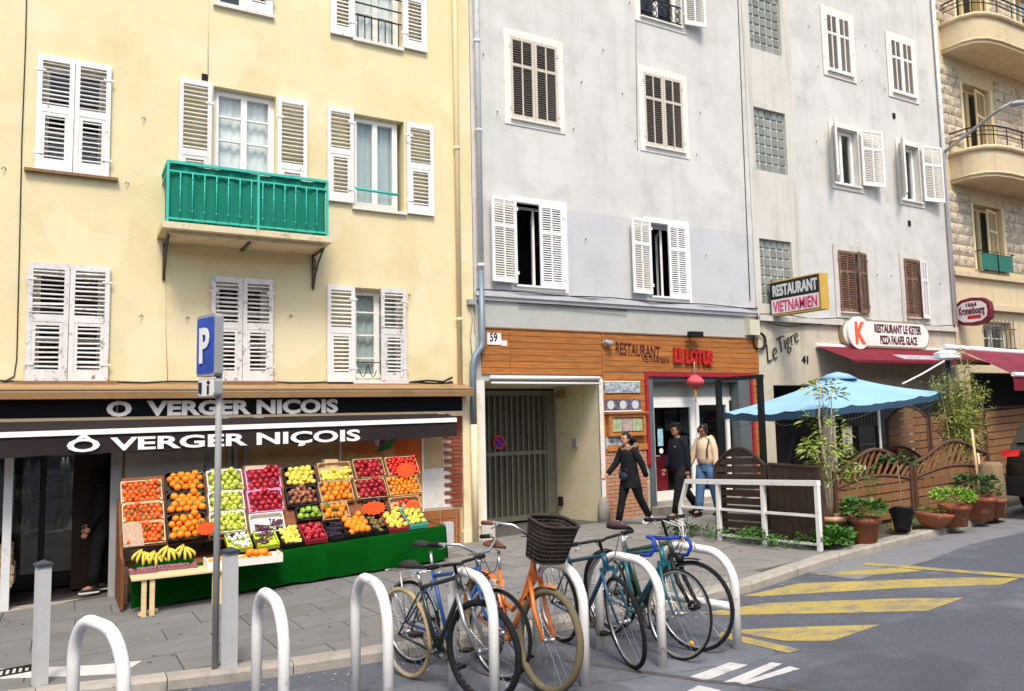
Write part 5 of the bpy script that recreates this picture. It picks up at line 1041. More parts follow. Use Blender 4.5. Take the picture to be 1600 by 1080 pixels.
# menu boards left of the entrance
def board(name,tl,br,mats,label,dy=-.05,cat='menu board'):
    r=rect(tl,br,y=dy); t=thing(name,label,cat,((r[0]+r[1])/2,dy,r[2])); return t,r
mk('menu_photo','#B4BCC0',.4,var=.6,scale=14,fine=.4,fscale=30); mk('menu_dish','#6A6D7E',.4,var=.7,scale=22,fine=.4,fscale=24); mk('menu_paper','#E0DFB0',.6,var=.3,scale=10,fine=.3,fscale=50); mk('menu_pink','#EBC4BA',.6,var=.2,scale=12,fine=.3,fscale=50); mk('wood_frame','#B5743C',.6,var=.2,scale=5,stretch=(1,4,4))
t,r=board('photo_strip',(944,597),(1000,614),0,'upper glossy strip of food photos on the cladding'); part(MB().box(r[0],r[1],-.055,-.035,r[2],r[3]),'photo_panel','menu_photo',t); part(MB().box(r[0]-.01,r[1]+.01,-.06,-.036,r[3],r[3]+.02),'top_rail','strip_white',t)
t,r=board('photo_strip',(944,624),(1002,641),0,'lower strip of three dish photos on the cladding')
w=(r[1]-r[0])/3
for k in range(3):
    part(MB().box(r[0]+w*k+.01,r[0]+w*(k+1)-.01,-.055,-.035,r[2],r[3]),'dish_photo','menu_dish',t); m=MB(); m.lathe([(.085,0),(.085,.002)],(0,0,0),16).xf(Matrix.Translation((r[0]+w*(k+.5),-.0555,(r[2]+r[3])/2))@Matrix.Rotation(math.pi/2,4,'X')); part(m,'plate_print','letter_silver',t)
part(MB().box(r[0]-.01,r[1]+.01,-.06,-.036,r[2]-.02,r[2]),'bottom_rail','strip_white',t)
t,r=board('menu_case',(948,647),(1006,680),0,'wooden glazed menu case beside the restaurant door'); fw=.07; m=MB(); m.box(r[0],r[1],-.14,-.035,r[2],r[2]+fw); m.box(r[0],r[1],-.14,-.035,r[3]-fw,r[3]); m.box(r[0],r[0]+fw,-.14,-.035,r[2]+fw,r[3]-fw); m.box(r[1]-fw,r[1],-.14,-.035,r[2]+fw,r[3]-fw); part(m,'case_frame','wood_frame',t); part(MB().box(r[0]-.06,r[1]+.06,-.18,-.035,r[3],r[3]+.03),'case_roof','wood_frame',t)
w=(r[1]-r[0]-2*fw)/3
for k in range(3): part(MB().box(r[0]+fw+w*k+.006,r[0]+fw+w*(k+1)-.006,-.112,-.105,r[2]+fw+.02,r[3]-fw-.02),'menu_sheet','menu_paper' if k!=1 else 'menu_pink',t)
part(MB().box(r[0]+fw,r[1]-fw,-.125,-.12,r[2]+fw,r[3]-fw),'case_glass','glass',t)
t,r=board('photo_strip',(946,683),(985,700),0,'pale printed panel under the wooden menu case'); part(MB().box(r[0],r[1],-.055,-.035,r[2],r[3]),'photo_panel','menu_photo',t); part(MB().box(9.06,10.05,-.06,-.034,1.66,1.78),'bottom_rail','wood_frame',t)
# paper lantern
mk('lantern','#C9535C',.7,var=.15,scale=8); mk('tassel','#D9B84A',.8); p=AT(1086,597,y=-.12); ln=thing('paper_lantern','round red paper lantern with a yellow tassel over the entrance','lantern',(p.x,-.12,p.z-.2))
m=MB(); pr=[(.05,-.15)]+[(.05+.12*math.sin(math.pi*(k+1)/10)*(1.03 if k%2 else .97)+.02,-.13+.26*(k+1)/10) for k in range(9)]+[(.05,.15)]; m.lathe(pr,p,16); part(m,'shade','lantern',ln); m=MB(); m.tube([p+Vector((0,0,.15)),p+Vector((0,0,.42))],.006,5); part(m,'cord','cable_white',ln); m=MB(); m.tube([p+Vector((0,0,-.15)),p+Vector((0,0,-.42))],[.03,.012],6); part(m,'tassel','tassel',ln)
# ------------------------------------------------------------------ terrace
mk('fence_dark','#3F2E26',.8,var=.2,scale=4,stretch=(1,1,5),objrand=.1); mk('fence_brown','#85603E',.75,var=.25,scale=4,stretch=(5,5,1),objrand=.12); mk('fence_rim','#5A4030',.75,var=.2,scale=6); mk('parasol_blue','#8DB6D4',.8,var=.06,scale=2,bump=.15,bscale=4); mk('post_black','#1E2326',.45,.3,var=.1)
RX=8.4
rl=thing('white_railing','white metal guard rail along the pavement side of the terrace','railing',(RX,-4.2,G(RX,-4.2)))
ys=[-2.84,-3.68,-4.55,-5.46]; top=lambda y:G(RX,y)+.86+(-.03)*(y+4.5)*-0
m=MB()
for y in ys[1:]: m.bar((RX,y,G(RX,y)-.02),(RX,y,top(y)),.05,.05)
rp=[part(MB().bar((RX,y,G(RX,y)-.02),(RX,y,top(y)-.03 if i else G(RX,y)+.45),.055,.055),'post','white_paint',rl) for i,y in enumerate(ys)]
m=MB(); m.bar((RX,ys[0]-.16,top(ys[0])),(RX,ys[3]-.03,top(ys[3])),.07,.07); part(m,'top_rail','white_paint',rl); part(MB().bar((RX,ys[0]-.17,top(ys[0])+.01),(RX,ys[0],G(RX,ys[0])+.45),.055,.055),'sloped_end','white_paint',rl)
part(MB().bar((RX,ys[0],G(RX,ys[0])+.46),(RX,ys[3]-.028,G(RX,ys[3])+.44),.035,.035),'mid_rail','white_paint',rl); part(MB().bar((RX,ys[1],G(RX,ys[1])+.08),(RX,ys[3]-.028,G(RX,ys[3])+.08),.03,.03),'low_rail','white_paint',rl)
def panel(name,label,xa,ya,xb,yb,hfun,n,mat,rim,base=.06,horizontal=False,cat='fence'):
    """boarded fence panel between two plan points with a shaped top"""
    P=Vector((xa,ya,0)); Q=Vector((xb,yb,0)); L=(Q-P).length; d=(Q-P)/L; nrm=Vector((-d.y,d.x,0)); g=lambda s:G(*(P+d*s).xy)
    t=thing(name,label,cat,((xa+xb)/2,(ya+yb)/2,g(L/2)))
    def pt(s,z,o=0): v=P+d*s+nrm*o; return (v.x,v.y,g(s)+z)
    if not horizontal:
        for k in range(n):
            a,b=L*k/n+.004,L*(k+1)/n-.004; m=MB(); m.prism([pt(a,base),pt(b,base),pt(b,hfun(b/L)),pt(a,hfun(a/L))],nrm*.02); part(m,'board',mat,t)
    else:
        mn=min(hfun(0),hfun(1)); k=0; z=base; hgt=n
        while z<max(hfun(u/20) for u in range(21))-.02:
            z2=z+hgt-.022; pts=[]; ss=[u/24 for u in range(25) if hfun(u/24)>z+.01]
            if len(ss)>1:
                a,b=ss[0],ss[-1]; lo=[pt(L*a+.0,z),pt(L*b,z)]; up=[pt(L*s,min(z2,hfun(s))) for s in reversed(ss)]
                m=MB(); m.prism(lo+up,nrm*(.016+.006*(k%2))); part(m,'board',mat,t)
            z+=hgt; k+=1
    m=MB(); m.tube([pt(L*u/20,hfun(u/20)+.015,.01) for u in range(21)],.028,6); part(m,'top_rim',rim,t)
    for s in (.02,L-.02): part(MB().bar(pt(s,0,.01),pt(s,hfun(s/L),.01),.05,.05),'post',rim,t)
    return t,pt,L
arch=lambda u:1.05+.27*math.sin(math.pi*u)
panel('fence_panel','dark stained arched fence panel behind the white rail',8.52,-3.5,8.52,-4.5,arch,.115,'fence_dark','fence_dark',horizontal=True)
panel('fence_panel','dark upright boarded fence panel nearer the kerb behind the white rail',8.52,-4.56,8.52,-5.42,lambda u:1.08-.05*u,7,'fence_dark','fence_dark')
# black steel frame
bf=thing('steel_frame','black steel portal frame rising behind the white rail','frame',(8.6,-4.1,G(8.6,-4.1))); p=AT(1122,592,x=8.6); q=AT(1187,592,x=8.6)
for v in (p,q): part(MB().bar((8.6,v.y,G(8.6,v.y)),(8.6,v.y,q.z),.07,.07),'post','post_black',bf)
part(MB().bar((8.6,p.y+.03,q.z+.03),(8.6,q.y-.05,q.z+.03),.06,.06),'crossbar','post_black',bf)
# lattice topped fence panels along the kerb
def lattice(xa,ya,xb,yb,label,hi):
    h=lambda u:.93+.27*math.sin(math.pi*min(1,max(0,(u-hi)/(1.12-hi)+.02)))**1.3 if u>hi else .93
    h=lambda u:.86+.27*(.5-.5*math.cos(2*math.pi*(u*.95)))
    low=lambda u:.60+.12*math.sin(math.pi*u)
    t,pt,L=panel('lattice_fence',label,xa,ya,xb,yb,low,.135,'fence_brown','fence_rim',horizontal=True)
    m=MB(); m.tube([pt(L*u/24,h(u/24),.01) for u in range(25)],.033,6); part(m,'top_rail','fence_rim',t)
    n=13
    for k in range(n):
        s=L*(k+.2)/n; u=s/L; z0=low(u)+.01; u2=min(1,u+.13); z1=h(u2)-.02; part(MB().bar(pt(s,z0,.01),pt(min(L,s+.13*L),z1,.01),.012,.042,up=tuple(Vector(pt(1,0,1))-Vector(pt(1,0,0)))),'lattice_slat','fence_brown',t)
    for s in (.02,L-.02): part(MB().bar(pt(s,0,.01),pt(s,h(s/L),.01),.07,.07),'post','fence_rim',t)
lattice(9.78,-4.62,11.48,-4.72,'wavy topped lattice fence panel nearer the small tree',.3); lattice(11.52,-4.73,13.35,-4.86,'wavy topped lattice fence panel nearer the car',.3)
# back fence panels
for i,(pa,pb,lab) in enumerate((((1388,700),(1452,700),'arched brown fence panel at the back of the terrace'),((1455,700),(1540,700),'brown boarded fence panel behind the bamboo'),((1542,700),(1640,700),'brown boarded fence panel behind the dark car'))):
    a=AT(*pa,y=-2.4); b=AT(*pb,y=-2.4); panel('fence_panel',lab,a.x,-2.4,b.x,-2.4,(lambda u:1.45+.28*math.sin(math.pi*u)) if i==0 else (lambda u:1.5+.02*math.sin(u*5)),.16,'fence_brown','fence_rim',horizontal=True)
a=AT(1440,715,y=-3.3); panel('fence_panel','low arched brown panel in the middle of the terrace',a.x-1.4,-3.3,a.x,-3.3,lambda u:.75+.25*math.sin(math.pi*u),.15,'fence_brown','fence_rim',horizontal=True)
# parasol
pc=AT(1308,585,y=-3.3); um=thing('blue_parasol','large pale blue parasol spread over the terrace','parasol',(pc.x,-3.3,G(pc.x,-3.3))); apex=Vector((pc.x,-3.3,pc.z)); cor=[AT(1128,645,y=-3.0),AT(1265,640,y=-5.05),AT(1482,612,y=-4.2),AT(1390,612,y=-1.6)]
zr=sum(c.z for c in cor)/4; K=[]; N=12
m=MB(); vs=[]; rings=8
edge=[]
for i in range(4):
    a,b=cor[i],cor[(i+1)%4]
    for k in range(N): u=k/N; e=a.lerp(b,u); edge.append(Vector((e.x,e.y,e.z-.05*math.sin(math.pi*u)+.012*math.sin(9*math.pi*u))))
for r in range(1,rings+1):
    t=r/rings
    for e in edge: v=apex.lerp(e,t); vs.append((v.x,v.y,v.z-.05*math.sin(math.pi*t)+.018*t*math.sin(e.x*7+e.y*5)))
n=len(edge); vs.append(tuple(apex)); fs=[(len(vs)-1,k,(k+1)%n) for k in range(n)]+[((r)*n+k,(r+1)*n+k,(r+1)*n+(k+1)%n,r*n+(k+1)%n) for r in range(rings-1) for k in range(n)]
m.add(vs,fs,True); part(m,'canopy','parasol_blue',um)
m=MB(); vs=[]
for e in edge: vs+=[tuple(e),(e.x,e.y,e.z-.1)]
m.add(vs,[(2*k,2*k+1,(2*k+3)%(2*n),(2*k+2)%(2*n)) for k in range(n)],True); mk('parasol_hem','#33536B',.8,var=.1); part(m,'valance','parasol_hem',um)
m=MB(); m.lathe([(.34,-.09),(.18,.0),(.02,.04)],apex+Vector((0,0,.0)),12); part(m,'vent_cap','parasol_blue',um); part(MB().tube([(apex.x,apex.y,G(apex.x,apex.y)),apex],.03,8),'pole','post_black',um)
for c in cor: part(MB().tube([apex-Vector((0,0,.18)),c-Vector((0,0,.05))],.014,5),'rib','post_black',um)
m=MB(); m.tube([Vector(cor[0]).lerp(Vector(cor[1]),u)+Vector((0,0,-.1-.12*math.sin(math.pi*u*2)**2)) for u in [k/16 for k in range(17)]],.0045,4); m.tube([Vector(cor[1]).lerp(Vector(cor[2]),u)+Vector((0,0,-.1-.12*math.sin(math.pi*u*2)**2)) for u in [k/16 for k in range(17)]],.0045,4); part(m,'string_of_lights','iron_grey',um,kind='stuff')
# terrace furniture
bs=thing('black_screen','black rectangular board standing on the terrace under the parasol','screen',(10.4,-3.6,G(10.4,-3.6))); a=AT(1236,663,y=-3.6); b=AT(1279,722,y=-3.6)
m=MB(); m.add([(a.x-.02,-3.55,b.z),(b.x-.05,-3.55,b.z),(b.x+.02,-3.7,a.z),(a.x+.03,-3.7,a.z),(a.x-.02,-3.5,b.z),(b.x-.05,-3.5,b.z),(b.x+.02,-3.65,a.z),(a.x+.03,-3.65,a.z)],[(0,1,2,3),(5,4,7,6),(3,2,6,7),(4,5,1,0),(1,5,6,2),(4,0,3,7)]); mk('board_black','#3A3B40',.6,var=.06); part(m,'board','board_black',bs)
for x in (a.x+.05,b.x-.1): part(MB().bar((x,-3.52,G(x,-3.5)),(x,-3.55,b.z+.1),.04,.04),'leg','post_black',bs)
mk('chair_red','#6B1522',.4,var=.12,scale=5,coat=.2)
def chair(px,py,y,rot,label):
    p=AT(px,py,y=y); t=thing('folding_chair',label,'chair',(p.x,y,G(p.x,y)),rot,'dark red chairs on the terrace'); 
    part(MB().box(-.2,.2,-.2,.2,.44,.47),'seat','chair_red',t,world=False)
    for sx in (-.2,.2):
        for sy in (-.2,.2): part(MB().tube([(sx,sy,0),(sx,sy,.44)],.016,6),'leg','chair_red',t,world=False)
        part(MB().tube([(sx,.2,.46),(sx*.98,.24,.85),(sx*.7,.26,1.0)],.022,6),'back_post','chair_red',t,world=False)
    for k in range(4): xx=-.13+.087*k; part(MB().box(xx-.03,xx+.03,.2,.24,.5,1.0),'back_slat','chair_red',t,world=False)
chair(1343,700,-3.5,.3,'dark red chair left of the low arched panel'); chair(1405,700,-3.7,-.2,'dark red chair in front of the arched brown panel'); chair(1365,700,-3.0,2.6,'dark red chair at the back near the ribbed sheet')
t=thing('terrace_table','dark red square table between the terrace chairs','table',(11.9,-3.9,G(11.9,-3.9))); p=AT(1375,680,y=-3.6); t.location=(p.x,-3.6,G(p.x,-3.6)); part(MB().box(-.45,.45,-.35,.35,.88,.92),'table_top','chair_red',t,world=False)
for sx in (-.38,.38): part(MB().tube([(sx,0,0),(sx,0,.88)],.03,6),'leg','chair_red',t,world=False)
a=AT(1312,637,y=-2.9); b=AT(1372,665,y=-2.9); rs=thing('ribbed_sheet','grey corrugated sheet hanging under the parasol','sheet',((a.x+b.x)/2,-2.9,b.z)); 
for k in range(12): x=a.x+(b.x-a.x)*k/12; part(MB().box(x,x+(b.x-a.x)/12*.6,-2.93,-2.89,b.z,a.z+.05),'rib','panel_grey',rs)
part(MB().box(a.x,b.x,-2.89,-2.87,b.z,a.z+.05),'backing','steel_grey',rs)
part(MB().bar((b.x+.02,-2.85,G(b.x,-2.85)),(b.x+.02,-2.85,a.z+.1),.05,.05),'post','post_black',rs); part(MB().bar((a.x-.02,-2.85,G(b.x,-2.85)),(a.x-.02,-2.85,a.z+.1),.05,.05),'post','post_black',rs)
# lamp post on the terrace
p=AT(1480,555,y=-3.6); lp=thing('terrace_lamp','black post with a white octagonal shade beside the large awning','lamp post',(p.x,-3.6,G(p.x,-3.6))); part(MB().tube([(p.x,-3.6,G(p.x,-3.6)),(p.x,-3.6,p.z)],.045,8),'post','post_black',lp); m=MB(); m.lathe([(.06,-.1),(.24,-.06),(.24,.04),(.1,.09)],p,8,smooth=False); part(m,'shade','sign_cream',lp)
# ------------------------------------------------------------------ plants
mk('leaf_mid','#4B7A2E',.55,var=.3,scale=3,objrand=.1,spec=.4); mk('leaf_pale','#8FA04A',.55,var=.3,scale=3,spec=.4); mk('leaf_dark','#2F5426',.6,var=.3,scale=3); mk('leaf_bright','#6FA02F',.55,var=.25,scale=4); mk('leaf_feather','#9AA24E',.6,var=.3,scale=3); mk('bark_pale','#B0A188',.85,var=.2,scale=12); mk('terracotta','#955B40',.8,var=.12,scale=5,stain='#C9A58A',sscale=6,slo=.56,shi=.75,objrand=.07); mk('pot_pale','#C08F6C',.85,var=.12,scale=5,stain='#DCC6AE',sscale=5,slo=.5,shi=.7); mk('plastic_black','#17191B',.45); mk('plastic_yellow','#D9C02F',.5)
def leaf(m,p,d,L,W,droop=.3,r=rnd):
    d=d.normalized(); side=d.cross(Vector((0,0,1))); side=side.normalized() if side.length>.01 else Vector((1,0,0)); mid=p+d*L*.5; tip=p+d*L-Vector((0,0,droop*L)); up=Vector((0,0,.12*L))
    side=(Matrix.Rotation(r.uniform(-.9,.9),3,d)@side)
    m.add([p,mid+side*W/2-Vector((0,0,droop*L*.25)),tip,mid-side*W/2-Vector((0,0,droop*L*.25))],[(0,1,2),(0,2,3)],True)
def rdir(r=rnd,up=.0): 
    a=r.uniform(0,6.28); z=r.uniform(-.4+up,.9); return Vector((math.cos(a),math.sin(a),z)).normalized()
def bush(c,rad,n,L,W,droop=.3):
    m=MB()
    for _ in range(n):
        d=rdir(); q=Vector(c)+Vector((d.x*rad[0],d.y*rad[1],d.z*rad[2]))*rnd.random()**.4; leaf(m,q,(d+Vector((0,0,.3))),L*rnd.uniform(.6,1.2),W*rnd.uniform(.7,1.2),droop)
    return m
def pot(t,r,h,mat):
    m=MB(); m.lathe([(r*.72,0),(r*.95,h*.8),(r*1.08,h*.8),(r*1.1,h),(r*.95,h),(r*.9,h*.86),(.01,h*.86)],(0,0,0),18); part(m,'pot',mat,t,world=False); part(MB().lathe([(r*.9,h*.85),(.02,h*.88)],(0,0,0),12),'soil','soil',t,world=False)
def potted(name,px,py,r,h,mat,label,fol,cat='potted plant'):
    p=AT(px,py,g=0); t=thing(name,label,cat,(p.x,p.y,G(p.x,p.y)),rnd.uniform(0,3)); pot(t,r,h,mat)
    for m,mt,nm in fol: part(m,nm,mt,t,world=False)
    return t
potted('potted_plant',1353,848,.19,.33,'terracotta','terracotta pot with a bushy green plant in front of the lattice',[(bush((0,0,.46),(.27,.27,.16),420,.09,.045),'leaf_mid','foliage'),(bush((.0,.02,.8),(.2,.2,.35),160,.08,.02),'leaf_mid','foliage'),(bush((.2,-.05,.25),(.14,.14,.25),160,.08,.04),'leaf_dark','foliage')])
potted('potted_plant',1494,822,.2,.3,'terracotta','terracotta pot brimming with bright green leaves',[(bush((0,0,.42),(.28,.28,.13),420,.08,.035),'leaf_bright','foliage')])
potted('potted_plant',1533,812,.21,.34,'terracotta','wide terracotta pot with dark leaves near the log post',[(bush((-.1,0,.52),(.32,.3,.2),300,.09,.05),'leaf_dark','foliage')])
potted('potted_plant',1553,808,.17,.28,'terracotta','small terracotta pot half hidden beside the log post',[(bush((0,0,.34),(.12,.12,.1),60,.07,.04),'leaf_dark','foliage')])
p=AT(1458,826,g=0); t=thing('bowl_planter','tilted terracotta bowl planter with low green tufts','planter',(p.x,p.y,G(p.x,p.y)+.01)); m=MB(); m.lathe([(.08,0),(.18,.06),(.25,.16),(.27,.21),(.25,.21),(.2,.15),(.01,.13)],(0,0,0),18); part(m,'pot','terracotta',t,world=False); part(bush((.03,0,.22),(.18,.18,.06),120,.08,.02),'foliage','leaf_mid',t,world=False); t.rotation_euler=(0,.12,0)
p=AT(1411,836,g=0); t=thing('black_flowerpot','black plastic flowerpot tipped over beside the yellow pot','flowerpot',(p.x,p.y,G(p.x,p.y)+.06)); m=MB(); m.lathe([(.1,0),(.15,.26),(.165,.26),(.165,.29),(.14,.29),(.09,.02),(.01,.02)],(0,0,0),14); part(m,'pot','plastic_black',t,world=False); t.rotation_euler=(0,.5,.6)
p=AT(1425,830,g=0); t=thing('yellow_flowerpot','small yellow plastic flowerpot with a thin tree seedling','flowerpot',(p.x,p.y+.15,G(p.x,p.y+.15))); m=MB(); m.box(-.09,.09,-.09,.09,0,.24); part(m,'pot','plastic_yellow',t,world=False); part(MB().tube([(0,0,.2),(.02,0,.6),(0,.01,.95)],.008,5),'stem','bark_pale',t,world=False); part(bush((0,0,.98),(.25,.25,.12),150,.09,.04),'foliage','leaf_dark',t,world=False)
# slim tree in a pale pot
p=AT(1302,850,g=0); tx,ty=p.x+.12,p.y+.12; tr=thing('potted_tree','slender leafy tree in a pale terracotta pot at the terrace corner','tree',(tx,ty,G(tx,ty))); pot(tr,.22,.36,'pot_pale')
m=MB(); bp=[]
m.tube([(0,0,.3),(.0,0,.7),(-.05,.02,1.2),(-.08,.03,1.7),(-.02,.02,2.15)],[.032,.028,.022,.015,.007],7); m.tube([(.04,0,.3),(.08,.02,.8),(.03,.0,1.15),(.1,-.03,1.6),(.16,0,2.05)],[.026,.02,.017,.012,.006],6); m.tube([(-.04,.0,.3),(-.1,-.02,.75),(-.2,-.05,1.05),(-.33,-.08,1.3)],[.03,.022,.014,.006],6)
ends=[((-.02,.02,2.1),.2,70),((.16,0,2.0),.18,60),((-.33,-.08,1.3),.2,50),((-.08,.03,1.65),.25,60),((.1,-.03,1.5),.25,60),((-.05,0,1.25),.3,130),((.05,-.05,1.05),.3,150),((.0,-.1,.85),.2,70),((-.5,-.1,1.25),.1,25),((.22,-.05,1.25),.14,40)]
lm_=MB()
for c,r_,n in ends:
    b=bush(c,(r_,r_,r_*.8),n,.12,.035,.5); lm_.add(b.v,b.f,True)
    m.tube([(0,0,max(.9,c[2]-.35)),(c[0]*.6,c[1]*.6,c[2]-.12),c],[.007,.005,.003],5)
part(m,'trunk','bark_pale',tr,world=False); part(lm_,'crown','leaf_pale',tr,world=False)
# bamboo
p=AT(1508,760,y=-4.3); bb=thing('bamboo','feathery yellow green bamboo clump rising behind the lattice fence','bamboo',(p.x,-4.3,G(p.x,-4.3))); m=MB(); lf=MB()
for k in range(30):
    a=rnd.uniform(0,6.28); sp=rnd.uniform(.05,.75); H=rnd.uniform(1.3,2.15); base=Vector((rnd.uniform(-.3,.3),rnd.uniform(-.1,.15),.1)); tip=base+Vector((sp*math.cos(a),sp*.35*math.sin(a),H)); pts=[base.lerp(tip,t)+Vector((0,0,.12*math.sin(math.pi*t))) for t in (0,.3,.6,.85,1)]
    m.tube(pts,[.009,.008,.006,.004,.002],5)
    for j in range(150):
        t=rnd.uniform(.35,1); q=base.lerp(tip,t)+Vector((0,0,.12*math.sin(math.pi*t)))+Vector((rnd.gauss(0,.09),rnd.gauss(0,.07),rnd.gauss(0,.05))); leaf(lf,q,rdir(),.1*rnd.uniform(.6,1.3),.016,.5)
for k in range(2):
    tip=Vector((.15+.2*k,0,2.75-.25*k)); m.tube([(.1,0,.2),(.12+.08*k,0,1.5),tip],[.012,.009,.003],5)
    for j in range(110): q=Vector((.12+.1*k,0,1.7)).lerp(tip,rnd.random())+Vector((rnd.gauss(0,.1),rnd.gauss(0,.07),0)); leaf(lf,q,rdir(),.1,.014,.4)
part(m,'canes','bark_pale',bb,world=False); part(lf,'crown','leaf_feather',bb,world=False)
p=AT(1527,790,y=-4.95); m=MB(); m.tube([(p.x+.1,-4.95,G(p.x,-4.95)),(p.x,-4.95,G(p.x,-4.95)+1.3)],.02,6); m.tube([(p.x+.2,-4.95,G(p.x,-4.95)),(p.x+.12,-4.95,G(p.x,-4.95)+.9)],.02,6); solo(m,'garden_stake','pine','pair of pale cane stakes leaning by the bamboo','stakes')
p=AT(1554,808,g=0); m=MB(); m.lathe([(.17,-.02),(.165,.3),(.16,.75),(.13,.8),(.01,.81)],(p.x+.18,p.y+.1,G(p.x,p.y)),12); mk('log_wood','#8B7355',.85,var=.2,scale=6,stretch=(4,4,.6),bump=.3); solo(m,'log_post','log_wood','thick upright log post at the corner of the terrace','post')
# weeds along the foot of the rail
wd=MB()
for k in range(15):
    y=rnd.uniform(-5.5,-3.5); b=bush((8.42+rnd.uniform(-.12,.1),y,G(8.4,y)+rnd.uniform(.05,.16)),(.13,.17,.13),75,.055,.03); wd.add(b.v,b.f,True)
for k in range(8):
    x=8.75+rnd.uniform(-.15,.3); y=-5.35+rnd.uniform(-.2,.1); b=bush((x,y,G(x,y)+.14),(.2,.18,.17),100,.08,.05); wd.add(b.v,b.f,True)
for k in range(10):
    x=9.6+k*.33+rnd.uniform(-.1,.1); y=-5.1+rnd.uniform(-.2,.15); b=bush((x,y,G(x,y)+.04),(.16,.12,.06),22,.06,.03); wd.add(b.v,b.f,True)
o=link('ground_cover',wd.mesh('ground_cover','leaf_mid')); tag(o,'green weeds growing along the foot of the white rail','weeds',kind='stuff')
wd=MB()
for k in range(6):
    y=rnd.uniform(-3.2,-2.5); b=bush((8.5+rnd.uniform(-.1,.1),y,G(8.4,y)+.08),(.16,.18,.12),70,.08,.03); wd.add(b.v,b.f,True)
o=link('ground_cover',wd.mesh('ground_cover','leaf_dark')); tag(o,'dark tuft of weeds by the raised terrace edge','weeds',kind='stuff')
# ------------------------------------------------------------------ people
mk('skin_tan','#C9967A',.55,var=.06,scale=14); mk('skin_brown','#A9775A',.55,var=.06,scale=14); mk('hair_black','#14100F',.5,var=.3,scale=30,stretch=(1,1,.2)); mk('coat_black','#0E0F14',.85,var=.2,scale=10,bump=.3,bscale=14); mk('fur_tan','#8B7358',.95,var=.35,scale=40,bump=.8,bscale=120); mk('trouser_black','#0C0C10',.85,var=.2,scale=8,bump=.2,bscale=12); mk('sneaker_white','#DEDBD2',.6,var=.05); mk('bag_navy','#232B3E',.6,var=.15); mk('hoodie_navy','#0F1320',.9,var=.2,scale=8,bump=.3,bscale=12); mk('jacket_cream','#DCC2A2',.75,var=.06,scale=6,bump=.3,bscale=9); mk('jean_blue','#4C6C8E',.85,var=.2,scale=9,bump=.2,bscale=14); mk('eye_dark','#1A1210',.3); mk('lip','#8E4A40',.5); mk('shoe_black','#101012',.5)
def loft(mb,rings,n=16,fold=.0,cap=True):
    vs=[]
    for i,(c,rx,ry) in enumerate(rings):
        for k in range(n):
            a=2*math.pi*k/n; f=1+fold*math.sin(3*a+i*1.7)+fold*.6*math.sin(5*a-i*2.3); vs.append((c[0]+rx*f*math.cos(a),c[1]+ry*f*math.sin(a),c[2]))
    fs=[(i*n+k,i*n+(k+1)%n,(i+1)*n+(k+1)%n,(i+1)*n+k) for i in range(len(rings)-1) for k in range(n)]
    mb.add(vs,fs,True)
    if cap: mb.add(vs[-n:],[tuple(range(n))],False); mb.add(vs[:n],[tuple(reversed(range(n)))],False)
    return mb
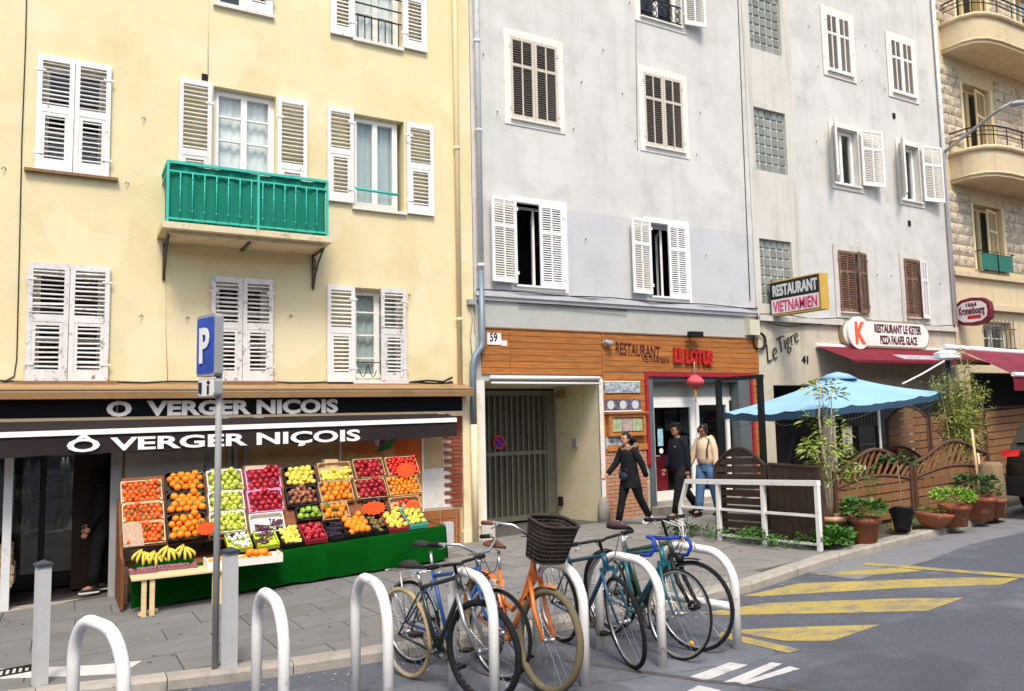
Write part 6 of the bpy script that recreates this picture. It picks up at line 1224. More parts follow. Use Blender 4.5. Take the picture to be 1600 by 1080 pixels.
def person(label,loc,heading,H,legs,arms,skin,top,bottom,shoe,head_turn=0,head_tilt=0,lean=0,extra=None,zfoot=None):
    k=H/1.72; V3=Vector
    t=thing('person',label,'person',(0,0,0),0)
    hipz=.90; J={}
    J['pel']=V3((0,0,.94)); J['sp']=V3((lean*.12,0,1.1)); J['ch']=V3((lean*.25,0,1.29)); J['nb']=V3((lean*.36,0,1.44)); J['nk']=V3((lean*.36+.02,0,1.50)); HC=V3((lean*.36+.045,0,1.605))
    for s,nm in ((1,'L'),(-1,'R')):
        a,b,ft=legs[nm]; hp=V3((0,s*.09,hipz)); kn=hp+V3((math.sin(a),0,-math.cos(a)))*.41; an=kn+V3((math.sin(a-b),s*.0,-math.cos(a-b)))*.41
        J['h'+nm],J['k'+nm],J['a'+nm]=hp,kn,an; J['t'+nm]=an+V3((.15*math.cos(ft),0,-.055+.15*math.sin(ft))); J['e'+nm]=an+V3((-.05*math.cos(ft),0,-.055-.05*math.sin(ft)))
        sw,ab,el=arms[nm]; sh=V3((lean*.33,s*.158,1.40)); eb=sh+V3((math.sin(sw)*math.cos(ab),s*math.sin(ab),-math.cos(sw)*math.cos(ab)))*.285; fw=V3((math.sin(sw+el)*math.cos(ab*.8),s*math.sin(ab*.8),-math.cos(sw+el)*math.cos(ab*.8))); wr=eb+fw*.245
        J['s'+nm],J['b'+nm],J['w'+nm],J['p'+nm]=sh,eb,wr,wr+fw*.075; J['f'+nm]=fw
    low=min(min(J['t'+n].z,J['e'+n].z,J['a'+n].z-.075) for n in 'LR')-.02
    # body: skin modifier over the joint graph
    names=['pel','sp','ch','nb','nk','hd','hL','kL','aL','tL','hR','kR','aR','tR','sL','bL','wL','pL','sR','bR','wR','pR']; J['hd']=HC-V3((.02,0,.03))
    rad=dict(pel=(.13,.10),sp=(.11,.085),ch=(.13,.095),nb=(.07,.06),nk=(.052,.052),hd=(.055,.055),h=(.085,.085),k=(.055,.055),a=(.04,.04),t=(.03,.025),s=(.058,.058),b=(.042,.042),w=(.028,.028),p=(.034,.018))
    E=[('pel','sp'),('sp','ch'),('ch','nb'),('nb','nk'),('nk','hd')]
    for n in 'LR': E+=[('pel','h'+n),('h'+n,'k'+n),('k'+n,'a'+n),('a'+n,'t'+n),('ch','s'+n),('s'+n,'b'+n),('b'+n,'w'+n),('w'+n,'p'+n)]
    me=bpy.data.meshes.new('b'); me.from_pydata([tuple(J[n]) for n in names],[(names.index(a),names.index(b)) for a,b in E],[]); o=bpy.data.objects.new('b',me); COL.objects.link(o)
    sk=o.modifiers.new('s','SKIN'); sk.use_smooth_shade=True; sb=o.modifiers.new('u','SUBSURF'); sb.levels=2; sb.render_levels=2
    lay=me.skin_vertices[0].data if len(me.skin_vertices) else None
    if lay is None:
        bmm=__import__('bmesh').new(); bmm.from_mesh(me); bmm.verts.layers.skin.verify(); bmm.to_mesh(me); bmm.free(); lay=me.skin_vertices[0].data
    for i,n in enumerate(names): lay[i].radius=rad.get(n) or rad[n[0]]; lay[i].use_root=(n=='pel')
    ev=bpy.data.meshes.new_from_object(o.evaluated_get(bpy.context.evaluated_depsgraph_get())); body=MB(); body.add([tuple(v.co) for v in ev.vertices],[tuple(p.vertices) for p in ev.polygons],True); bpy.data.objects.remove(o); bpy.data.meshes.remove(ev)
    # head shape with face, in the same mesh
    hm=MB(); hm.sphere((0,0,0),1,nu=18,nv=12); vs=[]
    for v in hm.v:
        x,y,z=v; w=1-.30*max(0,-z)**1.5; vs.append((x*.092*(w if x<0 else (1-.15*max(0,-z)))+(.012 if z<-.4 else 0),y*.075*w,z*.118))
    hm.v=vs
    hm.add([(.088,0,.03),(.086,.013,-.02),(.086,-.013,-.02),(.112,0,-.018)],[(0,1,3),(0,3,2),(1,2,3)],True)
    for s in (1,-1):
        hm.sphere((.078,s*.031,.012),.0125,nu=8,nv=5,mi=1); hm.tube([(.083,s*.048,.03),(.09,s*.03,.037),(.09,s*.014,.033)],.0045,5,mi=1); hm.sphere((-.005,s*.076,-.005),.026,(.7,.35,1.2),8,5)
    hm.tube([(.083,-.024,-.058),(.09,0,-.056),(.083,.024,-.058)],.006,5,mi=2)
    Mh=Matrix.Translation(HC)@Matrix.Rotation(head_turn,4,'Z')@Matrix.Rotation(head_tilt,4,'Y'); hm.xf(Mh)
    b=len(body.v); body.v+=hm.v; body.f+=[tuple(b+i for i in f) for f in hm.f]; body.sm+=hm.sm; body.mi+=hm.mi
    for s,nm in ((1,'L'),(-1,'R')):     # fingers
        pl=J['p'+nm]; fw=J['f'+nm]; sd=V3((1,0,0))-fw*fw.x; sd.normalize(); inn=fw.cross(sd)
        for i in range(4):
            b0=pl+sd*(.026-.0175*i)+fw*.01; L=(.062,.072,.068,.052)[i]; body.tube([b0,b0+fw*L*.55+inn*.006*s,b0+fw*L*.95-inn*.022*s],[.009,.0085,.006],6)
        b0=J['w'+nm]+sd*.025+fw*.02; body.tube([b0,b0+sd*.028+fw*.03,b0+sd*.03+fw*.062],[.011,.01,.007],6)
    part(body,'body',[skin,'eye_dark','lip'],t,world=False)
    # trousers
    tr=MB(); loft(tr,[((0,0,.84),.12,.165),((0,0,.92),.125,.17),((J['sp'].x*.5,0,1.03),.115,.15)],16,.01)
    for nm in 'LR': tr.tube([J['h'+nm]+V3((0,0,.04)),J['h'+nm].lerp(J['k'+nm],.5),J['k'+nm],J['k'+nm].lerp(J['a'+nm],.5),J['a'+nm]+(J['k'+nm]-J['a'+nm])*.04],bottom[1],12)
    part(tr,'trousers',bottom[0],t,world=False)
    for nm in 'LR':
        a=J['a'+nm]; d=(J['t'+nm]-J['e'+nm]).normalized(); up=V3((-d.z,0,d.x)) if d.x>0 else V3((0,0,1)); e=J['e'+nm]
        sh=MB(); ss=[(-.025,.034,.03),(.02,.04,.05),(.08,.04,.045),(.15,.046,.03),(.2,.042,.024),(.235,.02,.014)]; vs=[]; n=10
        for u,w_,h_ in ss:
            c=e+d*u
            for k_ in range(n): an=2*math.pi*k_/n; q=c+V3((0,1,0))*(w_*math.cos(an))+up*(max(-.012,h_*math.sin(an))+.004); vs.append(q)
        sh.add(vs,[(i*n+q,(i+1)*n+q,(i+1)*n+(q+1)%n,i*n+(q+1)%n) for i in range(len(ss)-1) for q in range(n)],True); sh.add(vs[:n],[tuple(range(n))]); sh.add(vs[-n:],[tuple(reversed(range(n)))])
        so_=part(sh,'shoe',shoe[0],t,world=False)
        sl_=MB(); pts=[e+d*u+V3((0,w_*1.04,0))-up*.012 for u,w_,h_ in ss]+[e+d*u-V3((0,w_*1.04,0))-up*.012 for u,w_,h_ in reversed(ss)]; sl_.prism(pts,up*-.02); part(sl_,'sole',shoe[1],so_,world=False)
    # top
    mat,rings,slv,fold=top; tp=MB(); loft(tp,[((J['sp'].x*0+lean*cx,0,z),rx,ry) for z,rx,ry,cx in rings],18,fold)
    for nm in 'LR':
        s_,b_,w_=J['s'+nm],J['b'+nm],J['w'+nm]; inn=V3((s_.x,s_.y*.55,s_.z+.02)); tp.tube([inn,s_+V3((0,0,.005)),s_.lerp(b_,.5),b_,b_.lerp(w_,.5),w_],slv,12)
    part(tp,'jacket',mat,t,world=False)
    if extra: extra(t,J,HC,Mh)
    # put the lowest sole on the ground
    sc=k; gz=zfoot if zfoot is not None else G(loc[0],loc[1]); t.scale=(sc,sc,sc); t.location=(loc[0],loc[1],gz-low*sc); t.rotation_euler=(0,0,heading)
    return t
def hair_cap(Mh,back=.03,down=-.02,extra_r=1.04):
    hm=MB(); hm.sphere((0,0,0),1,nu=18,nv=12); keep=[]
    vs=[(x*.098*extra_r-.012,y*.082*extra_r,z*.122*extra_r+.008) for x,y,z in hm.v]
    for f in hm.f:
        c=[sum(vs[i][j] for i in f)/len(f) for j in range(3)]
        if c[2]>.068+.25*max(0,c[0]-.03) or (c[0]<-.005 and c[2]>down-.06-.5*max(0,-c[0]-.04)) or (c[0]<.03 and c[2]>.02): keep.append(f)
    m=MB(); m.add(vs,keep,True); return m.xf(Mh)
# woman in the black parka
def ex1(t,J,HC,Mh):
    m=hair_cap(Mh); pts=[Mh@Vector(p) for p in ((-.09,.0,.03),(-.15,.02,.0),(-.2,.03,-.07),(-.25,.03,-.17),(-.27,.02,-.26))]; m.tube(pts,[.05,.055,.06,.05,.012],10); part(m,'hair','hair_black',t,world=False)
    m=MB(); 
    for k in range(20): a=2*math.pi*k/20; c=Vector((.03+.11*math.cos(a)*1.05-.03,.135*math.sin(a),1.46-.045*math.cos(a)+.01*math.sin(7*a))); m.sphere(c,.05,(1,1,.8),8,6)
    part(m,'fur_collar','fur_tan',t,world=False)
    m=MB(); m.tube([(.07,.03,1.46),(.11,.02,1.38),(.12,-.02,1.28),(.125,-.03,1.18)],[.035,.045,.04,.03],8); part(m,'scarf','bag_navy',t,world=False)
    for z in (1.3,1.18,1.06):
        for y in (-.05,.05): part(MB().sphere((.15,y,z),.012,(.5,1,1),8,5),'button','steel_grey',t,world=False)
    m=MB(); m.sphere((.165,-.02,.93),.1,(.4,1.1,.75),10,7); m.tube([(.14,-.15,.98),(.17,-.02,1.2),(.12,.1,1.4),(0,.13,1.47),(-.13,.1,1.35),(-.16,-.05,1.1),(0,-.19,.98),(.14,-.15,.98)],.01,5); bg_=part(m,'shoulder_bag','bag_navy',t,world=False)
person('woman in a black parka with fur collar striding past the restaurant door',(8.80,-1.07),math.atan2(-.12,-.99),1.68,dict(L=(-.34,.25,-.3),R=(.33,.06,.12)),dict(L=(-.5,.2,.22),R=(.42,.2,.35)),'skin_tan',('coat_black',[(.72,.16,.19,0),(.85,.16,.19,0),(1.0,.15,.175,.1),(1.15,.14,.165,.2),(1.3,.145,.17,.3),(1.4,.115,.15,.35),(1.46,.08,.10,.36)],[.06,.072,.066,.06,.052,.047],.022),('trouser_black',[.105,.1,.072,.068,.062]),('sneaker_white','sneaker_white'),head_turn=.05,lean=.12,extra=ex1)
# man in the dark hoodie
def ex2(t,J,HC,Mh):
    m=hair_cap(Mh,extra_r=1.06); 
    for k in range(60):
        d=rdir(up=.3); m.sphere(Mh@Vector((d.x*.095-.01,d.y*.08,abs(d.z)*.11+.06)),.017,nu=6,nv=4)
    part(m,'hair','hair_black',t,world=False)
    m=MB(); m.tube([(.06,.10,1.44),(-.04,.12,1.47),(-.13,.06,1.45),(-.15,0,1.42),(-.13,-.06,1.45),(-.04,-.12,1.47),(.06,-.10,1.44)],[.03,.045,.055,.06,.055,.045,.03],8); part(m,'hood','hoodie_navy',t,world=False)
    part(MB().box(.152,.156,.03,.08,1.3,1.325),'chest_logo','letter_white',t,world=False)
person('man with short dark hair in a black hooded top beside the glass door',(9.95,-1.1),math.atan2(.05,-1),1.76,dict(L=(.32,.1,.1),R=(-.42,.25,-.3)),dict(L=(-.2,.12,.3),R=(.15,.1,.3)),'skin_brown',('hoodie_navy',[(.90,.14,.19,.0),(1.0,.15,.195,.1),(1.15,.15,.19,.2),(1.3,.15,.195,.3),(1.41,.12,.17,.35),(1.47,.075,.09,.36)],[.07,.08,.068,.06,.052,.042],.022),('trouser_black',[.11,.105,.078,.072,.066]),('shoe_black','shoe_black'),head_turn=.05,head_tilt=.12,lean=.06,extra=ex2)
# woman in the cream jacket
def ex3(t,J,HC,Mh):
    m=hair_cap(Mh,extra_r=1.05); m.sphere(Mh@Vector((-.11,0,.05)),.06,nu=10,nv=7); 
    for s in (1,-1): m.tube([Mh@Vector(p) for p in ((.06,s*.06,.07),(.04,s*.085,.0),(.03,s*.085,-.08))],[.012,.014,.005],6)
    part(m,'hair','hair_black',t,world=False)
    m=MB(); m.tube([(.07,.08,1.45),(-.02,.12,1.48),(-.12,.07,1.46),(-.14,0,1.43),(-.12,-.07,1.46),(-.02,-.12,1.48),(.07,-.08,1.45)],[.03,.04,.05,.055,.05,.04,.03],8); part(m,'hood','jacket_cream',t,world=False)
    m=MB(); m.tube([(.14,.13,1.1),(.155,.14,1.25),(.08,.14,1.44),(-.08,.13,1.44),(-.16,.1,1.25)],.014,5); part(m,'bag_strap','shoe_black',t,world=False)
person('woman in a cream padded jacket and blue jeans behind the white rail',(10.42,-1.3),math.atan2(-.2,-.98),1.70,dict(L=(-.22,.12,-.15),R=(.24,.05,.08)),dict(L=(-.1,.2,.35),R=(.18,.3,.2)),'skin_brown',('jacket_cream',[(.98,.12,.155,.1),(1.02,.15,.18,.1),(1.1,.155,.185,.2),(1.16,.148,.178,.2),(1.24,.156,.185,.3),(1.34,.145,.175,.3),(1.42,.11,.14,.35),(1.475,.07,.08,.36)],[.06,.074,.072,.068,.062,.045],.024),('jean_blue',[.115,.108,.085,.08,.082]),('shoe_black','shoe_black'),head_turn=.1,head_tilt=.3,lean=.04,extra=ex3)
# somebody in dark clothes just inside the shop, blackened to suit its shade
def ex4(t,J,HC,Mh):
    m=MB(); m.sphere(HC+Vector((-.015,0,.0)),.125,(1,.92,1.12),14,10); part(m,'hood','cloth_dark',t,world=False)  # added hood, hides the head so the figure stays dark in the doorway
mk('cloth_dark','#050608',.9,var=.2)
person('person in dark clothes and white soled sneakers just inside the dark shop door',(.40,.42),math.pi*1.0,1.72,dict(L=(.1,.03,.0),R=(-.06,.06,.0)),dict(L=(.05,.1,.5),R=(.0,.1,.6)),'skin_brown',('cloth_dark',[(.84,.15,.2,.0),(1.0,.15,.195,.1),(1.15,.15,.19,.2),(1.3,.15,.195,.3),(1.41,.12,.17,.35),(1.47,.075,.09,.36)],[.07,.08,.068,.06,.052,.042],.012),('cloth_dark',[.11,.105,.078,.072,.066]),('shoe_black','sneaker_white'),extra=ex4,zfoot=G(0,0)+.02)
# ------------------------------------------------------------------ street furniture
def hoop(F,N,h,label):
    """tubular cycle hoop standing between two plan points"""
    F=Vector((*F,0)); N=Vector((*N,0)); gz=lambda v:GR(v.x,v.y)-.02; m=MB(); r=.24; d=(N-F); L=d.length; d/=L; pts=[Vector((F.x,F.y,gz(F)))]
    zt=(gz(F)+gz(N))/2+.02+h; r=min(L/2,.27)
    for k in range(9): a=math.pi/2*k/8; pts.append(Vector((F.x,F.y,0))+d*(r-r*math.cos(a))+Vector((0,0,zt-r+r*math.sin(a))))
    for k in range(9): a=math.pi/2*k/8; pts.append(Vector((N.x,N.y,0))-d*(r-r*math.sin(a))+Vector((0,0,zt-r+r*math.cos(a))))
    pts.append(Vector((N.x,N.y,gz(N)))); m.tube(pts,.037,12)
    t=thing('bike_hoop',label,'bike stand',((F.x+N.x)/2,(F.y+N.y)/2,gz((F+N)/2)),0,'white cycle hoops along the kerb'); part(m,'hoop','white_paint',t)
    return t
hp=[((.05,-6.78),(.29,-7.45),.97,'leftmost white cycle hoop, empty, cut by the bottom edge'),((1.15,-6.72),(1.17,-7.42),.96,'empty white cycle hoop right of the sign pole'),((1.85,-6.72),(1.84,-7.42),.95,'empty white cycle hoop left of the parked bikes'),((2.62,-6.74),(2.60,-7.46),.88,'white cycle hoop between the dark mountain bike and the orange bike'),((3.37,-6.76),(3.36,-7.46),.84,'white cycle hoop right behind the orange bike basket'),((4.0,-6.76),(4.06,-7.5),.80,'white cycle hoop between the teal bike and the road bike'),((4.72,-6.72),(4.80,-7.56),.78,'rightmost white cycle hoop with a low cross bar')]
for i,(f,n,h,l) in enumerate(hp):
    t=hoop(f,n,h,l)
    if i==6: part(MB().tube([(4.72,-6.72,GR(4.72,-6.72)+.33),(4.80,-7.56,GR(4.8,-7.56)+.33)],.035,10),'cross_bar','white_paint',t)
def bollard(px,py,h,label,w=.098):
    p=AT(px,py,g=0); t=thing('bollard',label,'bollard',(p.x,p.y,G(p.x,p.y)),RAD(20),'grey square bollards'); b=w/2; m=MB(); m.box(-b,b,-b,b,-.02,h); part(m,'shaft','bollard_grey',t,world=False)
    c=MB(); e=b+.012; c.add([(-e,-e,h),(e,-e,h),(e,e,h),(-e,e,h),(-e,-e,h+.025),(e,-e,h+.025),(e,e,h+.025),(-e,e,h+.025),(0,0,h+.055)],[(3,2,1,0),(0,1,5,4),(1,2,6,5),(2,3,7,6),(3,0,4,7),(4,5,8),(5,6,8),(6,7,8),(7,4,8)]); part(c,'cap','bollard_cap',t,world=False)
bollard(62,1070,.98,'pale square bollard with a dark cap at the left, before the shop door'); bollard(358,1044,.96,'grey square bollard beside the sign pole')
p=AT(735,862,g=0); m=MB(); m.box(p.x-.08,p.x+.08,-.32,-.18,G(p.x,0),G(p.x,0)+.42); solo(m,'pier_guard','bollard_grey','small square grey guard at the foot of the corner pier','guard')
# parking sign on its pole
P=AT(336,1045,g=0); gx,gy=P.x,P.y; ps=thing('parking_sign','grey pole carrying a blue P parking sign and a small white plate','street sign',(gx,gy,G(gx,gy)))
H=AT(343,495,y=gy).z; part(MB().tube([(gx,gy,G(gx,gy)-.02),(gx+.005,gy,H-.02)],.028,12),'pole','steel_grey',ps)
def sbox(z0,z1,wd,th,name,mat,off,fmat):
    a=RAD(17); u=Vector((-math.sin(a),math.cos(a),0)); n=Vector((-math.cos(a),-math.sin(a),0)); c=Vector((gx,gy,0))+u*off+n*(th/2-.0); m=MB(); P4=[c-u*wd/2,c+u*wd/2]; cr=.035
    poly=[]
    for cu,cz,a0 in ((wd/2-cr,z1-cr,0),(-wd/2+cr,z1-cr,90),(-wd/2+cr,z0+cr,180),(wd/2-cr,z0+cr,270)):
        for k in range(5): t=RAD(a0+22.5*k); poly.append(c+u*(cu+cr*math.cos(t))+Vector((0,0,cz+cr*math.sin(t))))
    m.prism([q-n*th/2 for q in poly],n*th); o=part(m,name,mat,ps)
    if fmat:
        m=MB(); c2=Vector((0,0,(z0+z1)/2)); m.prism([(q-Vector((c.x,c.y,0))-c2)*.9+Vector((c.x,c.y,0))+c2+n*(th/2) for q in poly],n*.004); part(m,name+'_face',fmat,o)
    return c,u,n,o
zb=AT(340,588,y=gy).z; zt=AT(340,491,y=gy).z; mk('blue_sign2','#0F47B0',.5,var=.3,scale=5,stretch=(1,1,1))
c,u,n,o=sbox(zb,zt,.36,.075,'sign_box','steel_grey',.10,'blue_sign2')
part(fit_text('P',c+n*.05+u*.10+Vector((0,0,zb+.13)),c+n*.05-u*.09+Vector((0,0,zb+.13)),.30,.012,.003),'letter','letter_white',o)
z2=AT(340,620,y=gy).z; c,u,n,o=sbox(z2,zb-.02,.33,.07,'plate','steel_grey',.09,'letter_white')
pic=MB(); q=c+n*.042
pic.bar(q+u*.08+Vector((0,0,z2+.03)),q+u*.08+Vector((0,0,z2+.13)),.05,.004); pic.bar(q-u*.06+Vector((0,0,z2+.02)),q-u*.06+Vector((0,0,z2+.10)),.03,.004); pic.sphere(q-u*.06+Vector((0,0,z2+.125)),.018,nu=8,nv=5); part(pic,'pictogram','letter_black',o,kind='stuff')
# ------------------------------------------------------------------ bicycles
for n_,c_,k_ in (('bike_orange','#D9732A',dict(coat=.4)),('bike_dark','#23302C',dict(coat=.4)),('bike_blue','#27508F',dict(coat=.4)),('bike_teal','#154A63',dict(coat=.4)),('bike_teal2','#186470',dict(coat=.4)),('bike_green','#3C5348',dict(coat=.3)),('tape_blue','#1E3FA8',{}),('rubber_black','#17171A',dict(rough=.9)),('rubber_olive','#6A6048',dict(rough=.9)),('rubber_tan','#B09A72',dict(rough=.9)),('saddle_black','#1A1A1D',dict(rough=.5)),('saddle_brown','#6A3D2C',dict(rough=.5)),('saddle_plum','#3B2730',dict(rough=.5)),('wicker','#3F352F',dict(rough=.85,var=.35,scale=40,bump=.8,bscale=90)),('grip_brown','#7A4B3A',{}),('reflector','#F0A01C',dict(rough=.3))): mk(n_,c_,**{**dict(rough=.4,var=.08),**k_})
mk('chrome','#C8C9C8',.22,.9,var=.05); mk('alloy','#B4B6B6',.35,.8,var=.06)
def wheel(t,hub,Rw,tr,tyre,steer=None,spk=24):
    def X(mb): return mb.xf(steer) if steer is not None else mb
    hub=Vector(hub); rr=Rw-tr
    circ=lambda R,n,y=0:[hub+Vector((R*math.cos(2*math.pi*k/n),y,R*math.sin(2*math.pi*k/n))) for k in range(n)]
    rim=MB(); rim.tube(circ(rr-.012,36),.0125,6,closed=True); w_=part(X(rim),'wheel','alloy',t,world=False)
    ty=MB(); ty.tube(circ(rr,40),tr,8,closed=True); part(X(ty),'tyre',tyre,w_,world=False)
    sp=MB()
    for k in range(spk):
        a=2*math.pi*k/spk; s=1 if k%2 else -1; b=a+s*.35*(1 if (k//2)%2 else -1); sp.tube([hub+Vector((.02*math.cos(b),s*.03,.02*math.sin(b))),hub+Vector(((rr-.02)*math.cos(a),0,(rr-.02)*math.sin(a)))],.0016,3,cap=False)
    part(X(sp),'spokes','chrome',w_,world=False,kind='stuff')
    hb=MB(); hb.lathe([(.012,-.05),(.025,-.035),(.015,-.03),(.015,.03),(.025,.035),(.012,.05)],(0,0,0),10).xf(Matrix.Translation(hub)@Matrix.Rotation(math.pi/2,4,'X')); part(X(hb),'hub','alloy',w_,world=False)
    return w_
def bike(label,F,phi,fmat,Rw=.345,tr=.019,wb=1.05,tyreR='rubber_black',tyreF=None,steer=0,bars='flat',saddle='saddle_black',fork=None,lean=0,sad_h=.95,bar_h=0,mud=None,rack=False,basket=False,step=False,fork_thick=.012,extra=None,barmat='rubber_black',tt=.017):
    h=Vector((-math.sin(RAD(phi)),-math.cos(RAD(phi)),0)); rear=Vector((F[0],F[1],0))-h*wb; gz=GR(rear.x,rear.y); slope=h.x*SLX+h.y*SLY
    t=thing('bicycle',label,'bicycle',(rear.x,rear.y,gz),0,'bicycles parked at the hoops')
    t.rotation_mode='XYZ'; Mr=Matrix.Rotation(math.atan2(h.y,h.x),4,'Z')@Matrix.Rotation(-math.atan(slope),4,'Y')@Matrix.Rotation(RAD(lean),4,'X'); t.rotation_euler=Mr.to_euler()
    V3=Vector; rh=V3((0,0,Rw)); fh=V3((wb,0,Rw)); bb=V3((.43,0,.28)); ax=V3((-.309,0,.951)); crown=V3((wb-.05,0,Rw))+ax*(Rw+tr+.035); ht=crown+ax*.13; st=V3((.285,0,.74)); sad=V3((.235,0,sad_h)); sp=crown+ax*(.15)
    St=Matrix.Translation(crown)@Matrix.Rotation(RAD(steer),4,ax)@Matrix.Translation(-crown)
    fr=MB()
    if step:
        fr.tube([bb,bb.lerp(crown,.35)+V3((0,0,-.03)),crown+ax*.02],.022,10); fr.tube([st+V3((.03,0,-.18)),V3((.5,0,.5)),V3((.68,0,.62)),ht-ax*.02],.019,10); fr.tube([bb+V3((.03,0,.05)),V3((.55,0,.42)),crown+ax*.05],.016,8)
    else: fr.tube([bb,crown+ax*.02],tt*1.15,10); fr.tube([st,ht-ax*.02],tt,10)
    fr.tube([bb,st+V3((-.01,0,.04))],tt,10); fr.tube([crown,ht],.023,10)
    for s in (1,-1): fr.tube([rh+V3((0,s*.062,0)),bb+V3((-.04,s*.03,0))],.01,6); fr.tube([rh+V3((0,s*.062,0)),st+V3((.0,s*.022,-.03))],.008,6)
    fr.tube([bb+V3((0,-.036,0)),bb+V3((0,.036,0))],.026,10)
    part(fr,'frame',fmat,t,world=False)
    fk=MB()
    for s in (1,-1): fk.tube([fh+V3((0,s*.055,0)),fh.lerp(crown,.5)+V3((-.022 if True else 0,s*.06,0)),crown+V3((0,s*.05,-.0))],[fork_thick*.75,fork_thick,fork_thick*1.1],8)
    fk.bar(crown+V3((0,-.06,0)),crown+V3((0,.06,0)),.035,.035); part(fk.xf(St),'fork',fork or fmat,t,world=False)
    wheel(t,rh,Rw,min(tr,.02) if tyreR=='rubber_tan' else tr,tyreR); wheel(t,fh,Rw,tr,tyreF or tyreR,St)
    part(MB().tube([st,sad+V3((.02,0,-.04))],.0135,8),'seat_post','chrome',t,world=False)
    sd=MB(); rings=[(-.14,.07,.03),(-.11,.085,.035),(-.04,.07,.03),(.03,.035,.025),(.10,.022,.02),(.135,.012,.012)]; vs=[]; n=10
    for x,w_,h_ in rings:
        for k in range(n): a=2*math.pi*k/n; vs.append(sad+V3((x,w_*math.cos(a),(h_*math.sin(a) if math.sin(a)>0 else .6*h_*math.sin(a))-.01*(x<-.1)*-1)))
    sd.add(vs,[(i*n+k,(i+1)*n+k,(i+1)*n+(k+1)%n,i*n+(k+1)%n) for i in range(len(rings)-1) for k in range(n)],True); sd.add(vs[:n],[tuple(range(n))]); part(sd,'saddle',saddle,t,world=False)
    # cranks, chainring, chain, pedals
    cr=MB(); cr.tube([bb+V3((.09*math.cos(a),.05,.09*math.sin(a))) for a in [2*math.pi*k/24 for k in range(24)]],.006,5,closed=True)
    for k in range(5): a=2*math.pi*k/5; cr.bar(bb+V3((0,.05,0)),bb+V3((.09*math.cos(a),.05,.09*math.sin(a))),.012,.005)
    cr.bar(bb+V3((0,.065,0)),bb+V3((.10,.068,-.135)),.02,.012); cr.bar(bb+V3((0,-.065,0)),bb+V3((-.10,-.068,.135)),.02,.012); cr.tube([bb+V3((0,-.065,0)),bb+V3((0,.065,0))],.016,8)
    cr.tube([bb+V3((0,.05,.09)),rh+V3((0,.045,.045))],.004,4); cr.tube([bb+V3((0,.05,-.09)),rh+V3((.03,.045,-.08)),rh+V3((0,.045,-.045))],.004,4)
    ck=part(cr,'crankset','iron_grey',t,world=False)
    for s,q in ((1,(.10,.115,-.135)),(-1,(-.10,-.115,.135))): part(MB().box(bb.x+q[0]-.045,bb.x+q[0]+.045,q[1]-.04,q[1]+.04,bb.z+q[2]-.012,bb.z+q[2]+.012),'pedal','saddle_black',ck,world=False)
    sm=MB(); stp=sp+ax*(.05+bar_h); clamp=stp+V3((.07,0,.01)); sm.tube([sp-ax*.03,stp,clamp],.014,8); part(sm.xf(St),'stem','chrome' if bars!='flat' else 'iron_black',t,world=False)
    hb=MB(); gr=[]
    if bars=='flat': pts=[clamp+V3((-.04,y,.015*abs(y)/.3)) for y in (-.30,-.2,-.06)]+[clamp+V3((0,0,0))]+[clamp+V3((-.04,y,.015*abs(y)/.3)) for y in (.06,.2,.30)]; gr=[(pts[0],pts[1]),(pts[-1],pts[-2])]
    elif bars=='cruiser': pts=[clamp+V3(p) for p in ((-.30,-.29,.10),(-.17,-.28,.11),(-.02,-.2,.10),(.02,-.07,.02),(.02,.07,.02),(-.02,.2,.10),(-.17,.28,.11),(-.30,.29,.10))]; gr=[(pts[0],pts[1]),(pts[-1],pts[-2])]
    else: pts=[clamp+V3(p) for p in ((-.06,-.21,-.14),(.05,-.215,-.13),(.10,-.21,-.06),(.07,-.21,.0),(.0,-.2,.01),(0,0,0),(0,.2,.01),(.07,.21,.0),(.10,.21,-.06),(.05,.215,-.13),(-.06,.21,-.14))]
    hb.tube(pts,.0125 if bars!='drop' else .016,8); hbo=part(hb.xf(St),'handlebar',barmat if bars=='drop' else ('chrome' if bars=='cruiser' else 'iron_black'),t,world=False)
    for a,b in gr: part(MB().tube([a,a.lerp(b,.95)],.018,8).xf(St),'grip',barmat,hbo,world=False)
    for a,b in (gr or [(pts[2],pts[3]),(pts[-3],pts[-4])]):
        q=a.lerp(b,1.1); part(MB().tube([q,q+V3((.05,0,-.02)),q.lerp(a,.6)+V3((.06,0,-.04))],.006,5).xf(St),'brake_lever','alloy',hbo,world=False)
    cb=MB(); 
    for s in (1,-1): cb.tube([clamp+V3((.02,s*.15,.02)),clamp+V3((.12,s*.1,.02)),clamp+V3((.13,s*.03,-.12)),crown+V3((.03,0,.05))],.0035,4)
    part(cb.xf(St),'brake_cable','cable',t,world=False,kind='stuff')
    for hbv,stt,a0,a1,on in ((rh,None,20,190,mud in('both','rear')),(fh,St,78,142,mud in('both','front'))):
        if on:
            m=MB(); vs=[]; N_=14
            for k in range(N_+1):
                a=RAD(a0+(a1-a0)*k/N_); R_=Rw+.022
                for y,dr in ((-.03,-.012),(0,0),(.03,-.012)): vs.append(hbv+V3(((R_+dr)*math.cos(a),y,(R_+dr)*math.sin(a))))
            m.add(vs,[(3*k+j,3*k+j+1,3*k+j+4,3*k+j+3) for k in range(N_) for j in range(2)],True)
            for s in (1,-1): m.tube([hbv+V3((0,s*.05,0)),hbv+V3((R_*math.cos(RAD(a1-12)),s*.03,R_*math.sin(RAD(a1-12))))],.003,4)
            if stt is not None: m.xf(stt)
            part(m,'mudguard',{'bike_blue':'chrome','bike_green':'saddle_black'}.get(fmat,fmat),t,world=False)
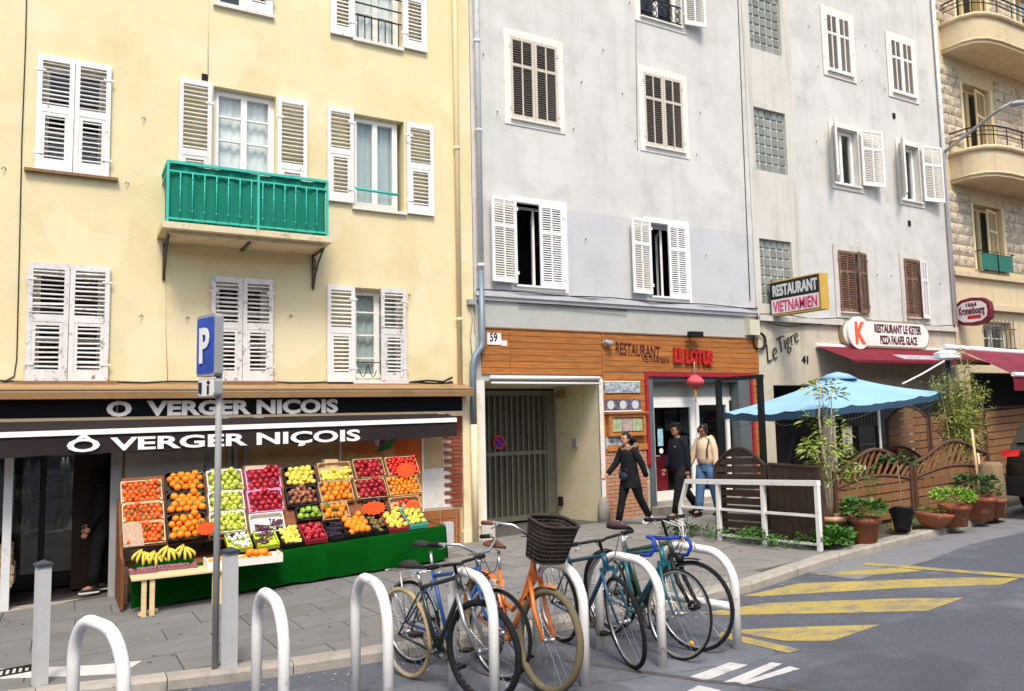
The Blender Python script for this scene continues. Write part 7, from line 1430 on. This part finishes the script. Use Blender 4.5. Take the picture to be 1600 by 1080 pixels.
    if rack:
        m=MB(); z=Rw*2+.08
        for y in (-.06,0,.06): m.tube([(-.28,y,z),(.2,y,z)],.006,5)
        m.tube([(-.28,-.06,z),(-.28,.06,z)],.006,5)
        for s in (1,-1): m.tube([(0,s*.07,Rw),(-.06,s*.07,z)],.006,5); m.tube([(0,s*.07,Rw),(-.25,s*.065,z)],.005,5)
        part(m,'rear_rack','chrome',t,world=False)
    if basket:
        bc=clamp+V3((.17,0,-.02)); m=MB(); zz0,zz1=-.12,.17; N_=28
        def ring(z,k): return [bc+V3((k*.13*(abs(math.cos(a))**.5)*(1 if math.cos(a)>0 else -1),k*.18*(abs(math.sin(a))**.5)*(1 if math.sin(a)>0 else -1),z)) for a in [2*math.pi*i/N_ for i in range(N_)]]
        Rg=[ring(zz0+(zz1-zz0)*j/9,.78+.24*j/9) for j in range(10)]; vs=[v for r_ in Rg for v in r_]; m.add(vs,[(j*N_+i,j*N_+(i+1)%N_,(j+1)*N_+(i+1)%N_,(j+1)*N_+i) for j in range(9) for i in range(N_)],True); m.add(Rg[0],[tuple(reversed(range(N_)))])
        for j in range(10): m.tube(Rg[j],.007 if j<9 else .014,5,closed=True)
        for i in range(0,N_): m.tube([Rg[0][i],Rg[9][i]],.006,4)
        part(m.xf(St@Matrix.Translation(bc)@Matrix.Rotation(RAD(17),4,'Y')@Matrix.Translation(-bc)),'basket','wicker',t,world=False)
    if extra: extra(t,St,fh,crown,clamp,st,sad)
    return t
def exo(t,St,fh,crown,clamp,st,sad):
    m=MB(); m.box(st.x-.10,st.x-.02,-.05,.05,.62,.70); part(m,'light_box','letter_silver',t,world=False)
bike('orange step through bicycle with a wicker basket and olive tyres',(3.06,-7.42),1,'bike_orange',Rw=.37,tr=.028,tyreR='rubber_olive',steer=9,bars='cruiser',saddle='saddle_brown',mud='both',basket=True,step=True,lean=-3,fork_thick=.016,extra=exo,barmat='grip_brown',sad_h=.97,bar_h=.1)
bike('dark green mountain bike with a silver fork left of the orange bicycle',(2.63,-7.28),-12,'bike_dark',Rw=.36,tr=.025,wb=.99,tyreR='rubber_tan',tyreF='rubber_black',steer=9,bars='flat',saddle='saddle_black',fork='alloy',fork_thick=.017,lean=3,sad_h=.9)
bike('blue touring bicycle with chrome mudguards behind the dark mountain bike',(2.96,-6.90),-20,'bike_blue',tyreR='rubber_black',steer=-4,bars='cruiser',mud='both',rack=True,lean=-2,sad_h=.99,tr=.016,wb=1.02,bar_h=.02)
bike('teal city bicycle with flat black handlebar behind the wicker basket',(3.86,-7.36),2,'bike_teal',Rw=.355,tyreR='rubber_black',steer=-12,bars='flat',lean=4,mud=None,rack=True,tr=.018,bar_h=.03)
bike('teal road bicycle with blue taped drop handlebar and brown saddle',(4.27,-7.45),4,'bike_teal2',Rw=.35,tr=.012,tyreR='rubber_black',steer=10,bars='drop',saddle='saddle_plum',barmat='tape_blue',lean=-3,sad_h=.98,fork_thick=.010,extra=lambda t,St,fh,crown,clamp,st,sad: part(MB().sphere((0,0,0),.028,(1,.4,.7),8,5).xf(St@Matrix.Translation(fh+Vector((.14,.0,-.20)))),'reflector','reflector',t,world=False))
def exg(t,St,fh,crown,clamp,st,sad):
    m=MB(); m.sphere(crown+Vector((.06,0,-.02)),.04,(1,1,1),10,7); part(m.xf(St),'headlamp','saddle_black',t,world=False)
    m=MB()
    for k in range(3): m.tube([clamp+Vector((.0,-.1+.1*k,.0)),clamp+Vector((.12,-.05+.06*k,-.05)),clamp+Vector((.14,.0,-.2)),crown+Vector((.05,0,.0))],.005,5)
    part(m.xf(St),'pale_cable','cable_white',t,world=False,kind='stuff')
    m=MB(); m.lathe([(.04,-.045),(.045,0),(.04,.045)],(0,0,0),12).xf(St@Matrix.Translation(fh)@Matrix.Rotation(math.pi/2,4,'X')); part(m,'hub_dynamo','saddle_black',t,world=False)
bike('dark green hybrid bicycle with black suspension fork beside the last hoop',(4.54,-7.38),-4,'bike_green',Rw=.362,tr=.017,tyreR='rubber_black',steer=14,bars='flat',fork='saddle_black',fork_thick=.02,lean=2,mud='both',extra=exg,bar_h=.1,tt=.021)
# ------------------------------------------------------------------ car at the right edge
mk('car_black','#101215',.25,.3,var=.05,coat=1); mk('tail_red','#C4140F',.2,var=.1,coat=.6); mk('car_glass','#0C1214',.08,var=.1,spec=.8,coat=.5); mk('car_trim','#1B1C1E',.6)
cx,cy=12.62,-6.36; car=thing('parked_car','dark parked car with red tail lamps at the right edge','car',(cx,cy,GR(cx,cy)))
car.rotation_euler=Matrix.Rotation(-math.atan(SLX),4,'Y').to_euler(); car.rotation_euler.z=RAD(2)
prof=[(0,.45),(.02,.75),(.05,1.0),(.12,1.08),(.35,1.48),(.6,1.56),(1.6,1.58),(2.2,1.5),(2.9,1.08),(3.7,.98),(4.05,.85),(4.15,.55),(4.1,.35),(.05,.32)]
m=MB(); hw=.86; n=len(prof); vs=[]
def wid(z): return hw-.02 if z<.95 else hw-.05-(z-.95)*.28
for s in (-1,1):
    for x,z in prof: vs.append((x,s*wid(z),z))
m.add(vs,[tuple(range(n)),tuple(reversed(range(n,2*n)))]+[(i,n+i,n+(i+1)%n,(i+1)%n) for i in range(n)]); m.f=[tuple(reversed(f)) for f in m.f]; body=part(m,'body','car_black',car,world=False)
bv=body.modifiers.new('bevel','BEVEL'); bv.width=.05; bv.segments=3; bv.limit_method='ANGLE'
m=MB(); m.add([(.13,-.70,1.12),(.13,.70,1.12),(.34,.6,1.45),(.34,-.6,1.45)],[(0,3,2,1)]); m.v=[(x-.03,y,z+.01) for x,y,z in m.v]; part(m,'rear_window','car_glass',car,world=False)
for s in (-1,1):
    y=lambda z:s*(wid(z)+.006); m=MB(); m.add([(.5,y(1.1),1.1),(2.7,y(1.1),1.1),(2.15,y(1.44),1.44),(.62,y(1.5),1.5)],[(0,1,2,3) if s<0 else (3,2,1,0)]); part(m,'side_window','car_glass',car,world=False)
    m=MB(); m.prism([(-.015,s*.6,.93),(-.015,s*.845,.91),(.0,s*.845,1.02),(.03,s*.6,1.03)],(.05,0,0)); part(m,'tail_lamp','tail_red',car,world=False)
    m=MB(); m.box(-.02,.03,s*.62-.16,s*.62+.16,.5,.55); part(m,'reflector_strip','tail_red',car,world=False)
    for x in (.75,3.3):
        w_=MB(); w_.lathe([(.2,-.1),(.31,-.1),(.325,-.06),(.325,.06),(.31,.1),(.2,.1)],(0,0,0),22).xf(Matrix.Translation((x,s*.77,.325))@Matrix.Rotation(math.pi/2,4,'X')); wo=part(w_,'wheel','rubber_black',car,world=False); r_=MB(); r_.lathe([(.2,-.09),(.19,.0),(.2,.09)],(0,0,0),16).xf(Matrix.Translation((x,s*.785,.325))@Matrix.Rotation(math.pi/2,4,'X')); part(r_,'rim','alloy',wo,world=False)
part(MB().box(-.045,.05,-.8,.8,.33,.62),'bumper','car_trim',car,world=False); part(MB().box(-.05,-.046,-.26,.26,.66,.78),'number_plate','letter_white',car,world=False)

# ------------------------------------------------------------------ litter on road and pavement, buildings across the street
mk('litter','#A89F8C',.9,var=.4,scale=30); lt=MB()
for k in range(420):
    if k<170: x=rnd.uniform(.2,8.2); y=kerb_y(x)-abs(rnd.gauss(0,.35))-.03; z=GR(x,y)+.004
    elif k<300: x=rnd.uniform(8.6,13); y=kerb_y(x)+rnd.uniform(.02,.5); z=G(x,y)+.006
    else: x=rnd.uniform(-1,8); y=rnd.uniform(-5,-.3); z=G(x,y)+.005
    s_=rnd.uniform(.006,.022); a=rnd.uniform(0,6.28); c_,d_=math.cos(a)*s_,math.sin(a)*s_*rnd.uniform(.3,.9)
    lt.add([(x-c_,y-d_,z),(x+d_,y-c_,z+.002),(x+c_,y+d_,z+.004),(x-d_,y+c_,z+.002)],[(0,1,2,3)])
o=link('litter',lt.mesh('litter','litter')); tag(o,'small scraps and dry leaves scattered along the kerb','litter',kind='stuff')
op=link('opposite_houses',None); tag(op,kind='structure'); mk('opposite_render','#C9A77C',.9,var=.15,scale=.4); mk('opposite_pane','#27313A',.15,spec=.6)
hs=[(x,x+1.2,z,z+1.9) for x in [-38+3.1*k for k in range(26)] for z in (3.6,6.9)]
part(wall_mb(-40,42,-1,9.6,hs,y=0,depth=.2).xf(Matrix.Translation((2,-24,0))@Matrix.Rotation(math.pi,4,'Z')),'facade','opposite_render',op)
m=MB()
for a,b,c_,d_ in hs: m.quad((a,.18,c_),(b,.18,c_),(b,.18,d_),(a,.18,d_))
part(m.xf(Matrix.Translation((2,-24,0))@Matrix.Rotation(math.pi,4,'Z')),'windows','opposite_pane',op,kind='stuff')
